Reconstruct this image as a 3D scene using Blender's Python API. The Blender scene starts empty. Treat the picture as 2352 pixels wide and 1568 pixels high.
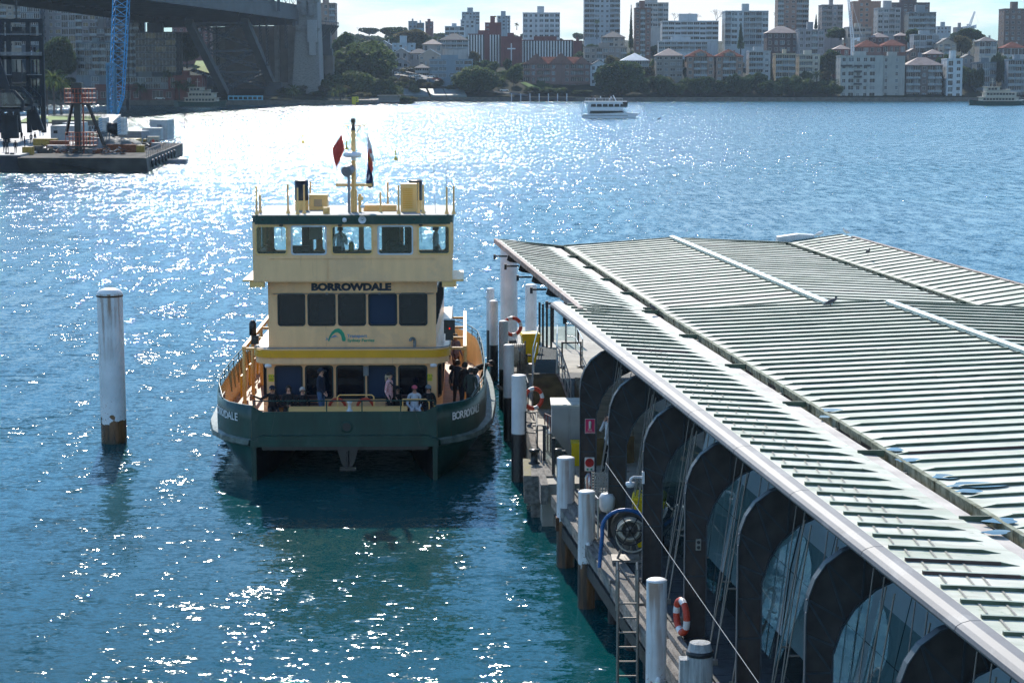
import bpy, math, random
import numpy as np
from mathutils import Vector, Matrix
R = math.radians
random.seed(11)
SC = bpy.context.scene
COL = SC.collection
# ---------------------------------------------------------------- camera, world, sun, exposure
CH, FPX, YH = 12.5, 4700.0, 175.0            # eye height; focal length and horizon row for a frame 2352 wide
PITCH = math.atan((784 - YH) / FPX)
cam_d = bpy.data.cameras.new('camera'); cam = bpy.data.objects.new('camera', cam_d); COL.objects.link(cam)
cam.location = (0, 0, CH); cam.rotation_euler = (R(90) - PITCH, 0, 0)
cam_d.sensor_width = 36; cam_d.lens = FPX / 2352 * 36; cam_d.clip_start = 0.5; cam_d.clip_end = 9000
SC.camera = cam
SUN_AZ, SUN_EL = R(-8), R(36)
w = bpy.data.worlds.new('World'); SC.world = w; w.use_nodes = True
nt = w.node_tree; nt.nodes.clear(); N = nt.nodes.new; L = nt.links.new
out = N('ShaderNodeOutputWorld'); bg = N('ShaderNodeBackground'); sky = N('ShaderNodeTexSky')
sky.sky_type = 'NISHITA'; sky.sun_disc = False; sky.sun_elevation = SUN_EL; sky.sun_rotation = SUN_AZ
sky.air_density = 1.0; sky.dust_density = 0.0; sky.ozone_density = 2.2
tc = N('ShaderNodeTexCoord'); mp = N('ShaderNodeMapping'); mp.inputs['Scale'].default_value = (1.2, 1.2, 6.5)
nz = N('ShaderNodeTexNoise'); nz.inputs['Scale'].default_value = 4.2; nz.inputs['Detail'].default_value = 7; nz.inputs['Roughness'].default_value = .58
cr = N('ShaderNodeValToRGB'); cr.color_ramp.elements[0].position = .46; cr.color_ramp.elements[1].position = .56
cr.color_ramp.elements[1].color = (.9, .9, .9, 1)
mx = N('ShaderNodeMix'); mx.data_type = 'RGBA'; mx.inputs[7].default_value = (5.9, 6.0, 6.1, 1)
L(tc.outputs['Generated'], mp.inputs['Vector']); L(mp.outputs[0], nz.inputs['Vector']); L(nz.outputs['Fac'], cr.inputs[0])
tn = N('ShaderNodeMix'); tn.data_type = 'RGBA'; tn.blend_type = 'MULTIPLY'; tn.inputs[0].default_value = 1; tn.inputs[7].default_value = (.56, .92, 1.10, 1)
sp_ = N('ShaderNodeSeparateXYZ'); L(tc.outputs['Generated'], sp_.inputs[0])       # cloud bank low over the land, clearer blue overhead
lo_ = N('ShaderNodeMapRange'); lo_.inputs['From Min'].default_value = .02; lo_.inputs['From Max'].default_value = .3; lo_.inputs['To Min'].default_value = 1; lo_.inputs['To Max'].default_value = .25; L(sp_.outputs[2], lo_.inputs['Value'])
hb = N('ShaderNodeMapRange'); hb.inputs['From Min'].default_value = 0; hb.inputs['From Max'].default_value = .12; hb.inputs['To Min'].default_value = .9; hb.inputs['To Max'].default_value = 0; L(sp_.outputs[2], hb.inputs['Value'])
hz_ = N('ShaderNodeMix'); hz_.data_type = 'RGBA'; hz_.inputs[7].default_value = (2.6, 3.1, 3.55, 1); L(hb.outputs[0], hz_.inputs[0])
cm = N('ShaderNodeMath'); cm.operation = 'MULTIPLY'; L(cr.outputs[0], cm.inputs[0]); L(lo_.outputs[0], cm.inputs[1]); L(cm.outputs[0], mx.inputs[0]); L(sky.outputs[0], tn.inputs[6]); L(tn.outputs[2], hz_.inputs[6]); L(hz_.outputs[2], mx.inputs[6]); L(mx.outputs[2], bg.inputs[0]); L(bg.outputs[0], out.inputs[0])
bg.inputs[1].default_value = 0.12
sd = bpy.data.lights.new('sun', 'SUN'); sun = bpy.data.objects.new('sun', sd); COL.objects.link(sun)
sd.energy = 3.5; sd.angle = R(.53); sd.color = (1, .95, .86)
SV = Vector((math.sin(SUN_AZ) * math.cos(SUN_EL), math.cos(SUN_AZ) * math.cos(SUN_EL), math.sin(SUN_EL)))
sun.rotation_euler = SV.to_track_quat('Z', 'Y').to_euler(); sun.location = (0, 0, 60)
SC.view_settings.view_transform = 'Standard'; SC.view_settings.look = 'None'
SC.view_settings.exposure = 0.72; SC.view_settings.gamma = 1
SC.render.engine = 'CYCLES'; SC.cycles.max_bounces = 8; SC.cycles.sample_clamp_indirect = 6
SC.cycles.transparent_max_bounces = 12; SC.cycles.volume_bounces = 0; SC.cycles.use_denoising = True; SC.cycles.denoising_prefilter = 'NONE'; SC.cycles.denoising_quality = 'FAST'
cp, sp = math.cos(PITCH), math.sin(PITCH)
def ray(x, y):
    u = (x - 1176) / FPX; v = (784 - y) / FPX
    return Vector((u, cp + v * sp, -sp + v * cp))
def G(x, y, z=0.0):                           # the point at height z seen at photo position x, y
    d = ray(x, y); t = (z - CH) / d.z
    return Vector((d.x * t, d.y * t, z))
def At(x, y, Y):                              # the point at distance Y seen there
    d = ray(x, y); t = Y / d.y
    return Vector((d.x * t, Y, CH + d.z * t))
# ---------------------------------------------------------------- materials
MATS = {}
def mat(name, c, rough=.6, metal=0, var=.12, scale=3, bump=0, bscale=20, spec=.5, c2=None, coat=0, stretch=None, emit=0):
    if name in MATS: return MATS[name]
    m = bpy.data.materials.new(name); m.use_nodes = True; t = m.node_tree; b = t.nodes['Principled BSDF']
    b.inputs['Roughness'].default_value = rough; b.inputs['Metallic'].default_value = metal
    b.inputs['Specular IOR Level'].default_value = spec; b.inputs['Coat Weight'].default_value = coat
    if emit:
        b.inputs['Emission Color'].default_value = (*c, 1); b.inputs['Emission Strength'].default_value = emit
    tcn = t.nodes.new('ShaderNodeTexCoord'); v = tcn.outputs['Object']
    if stretch:
        mpn = t.nodes.new('ShaderNodeMapping'); mpn.inputs['Scale'].default_value = stretch
        t.links.new(v, mpn.inputs[0]); v = mpn.outputs[0]
    n = t.nodes.new('ShaderNodeTexNoise'); n.inputs['Scale'].default_value = scale; n.inputs['Detail'].default_value = 5
    t.links.new(v, n.inputs['Vector'])
    r = t.nodes.new('ShaderNodeValToRGB'); e = r.color_ramp.elements
    e[0].position = .3; e[1].position = .7
    c2 = c2 or tuple(min(1, x * (1 + var)) for x in c); c1 = tuple(x * (1 - var) for x in c) if c2 is not None and var else c
    e[0].color = (*c1, 1); e[1].color = (*c2, 1)
    t.links.new(n.outputs['Fac'], r.inputs[0]); t.links.new(r.outputs[0], b.inputs['Base Color'])
    if bump:
        n2 = t.nodes.new('ShaderNodeTexNoise'); n2.inputs['Scale'].default_value = bscale; n2.inputs['Detail'].default_value = 4
        t.links.new(v, n2.inputs['Vector']); bp = t.nodes.new('ShaderNodeBump'); bp.inputs['Strength'].default_value = bump
        bp.inputs['Distance'].default_value = .05
        t.links.new(n2.outputs['Fac'], bp.inputs['Height']); t.links.new(bp.outputs[0], b.inputs['Normal'])
    MATS[name] = m; return m
def glass(name, c=(.6, .8, .8), alpha=.75, rough=.02, gc=(1, 1, 1)):   # thin sheet glass, partly see-through
    if name in MATS: return MATS[name]
    m = bpy.data.materials.new(name); m.use_nodes = True; t = m.node_tree; t.nodes.clear(); n = t.nodes.new
    o = n('ShaderNodeOutputMaterial'); g = n('ShaderNodeBsdfGlossy'); g.inputs['Roughness'].default_value = rough; g.inputs[0].default_value = (*gc, 1)
    tr = n('ShaderNodeBsdfTransparent'); tr.inputs[0].default_value = (*c, 1)
    fr = n('ShaderNodeFresnel'); fr.inputs[0].default_value = 1.5
    ad = n('ShaderNodeMath'); ad.operation = 'ADD'; ad.inputs[1].default_value = 1 - alpha; ad.use_clamp = True
    mxs = n('ShaderNodeMixShader'); t.links.new(fr.outputs[0], ad.inputs[0]); t.links.new(ad.outputs[0], mxs.inputs[0])
    t.links.new(tr.outputs[0], mxs.inputs[1]); t.links.new(g.outputs[0], mxs.inputs[2]); t.links.new(mxs.outputs[0], o.inputs[0])
    MATS[name] = m; return m
def stain(m, c, lo=.6, hi=.7, amt=.6, stretch=(5, 5, .35), scale=1.6, rough=None):
    """weathering: patches or runs of another colour with a shape of their own"""
    t = m.node_tree; b = t.nodes['Principled BSDF']; src = b.inputs['Base Color'].links[0].from_socket; n = t.nodes.new; l = t.links.new
    tc_ = n('ShaderNodeTexCoord'); mp_ = n('ShaderNodeMapping'); mp_.inputs['Scale'].default_value = stretch; l(tc_.outputs['Object'], mp_.inputs[0])
    z = n('ShaderNodeTexNoise'); z.inputs['Scale'].default_value = scale; z.inputs['Detail'].default_value = 7; z.inputs['Roughness'].default_value = .65; l(mp_.outputs[0], z.inputs['Vector'])
    r = n('ShaderNodeMapRange'); r.inputs['From Min'].default_value = lo; r.inputs['From Max'].default_value = hi; r.inputs['To Max'].default_value = amt; l(z.outputs['Fac'], r.inputs['Value'])
    x = n('ShaderNodeMix'); x.data_type = 'RGBA'; l(r.outputs[0], x.inputs[0]); l(src, x.inputs[6]); x.inputs[7].default_value = (*c, 1); l(x.outputs[2], b.inputs['Base Color'])
# ---------------------------------------------------------------- mesh collecting
class MB:
    def __init__(s): s.v = []; s.f = []; s.m = []; s.sm = []
    def add(s, vs, fs, mi=0, smooth=False):
        o = len(s.v); s.v += [tuple(p) for p in vs]
        for f in fs: s.f.append(tuple(i + o for i in f)); s.m.append(mi); s.sm.append(smooth)
        return s
    def box(s, c, d, rz=0, mi=0, M=None):
        x, y, z = d[0] / 2, d[1] / 2, d[2] / 2
        vs = [Vector((a, b, e)) for a in (-x, x) for b in (-y, y) for e in (-z, z)]
        if M is not None: vs = [M @ p for p in vs]
        elif rz:
            ca, sa = math.cos(rz), math.sin(rz); vs = [Vector((p.x * ca - p.y * sa, p.x * sa + p.y * ca, p.z)) for p in vs]
        c = Vector(c)
        return s.add([p + c for p in vs], [(0, 1, 3, 2), (4, 6, 7, 5), (0, 4, 5, 1), (2, 3, 7, 6), (0, 2, 6, 4), (1, 5, 7, 3)], mi)
    def bb(s, x0, x1, y0, y1, z0, z1, mi=0):
        return s.box(((x0 + x1) / 2, (y0 + y1) / 2, (z0 + z1) / 2), (abs(x1 - x0), abs(y1 - y0), abs(z1 - z0)), 0, mi)
    def beam(s, a, b, wd, ht, mi=0):          # square bar from a to b
        a, b = Vector(a), Vector(b); d = b - a
        if d.length < 1e-6: return s
        M = d.to_track_quat('Y', 'Z').to_matrix()
        return s.box((a + b) / 2, (wd, d.length, ht), 0, mi, M)
    def tube(s, a, b, r, n=8, r2=None, mi=0, cap=True):
        a, b = Vector(a), Vector(b); d = (b - a)
        if d.length < 1e-6: return s
        q = d.to_track_quat('Z', 'Y').to_matrix(); r2 = r if r2 is None else r2; vs = []
        for p, rr in ((a, r), (b, r2)):
            for i in range(n):
                t = 2 * math.pi * i / n; vs.append(p + q @ Vector((math.cos(t) * rr, math.sin(t) * rr, 0)))
        s.add(vs, [(i, (i + 1) % n, n + (i + 1) % n, n + i) for i in range(n)], mi, True)
        if cap: s.add(vs, [tuple(range(n))[::-1], tuple(range(n, 2 * n))], mi)
        return s
    def path(s, pts, r, n=6, mi=0):
        for a, b in zip(pts[:-1], pts[1:]): s.tube(a, b, r, n, mi=mi)
        return s
    def lathe(s, prof, c=(0, 0, 0), n=20, mi=0, smooth=True, axis='Z'):
        vs = []; c = Vector(c)
        for r, z in prof:
            for i in range(n):
                t = 2 * math.pi * i / n; p = (math.cos(t) * r, math.sin(t) * r, z)
                if axis == 'Y': p = (p[0], p[2], p[1])
                if axis == 'X': p = (p[2], p[0], p[1])
                vs.append(c + Vector(p))
        k = len(prof)
        fs = [(j * n + i, j * n + (i + 1) % n, (j + 1) * n + (i + 1) % n, (j + 1) * n + i) for j in range(k - 1) for i in range(n)]
        return s.add(vs, fs, mi, smooth)
    def torus(s, c, Rr, r, axis='Y', n=24, k=8, mi=0, mi2=None):
        vs = []; c = Vector(c)
        for i in range(n):
            a = 2 * math.pi * i / n
            for j in range(k):
                b = 2 * math.pi * j / k; q = Rr + r * math.cos(b); p = (q * math.cos(a), q * math.sin(a), r * math.sin(b))
                if axis == 'Y': p = (p[0], p[2], p[1])
                if axis == 'X': p = (p[2], p[0], p[1])
                vs.append(c + Vector(p))
        for i in range(n):
            m_ = mi if mi2 is None or (i % (n // 4)) > 1 else mi2
            s.add([], [], 0); o = len(s.v)
            s.v += [tuple(vs[((i + q) % n) * k + j]) for q in (0, 1) for j in range(k)]
            for j in range(k): s.f.append((o + j, o + (j + 1) % k, o + k + (j + 1) % k, o + k + j)); s.m.append(m_); s.sm.append(True)
        return s
    def prism(s, poly, z0, z1, mi=0, T=None):  # poly (x, y) lifted z0..z1; T maps points
        n = len(poly); vs = [Vector((x, y, z0)) for x, y in poly] + [Vector((x, y, z1)) for x, y in poly]
        if T: vs = [T(p) for p in vs]
        return s.add(vs, [tuple(range(n))[::-1], tuple(range(n, 2 * n))] + [(i, (i + 1) % n, n + (i + 1) % n, n + i) for i in range(n)], mi)
    def quad(s, a, b, c, d, mi=0): return s.add([a, b, c, d], [(0, 1, 2, 3)], mi)
    def mesh(s, name, mats):
        me = bpy.data.meshes.new(name); me.from_pydata(s.v, [], s.f)
        for m in (mats if isinstance(mats, (list, tuple)) else [mats]): me.materials.append(m)
        me.polygons.foreach_set('material_index', s.m); me.polygons.foreach_set('use_smooth', s.sm); me.update(); return me
    def build(s, name, mats, parent=None, loc=(0, 0, 0), rz=0):
        return link(name, s.mesh(name, mats), parent, loc, rz)
def link(name, me, parent=None, loc=(0, 0, 0), rz=0, sc=None):
    o = bpy.data.objects.new(name, me); COL.objects.link(o); o.location = loc; o.rotation_euler = (0, 0, rz)
    if sc is not None: o.scale = sc if isinstance(sc, (tuple, list)) else (sc, sc, sc)
    if parent: o.parent = parent
    return o
def tag(o, label, cat, group=None):
    o['label'] = label; o['category'] = cat
    if group: o['group'] = group
    return o
def thing(name, label, cat, loc=(0, 0, 0), rz=0, group=None, sc=None): return tag(link(name, None, None, loc, rz, sc), label, cat, group)
def setting(o, kind='structure'): o['kind'] = kind; return o
def dup(root, loc, rz=0, label=None, group=None):
    r = root.copy(); COL.objects.link(r); r.location = loc; r.rotation_euler = (0, 0, rz)
    if label: r['label'] = label
    if group: r['group'] = group
    for ch in list(root.children):
        c = ch.copy(); COL.objects.link(c); c.parent = r
        for g in ch.children: d = g.copy(); COL.objects.link(d); d.parent = c
    return r
def text(s, size, m, parent, loc, rot, name='lettering', ext=.004, align='CENTER', sx=1, bold=0):
    cu = bpy.data.curves.new(name, 'FONT'); cu.body = s; cu.size = size; cu.align_x = align; cu.extrude = ext; cu.offset = bold
    cu.resolution_u = 3
    tmp = bpy.data.objects.new('tmp', cu); COL.objects.link(tmp); dg = bpy.context.evaluated_depsgraph_get()
    me = bpy.data.meshes.new_from_object(tmp.evaluated_get(dg)); bpy.data.objects.remove(tmp); me.materials.clear(); me.materials.append(m)
    o = link(name, me, parent, loc); o.rotation_euler = rot; o.scale = (sx, 1, 1); return o
# ---------------------------------------------------------------- water
def water_mat():
    m = bpy.data.materials.new('harbour_water'); m.use_nodes = True; t = m.node_tree; b = t.nodes['Principled BSDF']; n = t.nodes.new; l = t.links.new
    b.inputs['IOR'].default_value = 1.333; b.inputs['Specular Tint'].default_value = (.6, 1, .98, 1)
    geo = n('ShaderNodeNewGeometry')
    def slope(scale, sx, sy, k, detail, rot=0):
        mpn = n('ShaderNodeMapping'); mpn.inputs['Scale'].default_value = (sx, sy, 1); mpn.inputs['Rotation'].default_value = (0, 0, rot)
        l(geo.outputs['Position'], mpn.inputs[0])
        z = n('ShaderNodeTexNoise'); z.inputs['Scale'].default_value = scale; z.inputs['Detail'].default_value = detail
        z.inputs['Roughness'].default_value = .55; z.inputs['Distortion'].default_value = .6; l(mpn.outputs[0], z.inputs['Vector'])
        s = n('ShaderNodeVectorMath'); s.operation = 'SUBTRACT'; s.inputs[1].default_value = (.5, .5, .5); l(z.outputs['Color'], s.inputs[0])
        q = n('ShaderNodeVectorMath'); q.operation = 'MULTIPLY'; q.inputs[1].default_value = (k * .8, k, 0); l(s.outputs[0], q.inputs[0]); return q.outputs[0]
    a = slope(.22, .7, 1.5, .5, 2, .15); c = slope(1.25, .8, 1.5, 1.0, 3, -.12); d = slope(5.5, .9, 1.3, .95, 3, .3)
    s1 = n('ShaderNodeVectorMath'); s1.operation = 'ADD'; l(a, s1.inputs[0]); l(c, s1.inputs[1])
    s2 = n('ShaderNodeVectorMath'); s2.operation = 'ADD'; l(s1.outputs[0], s2.inputs[0]); l(d, s2.inputs[1])
    # wind patches roughen and calm the surface
    rg = n('ShaderNodeMapRange'); rg.inputs['From Min'].default_value = 40; rg.inputs['From Max'].default_value = 260; rg.inputs['To Min'].default_value = .06; rg.inputs['To Max'].default_value = .12
    sr = n('ShaderNodeSeparateXYZ'); l(geo.outputs['Position'], sr.inputs[0]); l(sr.outputs[1], rg.inputs['Value']); l(rg.outputs[0], b.inputs['Roughness'])
    g = n('ShaderNodeTexNoise'); g.inputs['Scale'].default_value = .02; g.inputs['Detail'].default_value = 3; l(geo.outputs['Position'], g.inputs['Vector'])
    mr = n('ShaderNodeMapRange'); mr.inputs['From Min'].default_value = .35; mr.inputs['From Max'].default_value = .65; mr.inputs['To Min'].default_value = .85; mr.inputs['To Max'].default_value = 1.1
    l(g.outputs['Fac'], mr.inputs['Value'])
    sy_ = n('ShaderNodeSeparateXYZ'); l(geo.outputs['Position'], sy_.inputs[0])   # the open harbour is choppier than the sheltered quay
    mo = n('ShaderNodeMapRange'); mo.inputs['From Min'].default_value = 45; mo.inputs['From Max'].default_value = 300; mo.inputs['To Min'].default_value = .62; mo.inputs['To Max'].default_value = 1.36
    l(sy_.outputs[1], mo.inputs['Value']); mm = n('ShaderNodeMath'); mm.operation = 'MULTIPLY'; l(mo.outputs[0], mm.inputs[0]); l(mr.outputs[0], mm.inputs[1])
    mg = n('ShaderNodeMapping'); mg.inputs['Scale'].default_value = (1.1, .16, 1); l(geo.outputs['Position'], mg.inputs[0])      # cat's-paws: narrow streaks of rougher ripple
    ng = n('ShaderNodeTexNoise'); ng.inputs['Scale'].default_value = 1; ng.inputs['Detail'].default_value = 3; l(mg.outputs[0], ng.inputs['Vector'])
    rg2 = n('ShaderNodeMapRange'); rg2.inputs['From Min'].default_value = .36; rg2.inputs['From Max'].default_value = .64; rg2.inputs['To Min'].default_value = .5; rg2.inputs['To Max'].default_value = 1.4; l(ng.outputs['Fac'], rg2.inputs['Value'])
    m3 = n('ShaderNodeMath'); m3.operation = 'MULTIPLY'; l(mm.outputs[0], m3.inputs[0]); l(rg2.outputs[0], m3.inputs[1]); mm = m3
    s3 = n('ShaderNodeVectorMath'); s3.operation = 'SCALE'; l(s2.outputs[0], s3.inputs[0]); l(mm.outputs[0], s3.inputs['Scale'])
    # wind from the south: every ripple's steeper face looks that way
    sx = n('ShaderNodeSeparateXYZ'); l(s3.outputs[0], sx.inputs[0])
    ab = n('ShaderNodeMath'); ab.operation = 'ABSOLUTE'; l(sx.outputs[1], ab.inputs[0])
    ml = n('ShaderNodeMath'); ml.operation = 'MULTIPLY_ADD'; l(ab.outputs[0], ml.inputs[0]); ml.inputs[1].default_value = -1.0; ml.inputs[2].default_value = -.01
    s4 = n('ShaderNodeCombineXYZ'); l(sx.outputs[0], s4.inputs[0]); l(ml.outputs[0], s4.inputs[1]); s4.inputs[2].default_value = 1
    nn = n('ShaderNodeVectorMath'); nn.operation = 'NORMALIZE'; l(s4.outputs[0], nn.inputs[0]); l(nn.outputs[0], b.inputs['Normal'])
    r = n('ShaderNodeValToRGB'); r.color_ramp.elements[0].color = (.0015, .043, .047, 1); r.color_ramp.elements[1].color = (.003, .071, .079, 1)
    r.color_ramp.elements[0].position = .35; r.color_ramp.elements[1].position = .65; l(g.outputs['Fac'], r.inputs[0]); l(r.outputs[0], b.inputs['Base Color'])
    return m
WATER = water_mat()
b = MB(); b.quad((-3500, -200, 0), (3500, -200, 0), (3500, 3600, 0), (-3500, 3600, 0)); setting(b.build('water', WATER))
# ---------------------------------------------------------------- piles
def pile_mat(name, zb, low=(.012, .012, .014), rust=.5, rag=.15, band=.35, top=9):
    """white paint above height zb, bare dark or rusty steel below, rust running down from the cap"""
    m = bpy.data.materials.new(name); m.use_nodes = True; t = m.node_tree; b = t.nodes['Principled BSDF']; n = t.nodes.new; l = t.links.new
    b.inputs['Roughness'].default_value = .42
    tcn = n('ShaderNodeTexCoord'); sx = n('ShaderNodeSeparateXYZ'); l(tcn.outputs['Object'], sx.inputs[0])
    def noise(sc, st=(1, 1, 1), d=5):
        mp_ = n('ShaderNodeMapping'); mp_.inputs['Scale'].default_value = st; l(tcn.outputs['Object'], mp_.inputs[0])
        z = n('ShaderNodeTexNoise'); z.inputs['Scale'].default_value = sc; z.inputs['Detail'].default_value = d; l(mp_.outputs[0], z.inputs['Vector']); return z.outputs['Fac']
    def mathn(op, a, c):
        q = n('ShaderNodeMath'); q.operation = op
        for i, x in enumerate((a, c)):
            if isinstance(x, (int, float)): q.inputs[i].default_value = x
            else: l(x, q.inputs[i])
        return q.outputs[0]
    def ramp(f, a, c):
        q = n('ShaderNodeMapRange'); q.inputs['From Min'].default_value = a; q.inputs['From Max'].default_value = c; l(f, q.inputs['Value']); return q.outputs[0]
    def mixc(f, a, c):
        q = n('ShaderNodeMix'); q.data_type = 'RGBA'; l(f, q.inputs[0])
        for i, x in ((6, a), (7, c)):
            if isinstance(x, tuple): q.inputs[i].default_value = (*x, 1)
            else: l(x, q.inputs[i])
        return q.outputs[2]
    nzs = noise(2.6); big = noise(1.1, d=6); st = noise(7, (1, 1, .08), 4); pk = noise(14, d=6)
    zz = mathn('ADD', sx.outputs[2], mathn('MULTIPLY', mathn('SUBTRACT', nzs, .5), rag * 5))
    lower = ramp(zz, zb + .02, zb - .02)
    white = mixc(ramp(big, .4, .7), (.78, .78, .78), (.60, .61, .61))
    if rust:
        f = mathn('MULTIPLY', ramp(st, .52 - .08 * rust, .60), ramp(zz, top - 2.2, top))
        f = mathn('MAXIMUM', mathn('MULTIPLY', f, .8), mathn('MULTIPLY', ramp(pk, .64, .68), ramp(zz, zb + 1.2, zb)))
        white = mixc(f, white, (.28, .12, .035))
    rusty = mixc(ramp(st, .4, .6), (.022, .011, .008), (.20, .085, .03)) if rust else low
    if rust and low: rusty = mixc(ramp(mathn('ADD', sx.outputs[2], mathn('MULTIPLY', nzs, .6)), band + .3, band), rusty, (.02, .025, .015))
    l(mixc(lower, white, rusty), b.inputs['Base Color'])
    bp = n('ShaderNodeBump'); bp.inputs['Strength'].default_value = .25; bp.inputs['Distance'].default_value = .02
    l(mathn('ADD', pk, mathn('MULTIPLY', lower, -1.5)), bp.inputs['Height']); l(bp.outputs[0], b.inputs['Normal'])
    return m
PM_CLEAN = pile_mat('pile_paint_clean', 1.5, rust=0, rag=.002)
capm = mat('pile_cap_paint', (.78, .78, .77), .5)
def pile(x, y, D, ztop, d, m, label, name='mooring_pile', dome=.05, lean=(0, 0), group='white mooring piles', extra=None):
    X = (x - 1176) / FPX * D / (cp + 0) ; X = At(x, y, D).x
    o = thing(name, label, 'pile', (X, D, 0), 0, group)
    b = MB(); r = d / 2; b.lathe([(r, -2.5), (r, ztop - .02), (r * .985, ztop)], n=28); b.build('shaft', m, o)
    b = MB(); b.lathe([(r * 1.0, ztop - .004), (r * 1.0, ztop + .012), (r * .8, ztop + dome * .7), (r * .4, ztop + dome), (0.001, ztop + dome * 1.02)], n=28); b.build('cap', capm, o)
    if lean != (0, 0): o.rotation_euler = (lean[0], lean[1], 0)
    if extra: extra(o, r)
    return o
def ring(o, r):
    b = MB(); b.lathe([(r, 5.04), (r + .02, 5.05), (r + .02, 5.09), (r, 5.10)], n=28); b.build('rim', MATS_RUST, o)
MATS_RUST = mat('rusty_steel', (.10, .045, .022), .85, 0, .5, 9, .4, 40)
pile(257, 800, 69.5, 5.16, .87, pile_mat('pile_paint_rusty_foot', .85, rust=.9, rag=.34, band=.25, top=4.7), 'lone tall white pile standing in open water left of the ferry, rust at its foot', dome=.17, lean=(0, -.006), extra=ring)
def bracket(o, r):
    b = MB(); b.bb(r * .3, r + .34, -.12, .12, .95, 1.02); b.bb(r * .3, r + .34, -.12, .12, 1.28, 1.35); b.bb(-r - .02, -r + .1, -.16, .1, .95, 1.3); b.build('bracket', MATS_RUST, o)
def handle(o, r):
    b = MB(); b.lathe([(.001, .02), (.05, .03), (.055, .1), (.055, .42), (.03, .47), (.001, .48)], (r * .15, -r - .03, 1.15), 12); b.build('ladder_socket', capm, o)
pile(1183 + 9, 1000, 62.7, 3.3, .47, PM_CLEAN, 'white pile with black foot beside the bollard platform, nearest the ferry bow')
pile(1168.5, 900, 69.9, 3.3, .37, PM_CLEAN, 'white pile with black foot, second from the front in the row along the ferry')
pile(1156.5, 840, 76.8, 3.3, .355, PM_CLEAN, 'white pile with black foot, third from the front in the row along the ferry')
pile(1134, 790, 83.8, 3.3, .36, PM_CLEAN, 'white pile with black foot, fourth from the front in the row along the ferry')
pile(1126.5, 750, 88.8, 3.3, .35, PM_CLEAN, 'farthest white pile in the row beside the ferry stern')
pile(1169, 700, 85.5, 5.65, .72, PM_CLEAN, 'very thick tall white pile under the far corner of the wharf roof')
pile(1219.5, 700, 88, 3.55, .5, PM_CLEAN, 'white pile behind the yellow wheelie bin at the pontoon end')
pile(1299, 1200, 51.5, 2.82, .46, pile_mat('pile_paint_flaking', 1.15, rust=1, rag=.3, band=.05, top=3.2), 'flaking white pile with rusted foot, in front of the glass railing', extra=bracket)
pile(1347, 1300, 47.4, 2.78, .41, pile_mat('pile_paint_streaked', 1.0, rust=1.3, rag=.2, band=-.1, top=3.0), 'white pile with long rust streaks below its top', extra=handle)
pile(1507, 1500, 36.5, 3.37, .38, pile_mat('pile_paint_patch', 1.3, rust=.9, rag=.3, band=-.1, top=3.4), 'white pile with rust patch standing beside the steel ladder', extra=handle)
wood_w = mat('white_washed_timber', (.46, .46, .45), .85, 0, .35, 5, .6, 30, stretch=(3, 3, .3))
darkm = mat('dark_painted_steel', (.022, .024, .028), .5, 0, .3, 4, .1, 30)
p_ = At(1607, 1540, 33); tp = thing('timber_pile', 'stout whitewashed timber pile with a black band around its head', 'pile', (p_.x, 33, 1.12)); tp.scale = (.88, .88, 1)
b = MB(); b.lathe([(.25, -3.2), (.25, 1.6), (.235, 1.95), (.20, 2.08), (.001, 2.1)], n=12, smooth=False); b.build('post', wood_w, tp)
b = MB(); b.lathe([(.245, 1.86), (.262, 1.87), (.262, 1.94), (.24, 1.95)], n=24); b.build('band', darkm, tp)
b = MB(); b.box((-.3, .05, .8), (.16, .3, 2.0)); b.build('side_timber', wood_w, tp)
# ---------------------------------------------------------------- wharf: deck, pontoon
timber = mat('weathered_timber', (.21, .19, .17), .9, 0, .5, 4, .8, 25, stretch=(2, .5, 2))
dkdeck = mat('dark_deck_boards', (.045, .05, .055), .8, 0, .35, 3, .3, 20)
conc = mat('pontoon_concrete', (.36, .33, .28), .8, 0, .25, 1.5, .2, 12)
steel_g = mat('grey_steel', (.20, .22, .24), .45, .3, .2, 4)
def WX(Y, u=0): return 1.75 + .12 * (52 - Y) + u      # outer line of the steel frames
wd = thing('timber_wharf', 'weathered timber wharf deck under the ribbed roof, edged by split grey beams', 'wharf', (WX(35), 35, 0))
def wl(u, Y, z): return Vector((WX(Y, u) - wd.location.x, Y - 35, z))
b = MB(); ys = [53.2 - i * 1.0 for i in range(42)]
for i in range(len(ys) - 1):
    b.add([wl(-.02, ys[i] - .008, 1.68), wl(14, ys[i] + 1.6, 1.68), wl(14, ys[i + 1] + 1.6, 1.68), wl(-.02, ys[i + 1] + .008, 1.68)] , [(0, 3, 2, 1)])
b.add([wl(-.02, 53.2, 1.68), wl(-.02, 12, 1.68), wl(-.02, 12, 1.2), wl(-.02, 53.2, 1.2)], [(0, 1, 2, 3)])
b.add([wl(-.02, 53.2, 1.68), wl(14, 54.8, 1.68), wl(14, 54.8, 1.2), wl(-.02, 53.2, 1.2)], [(0, 3, 2, 1)])
b.build('deck', dkdeck, wd)
rr = random.Random(3)
b = MB()
for k, (u0, z0, hh) in enumerate(((-.17, 1.62, .2), (-.36, 1.55, .2), (-.52, 1.40, .3))):
    Y = 53.0
    while Y > 14:
        ln = rr.uniform(1.6, 3.2); Y2 = Y - ln + .03; du = rr.uniform(-.02, .02); dz = rr.uniform(-.03, .03)
        A_, B_ = wl(u0 + du, Y, z0 + dz), wl(u0 + du, Y2, z0 + dz); b.beam(A_, B_, .16, hh); Y -= ln
b.build('kerb_timber', timber, wd)
b = MB()
Y = 52.6
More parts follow.
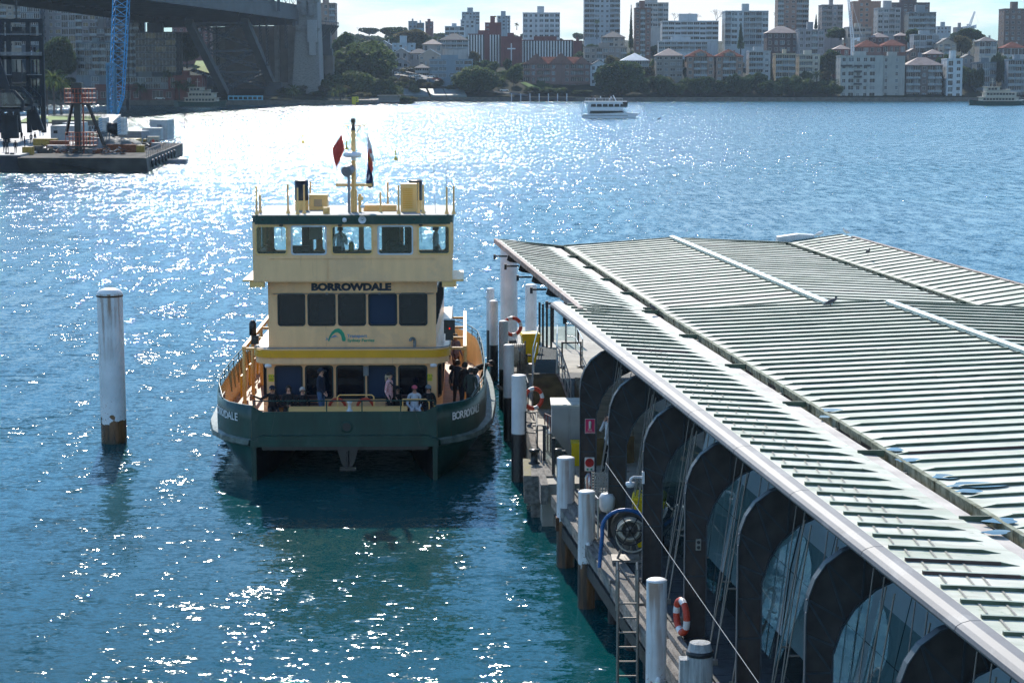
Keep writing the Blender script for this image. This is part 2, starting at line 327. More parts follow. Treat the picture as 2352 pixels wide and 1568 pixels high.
while Y > 14:
    b.tube(wl(-.1, Y, -2.2), wl(-.1, Y, 1.4), .16, 8); b.tube(wl(2.4, Y + .3, -2.2), wl(2.4, Y + .3, 1.4), .16, 8)
    b.beam(wl(-.5, Y, 1.05), wl(3, Y + .35, 1.05), .25, .25); Y -= 2.2
b.beam(wl(-.45, 52.8, .95), wl(-.45, 14, .95), .22, .3); b.build('under_beams', mat('wet_timber', (.035, .032, .03), .7, 0, .4, 4, .5, 18), wd)
PO = At(1176, 900, 66)
po = thing('pontoon', 'sunlit concrete pontoon with a yellow timber nosing where the ferry berths', 'pontoon', (0, 70, 0))
def PX(Y): return .50 - .035 * (Y - 66) * 1.0
b = MB(); poly = [(PX(56.2), 56.2 - 70), (8, 56.9 - 70), (6, 93 - 70), (PX(93), 92.2 - 70)]
b.prism(poly, -.8, 1.2); b.build('slab', conc, po)
b = MB(); b.prism([(PX(56) - .05, -14.2), (PX(92) - .05, 22.0), (PX(92) + .16, 22.0), (PX(56) + .16, -14.2)], .7, 1.26); b.build('edge_beam', timber, po)
yel = mat('worn_yellow_paint', (.30, .26, .05), .8, 0, .5, 6, .3, 30, c2=(.14, .12, .07))
pf = thing('berthing_platform', 'low timber platform with worn yellow edge carrying the black bollard', 'platform', (G(1235, 1075, 1.25).x, G(1235, 1075, 1.25).y, 0))
b = MB(); b.bb(-.42, .45, -1.15, 1.5, .95, 1.25); b.bb(-.40, .42, -1.1, 1.4, .45, .93); b.bb(-.2, .3, -.9, 1.3, -1.5, .44); b.build('timbers', timber, pf)
b = MB(); b.bb(-.41, -.2, -1.14, 1.49, 1.25, 1.256); b.build('yellow_edge', yel, pf)
black = mat('black_paint', (.012, .012, .014), .35, 0, .3, 5, .05, 30)
bo = thing('bollard', 'squat black bollard on the worn yellow platform', 'bollard', (G(1227, 1064, 1.256).x, G(1227, 1064, 1.256).y, 1.256))
b = MB(); b.lathe([(.17, 0), (.17, .03), (.11, .05), (.10, .3), (.15, .36), (.17, .38), (.16, .42), (.001, .43)], n=18); b.build('post', black, bo)
# ---------------------------------------------------------------- wharf shelter roofs
sheet = mat('oxidised_roof_sheet', (.52, .56, .43), .7, 0, .22, 1.3, .12, 5, c2=(.70, .68, .57), stretch=(.5, 1.4, 1))
patina = mat('green_patina', (.055, .085, .05), .7, 0, .45, 3, .2, 30, c2=(.10, .14, .085))
patina2 = mat('weathered_rib_cap', (.30, .36, .29), .6, 0, .25, 3, .2, 30)
brownrib = mat('brown_rib', (.06, .035, .03), .7, 0, .3, 6)
pink = mat('gutter_lining', (.50, .42, .36), .6, 0, .25, 1.5, .15, 12, c2=(.62, .55, .47))
fasc = mat('grey_fascia', (.12, .12, .13), .6, 0, .12, 1.5, .05, 8)
moss = mat('mossy_upstand', (.16, .17, .07), .9, 0, .55, 5, .3, 40, c2=(.36, .38, .28))
stain(sheet, (.30, .27, .20), .56, .68, .55, (.5, 2.5, 1), 1.1); stain(sheet, (.20, .26, .16), .62, .66, .5, (1, 1, 1), 3.2); stain(fasc, (.22, .22, .22), .55, .62, .6, (1, .4, 1), 2.2)
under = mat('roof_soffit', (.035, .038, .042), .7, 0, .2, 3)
puddle_m = mat('puddle_water', (.05, .09, .10), .04, 0, .1, 2)
def strip(o, A, B, Y0, Y1, step, rmat, hh=.05, ww=.07, skip=.12, tip=.35, tipB=False, lap=True, lo=(0, 0, 0)):
    """sheet between line A and line B (functions of Y -> x, z), ribs across it"""
    lo = Vector(lo); b = MB(); n = max(2, int((Y0 - Y1) / step)); sk = .11
    P = lambda F, Y, d=0: Vector((F(Y)[0], Y + d, F(Y)[1])) - lo
    m = 14
    for i in range(n):
        ya, yb = Y0 - (Y0 - Y1) * i / n, Y0 - (Y0 - Y1) * (i + 1) / n
        rows = []
        for y in (ya, (ya + yb) / 2, yb):
            a, c = P(A, y), P(B, y); row = []
            for k in range(m + 1):
                p = a.lerp(c, k / m); p.y += (c.x - a.x) * k / m * sk
                if y not in (ya, yb): p.z += rr.uniform(-.006, .012) - .012
                row.append(p)
            rows.append(row)
        vs = sum(rows, []); w_ = m + 1
        b.add(vs, [(r_ * w_ + k, (r_ + 1) * w_ + k, (r_ + 1) * w_ + k + 1, r_ * w_ + k + 1) for r_ in range(2) for k in range(m)])
    b.build('sheet', sheet, o)
    b = MB()
    for i in range(n + 1):
        y = Y0 - (Y0 - Y1) * i / n
        a, c = P(A, y), P(B, y); c.y += (c.x - a.x) * sk; d = (c - a); ln = d.length; d /= ln; up = Vector((0, 0, 1)); sd_ = Vector((0, 1, 0))
        s0, s1 = a + d * skip, c - d * (.03 if (tipB or not tip) else tip + .22)
        mi = 2 if rr.random() < .05 else 0
        seg = max(1, int(ln / 2.4)); pts = [s0.lerp(s1, k / seg) for k in range(seg + 1)]
        for k in range(seg):
            q0, q1 = pts[k], pts[k + 1]; h0 = hh + rr.uniform(-.004, .006); h1 = hh + rr.uniform(-.004, .006)
            e0 = 0 if k else min(tip, .3) * 0
            vs = [q0 - sd_ * ww / 2, q0 + sd_ * ww / 2, q0 + sd_ * ww * .42 + up * h0, q0 - sd_ * ww * .42 + up * h0]
            vs += [q1 - sd_ * ww / 2, q1 + sd_ * ww / 2, q1 + sd_ * ww * .42 + up * h1, q1 - sd_ * ww * .42 + up * h1]
            b.add(vs, [(0, 4, 7, 3), (1, 2, 6, 5), (0, 3, 2, 1), (4, 5, 6, 7)], 2 if (mi == 2 or rr.random() < .03) else 0); b.add(vs, [(3, 7, 6, 2)], 1)
        if tip:                                    # wedge-shaped end towards the gutter
            T = s1; E = T + d * tip
            if tipB: T = s0; E = s0 - d * tip * .7
            vs = [T - sd_ * ww / 2, T + sd_ * ww / 2, T + sd_ * ww * .42 + up * hh, T - sd_ * ww * .42 + up * hh, E + up * .002 - sd_ * .01, E + up * .002 + sd_ * .01]
            b.add(vs, [(0, 4, 3), (1, 2, 5), (0, 1, 5, 4)], 0); b.add(vs, [(3, 4, 5, 2)], 1)
    b.build('seam_ribs', [rmat, patina2, brownrib], o)
def gutter(o, V, Y0, Y1, wdt, lo, dep=.16, every=4.4):
    lo = Vector(lo); b = MB(); c = MB(); e = MB(); n = int((Y0 - Y1) / .72)
    P = lambda Y, dx, dz: Vector((V(Y)[0] + dx, Y, V(Y)[1] + dz)) - lo
    b.add([P(Y0, -wdt, -dep * .2), P(Y0, -wdt * .35, -dep * .35), P(Y0, -wdt * .3, -dep), P(Y0, 0, -dep), P(Y1, -wdt, -dep * .2), P(Y1, -wdt * .35, -dep * .35), P(Y1, -wdt * .3, -dep), P(Y1, 0, -dep)],
          [(0, 4, 5, 1), (1, 5, 6, 2), (2, 6, 7, 3)]); b.build('gutter_tray', pink, o)
    for i in range(n):
        ya, yb = Y0 - (Y0 - Y1) * i / n, Y0 - (Y0 - Y1) * (i + 1) / n; j = rr.uniform(-.015, .01)
        c.add([P(ya, j, -dep), P(yb + .015, j, -dep), P(yb + .015, j - .02, .03), P(ya, j - .02, .03), P(ya, .07, .03), P(yb + .015, .07, .03)], [(0, 1, 2, 3), (3, 2, 5, 4)])
    c.build('upstand', moss, o)
    y = Y0
    while y > Y1:
        e.box(P(y, -wdt * .55, -.02), (wdt * .95, .05, .12)); y -= every
    e.build('baffle', patina, o)
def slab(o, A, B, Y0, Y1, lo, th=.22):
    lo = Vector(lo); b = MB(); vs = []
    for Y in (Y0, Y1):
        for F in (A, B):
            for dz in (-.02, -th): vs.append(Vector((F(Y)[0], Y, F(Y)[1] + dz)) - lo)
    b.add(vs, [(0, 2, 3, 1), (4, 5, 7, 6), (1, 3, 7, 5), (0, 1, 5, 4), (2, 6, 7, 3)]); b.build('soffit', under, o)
# far section: fold lines edge, valley, ridge, valley, edge
FE0 = lambda Y: (-.56 + .105 * (81.7 - Y), 6.0); FV1 = lambda Y: (2.10 + .10 * (81.9 - Y), 5.70)
FR = lambda Y: (6.5 + .106 * (82.3 - Y), 6.0); FV2 = lambda Y: (11.2 + .108 * (82.8 - Y), 5.79); FE1 = lambda Y: (13.5 + .108 * (83 - Y), 6.1)
sh = lambda F, d: (lambda Y: (F(Y)[0] + d, F(Y)[1]))
rf = thing('wharf_roof', 'farther folded metal roof with close dark green ribs, at the pontoon end of the wharf', 'roof', (0, 70, 0)); lo = (0, 70, 0)
strip(rf, FE0, sh(FV1, -.42), 82.0, 56.5, .86, patina, hh=.037, lo=lo, tip=.3); strip(rf, FV1, FR, 82.2, 56.5, .86, patina, hh=.040, lo=lo, tip=.3, tipB=True, skip=.35)
strip(rf, FR, sh(FV2, -.3), 82.7, 56.5, .86, patina, hh=.033, lo=lo, tip=0); strip(rf, FV2, FE1, 83.0, 56.5, .86, patina, hh=.040, lo=lo, tip=.3, tipB=True, skip=.3)
gutter(rf, FV1, 82, 56.6, .42, lo); gutter(rf, FV2, 82.8, 56.6, .3, lo)
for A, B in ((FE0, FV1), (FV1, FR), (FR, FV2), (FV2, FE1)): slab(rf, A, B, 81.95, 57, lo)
def ridge_cap(o, F, Y0, Y1, lo, m, w_=.26, h_=.13):
    b = MB(); P = lambda Y, dx, dz: Vector((F(Y)[0] + dx, Y, F(Y)[1] + dz)) - Vector(lo); n = int((Y0 - Y1) / 2.2)
    for i in range(n):
        ya, yb = Y0 - (Y0 - Y1) * i / n, Y0 - (Y0 - Y1) * (i + 1) / n + .03
        vs = [P(Y, dx, dz) for Y in (ya, yb) for dx, dz in ((-w_ / 2, .02), (-w_ / 2, h_ * .8), (0, h_), (w_ / 2, h_ * .8), (w_ / 2, .02))]
        b.add(vs, [(0, 1, 6, 5), (1, 2, 7, 6), (2, 3, 8, 7), (3, 4, 9, 8), (0, 4, 3, 2, 1), (5, 6, 7, 8, 9)])
    b.build('ridge_cap', m, o)
rcm = mat('pale_green_flashing', (.42, .50, .47), .5, .1, .15, 2)
ridge_cap(rf, FR, 82.5, 58.2, lo, rcm)
rustedge = mat('rusty_edge', (.30, .16, .10), .8, 0, .4, 5, c2=(.55, .45, .4))
for F, s in ((FE0, -1), (FE1, 1)):
    b = MB(); A_ = Vector((F(82)[0], 82, F(82)[1])) - Vector(lo); B_ = Vector((F(57.2)[0], 57.2, F(57.2)[1])) - Vector(lo)
    off = Vector((s * .07, 0, -.05)); b.beam(A_ + off, B_ + off, .13, .18); b.build('edge_trim', rustedge, rf)
b = MB(); b.beam((FE0(82)[0], 82.05 - 70, 5.93), (FV1(82)[0], 82.15 - 70, 5.66), .06, .16); b.beam((FV1(82)[0], 82.2 - 70, 5.68), (FR(82)[0], 82.6 - 70, 5.94), .06, .16); b.beam((FR(82)[0], 82.7 - 70, 5.94), (FV2(82)[0], 82.9 - 70, 5.74), .06, .16); b.build('end_trim', patina, rf)
# bracket arms under the far roof's edge
for i in range(6):
    Y = 80.0 - i * 4.2; X = FE0(Y)[0]
    b = MB(); b.prism([(-.12, 5.35), (.0, 5.28), (.5, 5.2), (1.6, 5.45), (1.6, 5.62), (.2, 5.66), (-.05, 5.6)], -.08, .08, T=lambda p: Vector((p.x, p.z, p.y)))
    b.tube((-.55, 0, 5.5), (-.1, 0, 5.5), .035, 6); b.box((-.6, 0, 5.47), (.09, .09, .2)); b.build('outrigger', darkm, rf, (X + .3, Y - 70, 0))
# near section
NF = lambda Y: (1.12 + .12 * (59 - Y) + .12, 6.0); NV = lambda Y: (4.30 + .112 * (57.05 - Y), 5.86)
NR = lambda Y: (10.8 + .122 * (57.6 - Y), 6.06); NW = lambda Y: (16.5 + .12 * (58 - Y), 5.8)
rn = thing('wharf_roof', 'nearer wide metal roof with long ribs, puddles by its gutter and a broad grey fascia', 'roof', (5, 36, 0)); lo = (5, 36, 0)
strip(rn, sh(NF, .16), sh(NV, -.5), 58.3, 13, .74, patina, hh=.048, lo=lo, tip=.28, skip=.1); strip(rn, NV, NR, 58.0, 20, .74, patina, hh=.048, lo=lo, tip=.35, tipB=True, skip=.32)
strip(rn, NR, NW, 58.2, 40, .74, patina, hh=.048, lo=lo, tip=0); gutter(rn, NV, 57.9, 20, .5, lo, every=5.5)
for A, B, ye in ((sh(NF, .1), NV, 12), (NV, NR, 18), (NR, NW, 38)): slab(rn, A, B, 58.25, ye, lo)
ridge_cap(rn, NR, 57.9, 30, lo, rcm)
b = MB(); P = lambda Y, dx, dz: Vector((NF(Y)[0] + dx, Y, 6.0 + dz)) - Vector(lo)
Y = 59.0
while Y > 12:
    ya, yb = Y, Y - 3.9 + .02; vs = []; pr = ((.18, .03), (.04, .03), (-.06, .0), (-.12, -.04), (-.14, -.09), (-.12, -.13), (-.06, -.15), (.1, -.14))
    for yy in (ya, yb):
        for dx, dz in pr: vs.append(P(yy, dx, dz))
    k = len(pr); b.add(vs, [(i, i + 1, k + i + 1, k + i) for i in range(k - 1)], 0, False); b.add(vs, [tuple(range(k))[::-1], tuple(range(k, 2 * k))]); Y -= 3.9
b.build('fascia', fasc, rn)
pat = mat('seam_sealant', (.33, .31, .26), .9, 0, .5, 30, .3, 60)
b = MB()
for i in range(60):                               # bitumen seams across every bay of the near strip
    y = 58.3 - 45.3 * (i + .5) / 60 ; a = P(y, .28, 0); d = Vector((NV(y)[0] - .5, y, 5.86)) - Vector(lo) - a
    for f in (.10, .30, .42):
        c = a + d * f + Vector((0, 0, .006)); b.add([c + Vector((-.016, -.3, 0)), c + Vector((.014, -.3, 0)), c + Vector((.02, .3, 0)), c + Vector((-.012, .3, 0))], [(0, 1, 2, 3)])
b.build('sealant_bands', pat, rn)
b = MB()
for (x, y, rx, ry) in ((2240, 1110, .45, .16), (2225, 1123, .2, .1), (2085, 1052, .22, .12), (2055, 1028, .16, .1), (1908, 938, .2, .16), (1895, 952, .12, .1), (2170, 1090, .2, .14), (2300, 1190, .25, .12), (2290, 1215, .2, .1)):
    c = G(x, y, 5.92); c.z = 5.86 + .0318 * (c.x - NV(c.y)[0]) + .028; c -= Vector(lo); n = 22; ph = rr.random() * 6
    vs = [c + Vector((math.cos(t) * rx * (1 + .25 * math.sin(3 * t + ph)), math.sin(t) * ry * 1.5 * (1 + .2 * math.sin(2 * t + ph)), math.cos(t) * rx * .032)) for t in [2 * math.pi * i / n for i in range(n)]]
    b.add(vs, [tuple(range(n))])
b.build('puddles', puddle_m, rn)
# ---------------------------------------------------------------- curved steel frames, glass, rods
fr_m = mat('grey_frame_steel', (.05, .043, .04), .6, 0, .25, 3, .08, 20, c2=(.075, .064, .06))
fl_m = mat('blue_grey_flange', (.06, .075, .09), .5, .2, .25, 4)
stain(fr_m, (.10, .055, .035), .58, .66, .6, (3, 3, .7), 1.2)
tealg = glass('teal_glass', (.44, .62, .64), .9, gc=(.5, .6, .62))
rod_m = mat('stainless_rod', (.26, .23, .20), .45, .5, .1, 3)
whitep = mat('white_wall_panel', (.50, .56, .60), .5, 0, .06, 1)
ws = thing('wharf_shelter', 'dark curved steel frames with glass screens and tie rods under the near roof', 'shelter', (0, 36, 0))
outer = [(0, 1.68), (0, 4.55), (.03, 4.8), (.12, 5.05), (.28, 5.28), (.54, 5.47), (.9, 5.6), (1.5, 5.7), (3.2, 5.74)]
inner = [(3.2, 5.3), (2.2, 5.24), (1.6, 5.12), (1.04, 4.86), (.73, 4.58), (.54, 4.28), (.42, 3.9), (.42, 1.68)]
frameY = [52 - 4.42 * i for i in range(9)]
fb = MB(); T = lambda p: Vector((p.x, p.z + p.x * .12, p.y)); fb.prism(outer + inner, -.03, .03, 0, T)
for seq, th in ((outer, -1), (inner, 1)):
    for (u0, z0), (u1, z1) in zip(seq[:-1], seq[1:]):
        a, c = T(Vector((u0, z0, 0))), T(Vector((u1, z1, 0))); fb.beam(a, c, .17 if True else 0, .02, 1) if abs(u1 - u0) > .02 else fb.box((a + c) / 2, (.02, .17, abs(z1 - z0)), 0, 1)
zs = [(0, 2.9, .42, 2.9), (0, 3.6, .42, 3.6), (0, 3.6, .42, 2.9), (0, 4.2, .46, 4.0), (0, 4.2, .42, 3.6), (.01, 4.75, .6, 4.4), (.01, 4.75, .46, 4.0), (.3, 5.3, .85, 4.72), (.3, 5.3, .6, 4.4), (.9, 5.6, 1.2, 4.94), (.9, 5.6, .85, 4.72)]
for (u0, z0, u1, z1) in zs: fb.beam(T(Vector((u0, z0, -.035))), T(Vector((u1, z1, -.035))), .022, .03, 1)
fme = fb.mesh('frame', [fr_m, fl_m])
for Y in frameY: link('frame', fme, ws, (WX(Y), Y - 36, 0))
for i, Y in enumerate(frameY[:-1]):
    Yn = frameY[i + 1]; Q = lambda u, t, z: Vector((WX(Y + (Yn - Y) * t, u), Y + (Yn - Y) * t - 36, z))
    if i > 0:
        for t0, t1 in ((.04, .5), (.52, .97)):
            b = MB(); b.quad(Q(.62, t0, 2.5), Q(.62, t1, 2.5), Q(1.05, t1, 4.75), Q(1.05, t0, 4.75)); b.build('glass_pane', tealg, ws)
    b = MB()
    for t, s in ((.18, .15), (.30, .12), (.62, .15), (.74, .12)):
        b.tube(Q(.2, t + .12, 1.75), Q(.75, t + s - .28 * (i % 2 == 2), 5.3), .014, 5); b.tube(Q(.2, t + .12, 1.75), Q(.9, t - .1, 5.3), .012, 5)
        b.box(Q(.2, t + .12, 1.72), (.1, .1, .12)); b.tube(Q(.45, t + .1, 3.1), Q(.62, t + .1, 3.1), .02, 6)
    b.build('tie_rods', rod_m, ws)
    b = MB(); b.tube(Q(1.1, .04, 5.35), Q(1.1, .96, 5.35), .12, 10); b.build('roof_tube', fl_m, ws)
b = MB()
for i in range(1, 8):                             # inner wall of white panels leaning back, with dark joints
    Y = frameY[i]; Q = lambda u, t, z: Vector((WX(Y - 4.42 * t, u), Y - 4.42 * t - 36, z))
    for (z0, z1, u0, u1) in ((1.7, 3.0, 1.9, 2.05), (3.02, 4.4, 2.05, 2.35)):
        for t0, t1 in ((.01, .49), (.5, .99)): b.quad(Q(u0, t0, z0), Q(u0, t1, z0), Q(u1, t1, z1), Q(u1, t0, z1))
b.build('wall_panels', whitep, ws)
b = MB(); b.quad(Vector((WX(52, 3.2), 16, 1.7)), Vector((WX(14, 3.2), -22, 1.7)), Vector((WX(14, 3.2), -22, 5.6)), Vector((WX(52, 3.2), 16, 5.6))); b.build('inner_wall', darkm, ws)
b = MB(); p0, p1 = Vector((WX(47.5, -.08), 47.5, 3.46)), Vector((WX(33, -.08), 33, 2.72)); pe = p1 + (p1 - p0) * .4
b.tube(p0 - Vector((0, 36, 0)), pe - Vector((0, 36, 0)), .006, 5); b.build('guy_wire', mat('galvanised_wire', (.25, .28, .32), .6, .2), ws)
# ---------------------------------------------------------------- ferry at the berth
cream = mat('cream_paint', (.88, .54, .26), .38, 0, .06, 1.1, .04, 2.5, coat=.2, stretch=(4, 4, .6))
cream2 = mat('yellow_cream_paint', (.84, .52, .18), .4, 0, .08, 2)
gold = mat('golden_band_paint', (.72, .37, .01), .35, 0, .08, 1.5)
green = mat('ferry_green_paint', (.003, .045, .036), .36, 0, .28, 1.2, .10, 2.2, spec=.4, stretch=(2, 2, .7))
stain(cream, (.36, .17, .07), .64, .74, .5, (7, 7, .4), 1.0); stain(cream, (.60, .40, .24), .5, .6, .35, (1, 1, 1), .9); stain(green, (.05, .09, .08), .55, .7, .6, (1.2, 1.2, .5), 1.6); stain(green, (.09, .035, .015), .66, .72, .6, (6, 6, .4), 1.1)
green_l = mat('scuffed_green_deck_edge', (.03, .09, .075), .45, 0, .5, 3, .1, 20, c2=(.16, .22, .20))
teak = mat('deck_timber', (.42, .26, .14), .6, 0, .25, 3, .2, 30)
wtan = mat('deck_tan_paint', (.48, .33, .18), .6, 0, .12, 3)
gask = mat('black_rubber', (.012, .013, .015), .5, 0, .1, 3)
chrome = mat('bare_aluminium', (.55, .57, .60), .4, .2, .1, 3)
navy = mat('navy_glass', (.003, .008, .016), .08, 0, .3, .8, .03, 1.2, spec=.35)
blind = mat('blue_blind', (.003, .022, .06), .6, 0, .1, 1)
dark_in = mat('cabin_dark', (.012, .015, .018), .7, 0, .2, 2)
clearg = glass('wheelhouse_glass', (.80, .90, .90), .98, gc=(.6, .7, .7))
whitem = mat('white_enamel', (.75, .76, .77), .35, 0, .06, 2)
lifered = mat('lifebuoy_red', (.55, .05, .02), .5, 0, .15, 4)
liferefl = mat('lifebuoy_white_tape', (.75, .75, .75), .4, 0, .1, 4)
seatm = mat('slatted_bench_timber', (.10, .05, .05), .5, 0, .3, 4)
FYAW = .0225; FB = (At(791, 979, 62.8).x, 62.8)
fe = thing('ferry', 'green and cream double-ended catamaran ferry named BORROWDALE berthed at the wharf', 'ferry', (FB[0], FB[1], 0), FYAW)
def fx(px, ly): Y = 62.8 + ly; return (px - 1176) / FPX * Y - (FB[0] - FYAW * ly)     # local x of photo column px at ly metres aft of the bow
def fz(py, ly): return At(1176, py, 62.8 + ly).z
LEN = 20.6
hwT = [(0, 2.88), (.5, 3.4), (1.0, 3.78), (2, 4.16), (4, 4.42), (8, 4.5), (13, 4.45), (16.6, 4.3), (18.6, 3.95), (19.6, 3.55), (20.1, 3.2), (20.6, 2.88)]
def hw(y, tab=hwT):
    for (a, p), (c, q) in zip(tab[:-1], tab[1:]):
        if a <= y <= c: return p + (q - p) * (y - a) / (c - a)
    return tab[-1][1]
ys = [0, .25, .5, .75, 1, 1.5, 2, 3, 4, 6, 8, 10, 12, 14, 16, 17, 18, 18.6, 19.2, 19.8, 20.2, 20.6]
def side(mb, rows, mi=0, smooth=True, flip=False):      # rows: list of functions y -> (halfwidth, z); both sides
    for s in (-1, 1):
        vs = [(s * r(y)[0], y, r(y)[1]) for y in ys for r in rows]; k = len(rows)
        mb.add(vs, [(i * k + j, (i + 1) * k + j, (i + 1) * k + j + 1, i * k + j + 1) for i in range(len(ys) - 1) for j in range(k - 1)], mi, smooth)
sheer = lambda y: 2.30 + .05 * min(1, abs(y - 10.3) / 10.3) ** 2
b = MB()
wl_ = [(0, 2.82), (1, 3.1), (3, 3.65), (6, 3.95), (10, 4.0), (15, 3.9), (18.6, 3.3), (20.2, 2.85), (20.6, 2.82)]
ch_ = [(0, 2.86), (1, 3.55), (3, 4.15), (6, 4.35), (10, 4.4), (15, 4.3), (18.6, 3.7), (20.2, 2.95), (20.6, 2.86)]
kl_ = [(0, 2.78), (3, 3.0), (20.6, 2.8)]
side(b, [lambda y: (hw(y) + .02, 1.14), lambda y: (hw(y, ch_), .78), lambda y: (hw(y, wl_) + .02, .12), lambda y: (hw(y, wl_) - .1, -.5), lambda y: (hw(y, kl_), -1.5)], 0)
inn = [(0, 2.76), (1, 2.5), (4, 2.0), (10, 1.8), (16, 2.0), (19.6, 2.5), (20.6, 2.76)]
side(b, [lambda y: (hw(y, inn), 1.1), lambda y: (hw(y, inn), -1.5)], 1, False)
for s in (-1, 1):
    for y0 in (-.02, 20.62): b.add([(s * 2.90, y0, 1.14), (s * 2.74, y0, 1.14), (s * 2.76, y0, -1.4), (s * 2.86, y0, -1.4)], [(0, 1, 2, 3)], 0)
b.bb(-2.6, 2.6, .3, 20.3, .9, 1.1, 1)
b.build('hull', [green, black], fe)
b = MB(); b.bb(-2.92, 2.92, -.12, .1, 1.08, 1.30); b.prism([(-2.9, 1.3), (2.9, 1.3), (2.55, 1.42), (-2.55, 1.42)], -.13, .05, T=lambda p: Vector((p.x, p.z, p.y)))
b.add([(-2.92, -.12, 1.08), (2.92, -.12, 1.08), (2.6, .8, .93), (-2.6, .8, .93)], [(0, 1, 2, 3)]); b.build('bow_beam', green, fe)
b = MB(); b.bb(-2.92, 2.92, 20.5, 20.72, 1.08, 1.30); b.build('stern_beam', green, fe)
b = MB()                                              # belting round both sides: wide shelf, scuffed
side(b, [lambda y: (hw(y) - .05, 1.34), lambda y: (hw(y) + .10 + .22 * math.sin(math.pi * min(1, max(0, y / 20.6))) , 1.27), lambda y: (hw(y) + .12 + .24 * math.sin(math.pi * min(1, max(0, y / 20.6))), 1.12), lambda y: (hw(y), 1.05)], 0, False)
b.build('belting', green_l, fe)
b = MB(); side(b, [lambda y: (hw(y) + .01, 1.14), lambda y: (hw(y), 1.9), lambda y: (hw(y) - .02, sheer(y)), lambda y: (hw(y) - .10, sheer(y) + .01)], 0)
side(b, [lambda y: (hw(y) - .10, sheer(y) + .008), lambda y: (hw(y) - .12, 1.2)], 1)
for y0, s in ((0, 1), (20.6, -1)):                      # flat end bulwarks
    b.add([(-2.88, y0, 1.3), (2.88, y0, 1.3), (2.88, y0, 2.16), (-2.88, y0, 2.16), (-2.88, y0 + .08 * s, 2.16), (2.88, y0 + .08 * s, 2.16), (2.88, y0 + .08 * s, 1.2), (-2.88, y0 + .08 * s, 1.2), (-2.88, y0, 2.35), (-2.5, y0, 2.16), (2.88, y0, 2.35), (2.5, y0, 2.16)],
          [(0, 1, 2, 3), (3, 2, 5, 4), (3, 9, 8), (2, 10, 11)], 0); b.add([(-2.88, y0 + .08 * s, 2.16), (2.88, y0 + .08 * s, 2.16), (2.88, y0 + .08 * s, 1.2), (-2.88, y0 + .08 * s, 1.2)], [(0, 1, 2, 3)], 1)
b.beam((-2.3, -.012, 1.42), (-2.15, -.012, 2.16), .03, .03); b.beam((2.4, -.012, 1.42), (2.2, -.012, 2.16), .03, .03)
b.build('bulwark', [green, cream2], fe)
b = MB(); b.lathe([(.13, -.03), (.17, -.035), (.185, -.01), (.19, .0)], (fx(791, 0), 0, fz(980, 0)), 26, axis='Y'); b.lathe([(.13, -.02), (.001, -.02)], (fx(791, 0), 0, fz(980, 0)), 26, 1, False, axis='Y'); b.build('fairlead', [green, black], fe)
b = MB(); b.prism([(-.35, 1.08), (.35, 1.08), (.2, .55), (.08, .35), (-.08, .35), (-.2, .55)], -.05, .25, T=lambda p: Vector((p.x, p.z, p.y))); b.tube((0, -.06, .95), (0, -.06, .3), .05, 8); b.box((0, -.08, .38), (.5, .12, .12)); b.build('anchor', black, fe, (fx(793, 0), 0, 0))
def rail(mb, pts, z0, z1, r=.022, posts=True, mid=None):
    for p, q in zip(pts[:-1], pts[1:]):
        mb.tube((p[0], p[1], z1(p[1])), (q[0], q[1], z1(q[1])), r, 6)
        if mid: mb.tube((p[0], p[1], mid(p[1])), (q[0], q[1], mid(q[1])), r * .7, 5)
    if posts:
        for p in pts: mb.tube((p[0], p[1], z0(p[1])), (p[0], p[1], z1(p[1])), r * .85, 6)
b = MB()
ry = [1.6, 3, 4.5, 6, 7.5, 9, 10.5, 12, 13.5, 15, 16.5, 17.8, 19, 19.9, 20.5]
for s in (-1, 1): rail(b, [(s * (hw(y) - .06), y) for y in ry], sheer, lambda y: 2.62 - .25 * max(0, (3 - y) / 1.4), mid=lambda y: 2.47 - .13 * max(0, (3 - y) / 1.4))
rail(b, [(-2.8, 0.05), (-1.75, .05), (-.55, .05), (.55, .05), (1.75, .05), (2.8, .05)], lambda y: 2.15, lambda y: 2.5); rail(b, [(-2.8, 20.5), (0, 20.5), (2.8, 20.5)], lambda y: 2.15, lambda y: 2.62)
b.build('handrail', green, fe)
b = MB(); b.prism([(s * hw(y) * .985, y) for s in (1,) for y in ys] + [(-hw(y) * .985, y) for y in ys[::-1]], 1.12, 1.2); b.build('deck', teak, fe)
wlett = mat('white_lettering', (.75, .76, .76), .5, 0, .05, 3); nlett = mat('navy_lettering', (.008, .015, .035), .5, 0, .1, 3)
def ARC(t):                                           # distance aft at arc length t round the bow
    y = 0; a = 0
    while a < t: a += math.hypot(.01, hw(y + .01) - hw(y)); y += .01
    return y
for s in (-1, 1):                                     # name on both bow quarters
    a = math.atan2(1.0 - 0, hw(1.55) - hw(.35)) if False else 0
    y0, y1 = .22, 1.9; xa, xb = hw(y0), hw(y1)
    word = 'BORROWDALE'
    for i, chh in enumerate(word):
        f = (i + .5) / len(word); f = f if s > 0 else 1 - f; y = ARC(.62 + f * 2.0); e = .05; tx = (hw(y + e) - hw(y - e)) * s; ang = math.atan2(2 * e, tx) if s > 0 else math.atan2(-2 * e, -tx)
        text(chh, .34, wlett, fe, (s * (hw(y) + .012), y - .012, 1.82), (R(90), 0, ang), bold=.004)
nm = [o for o in fe.children if o.name.startswith('lettering')]
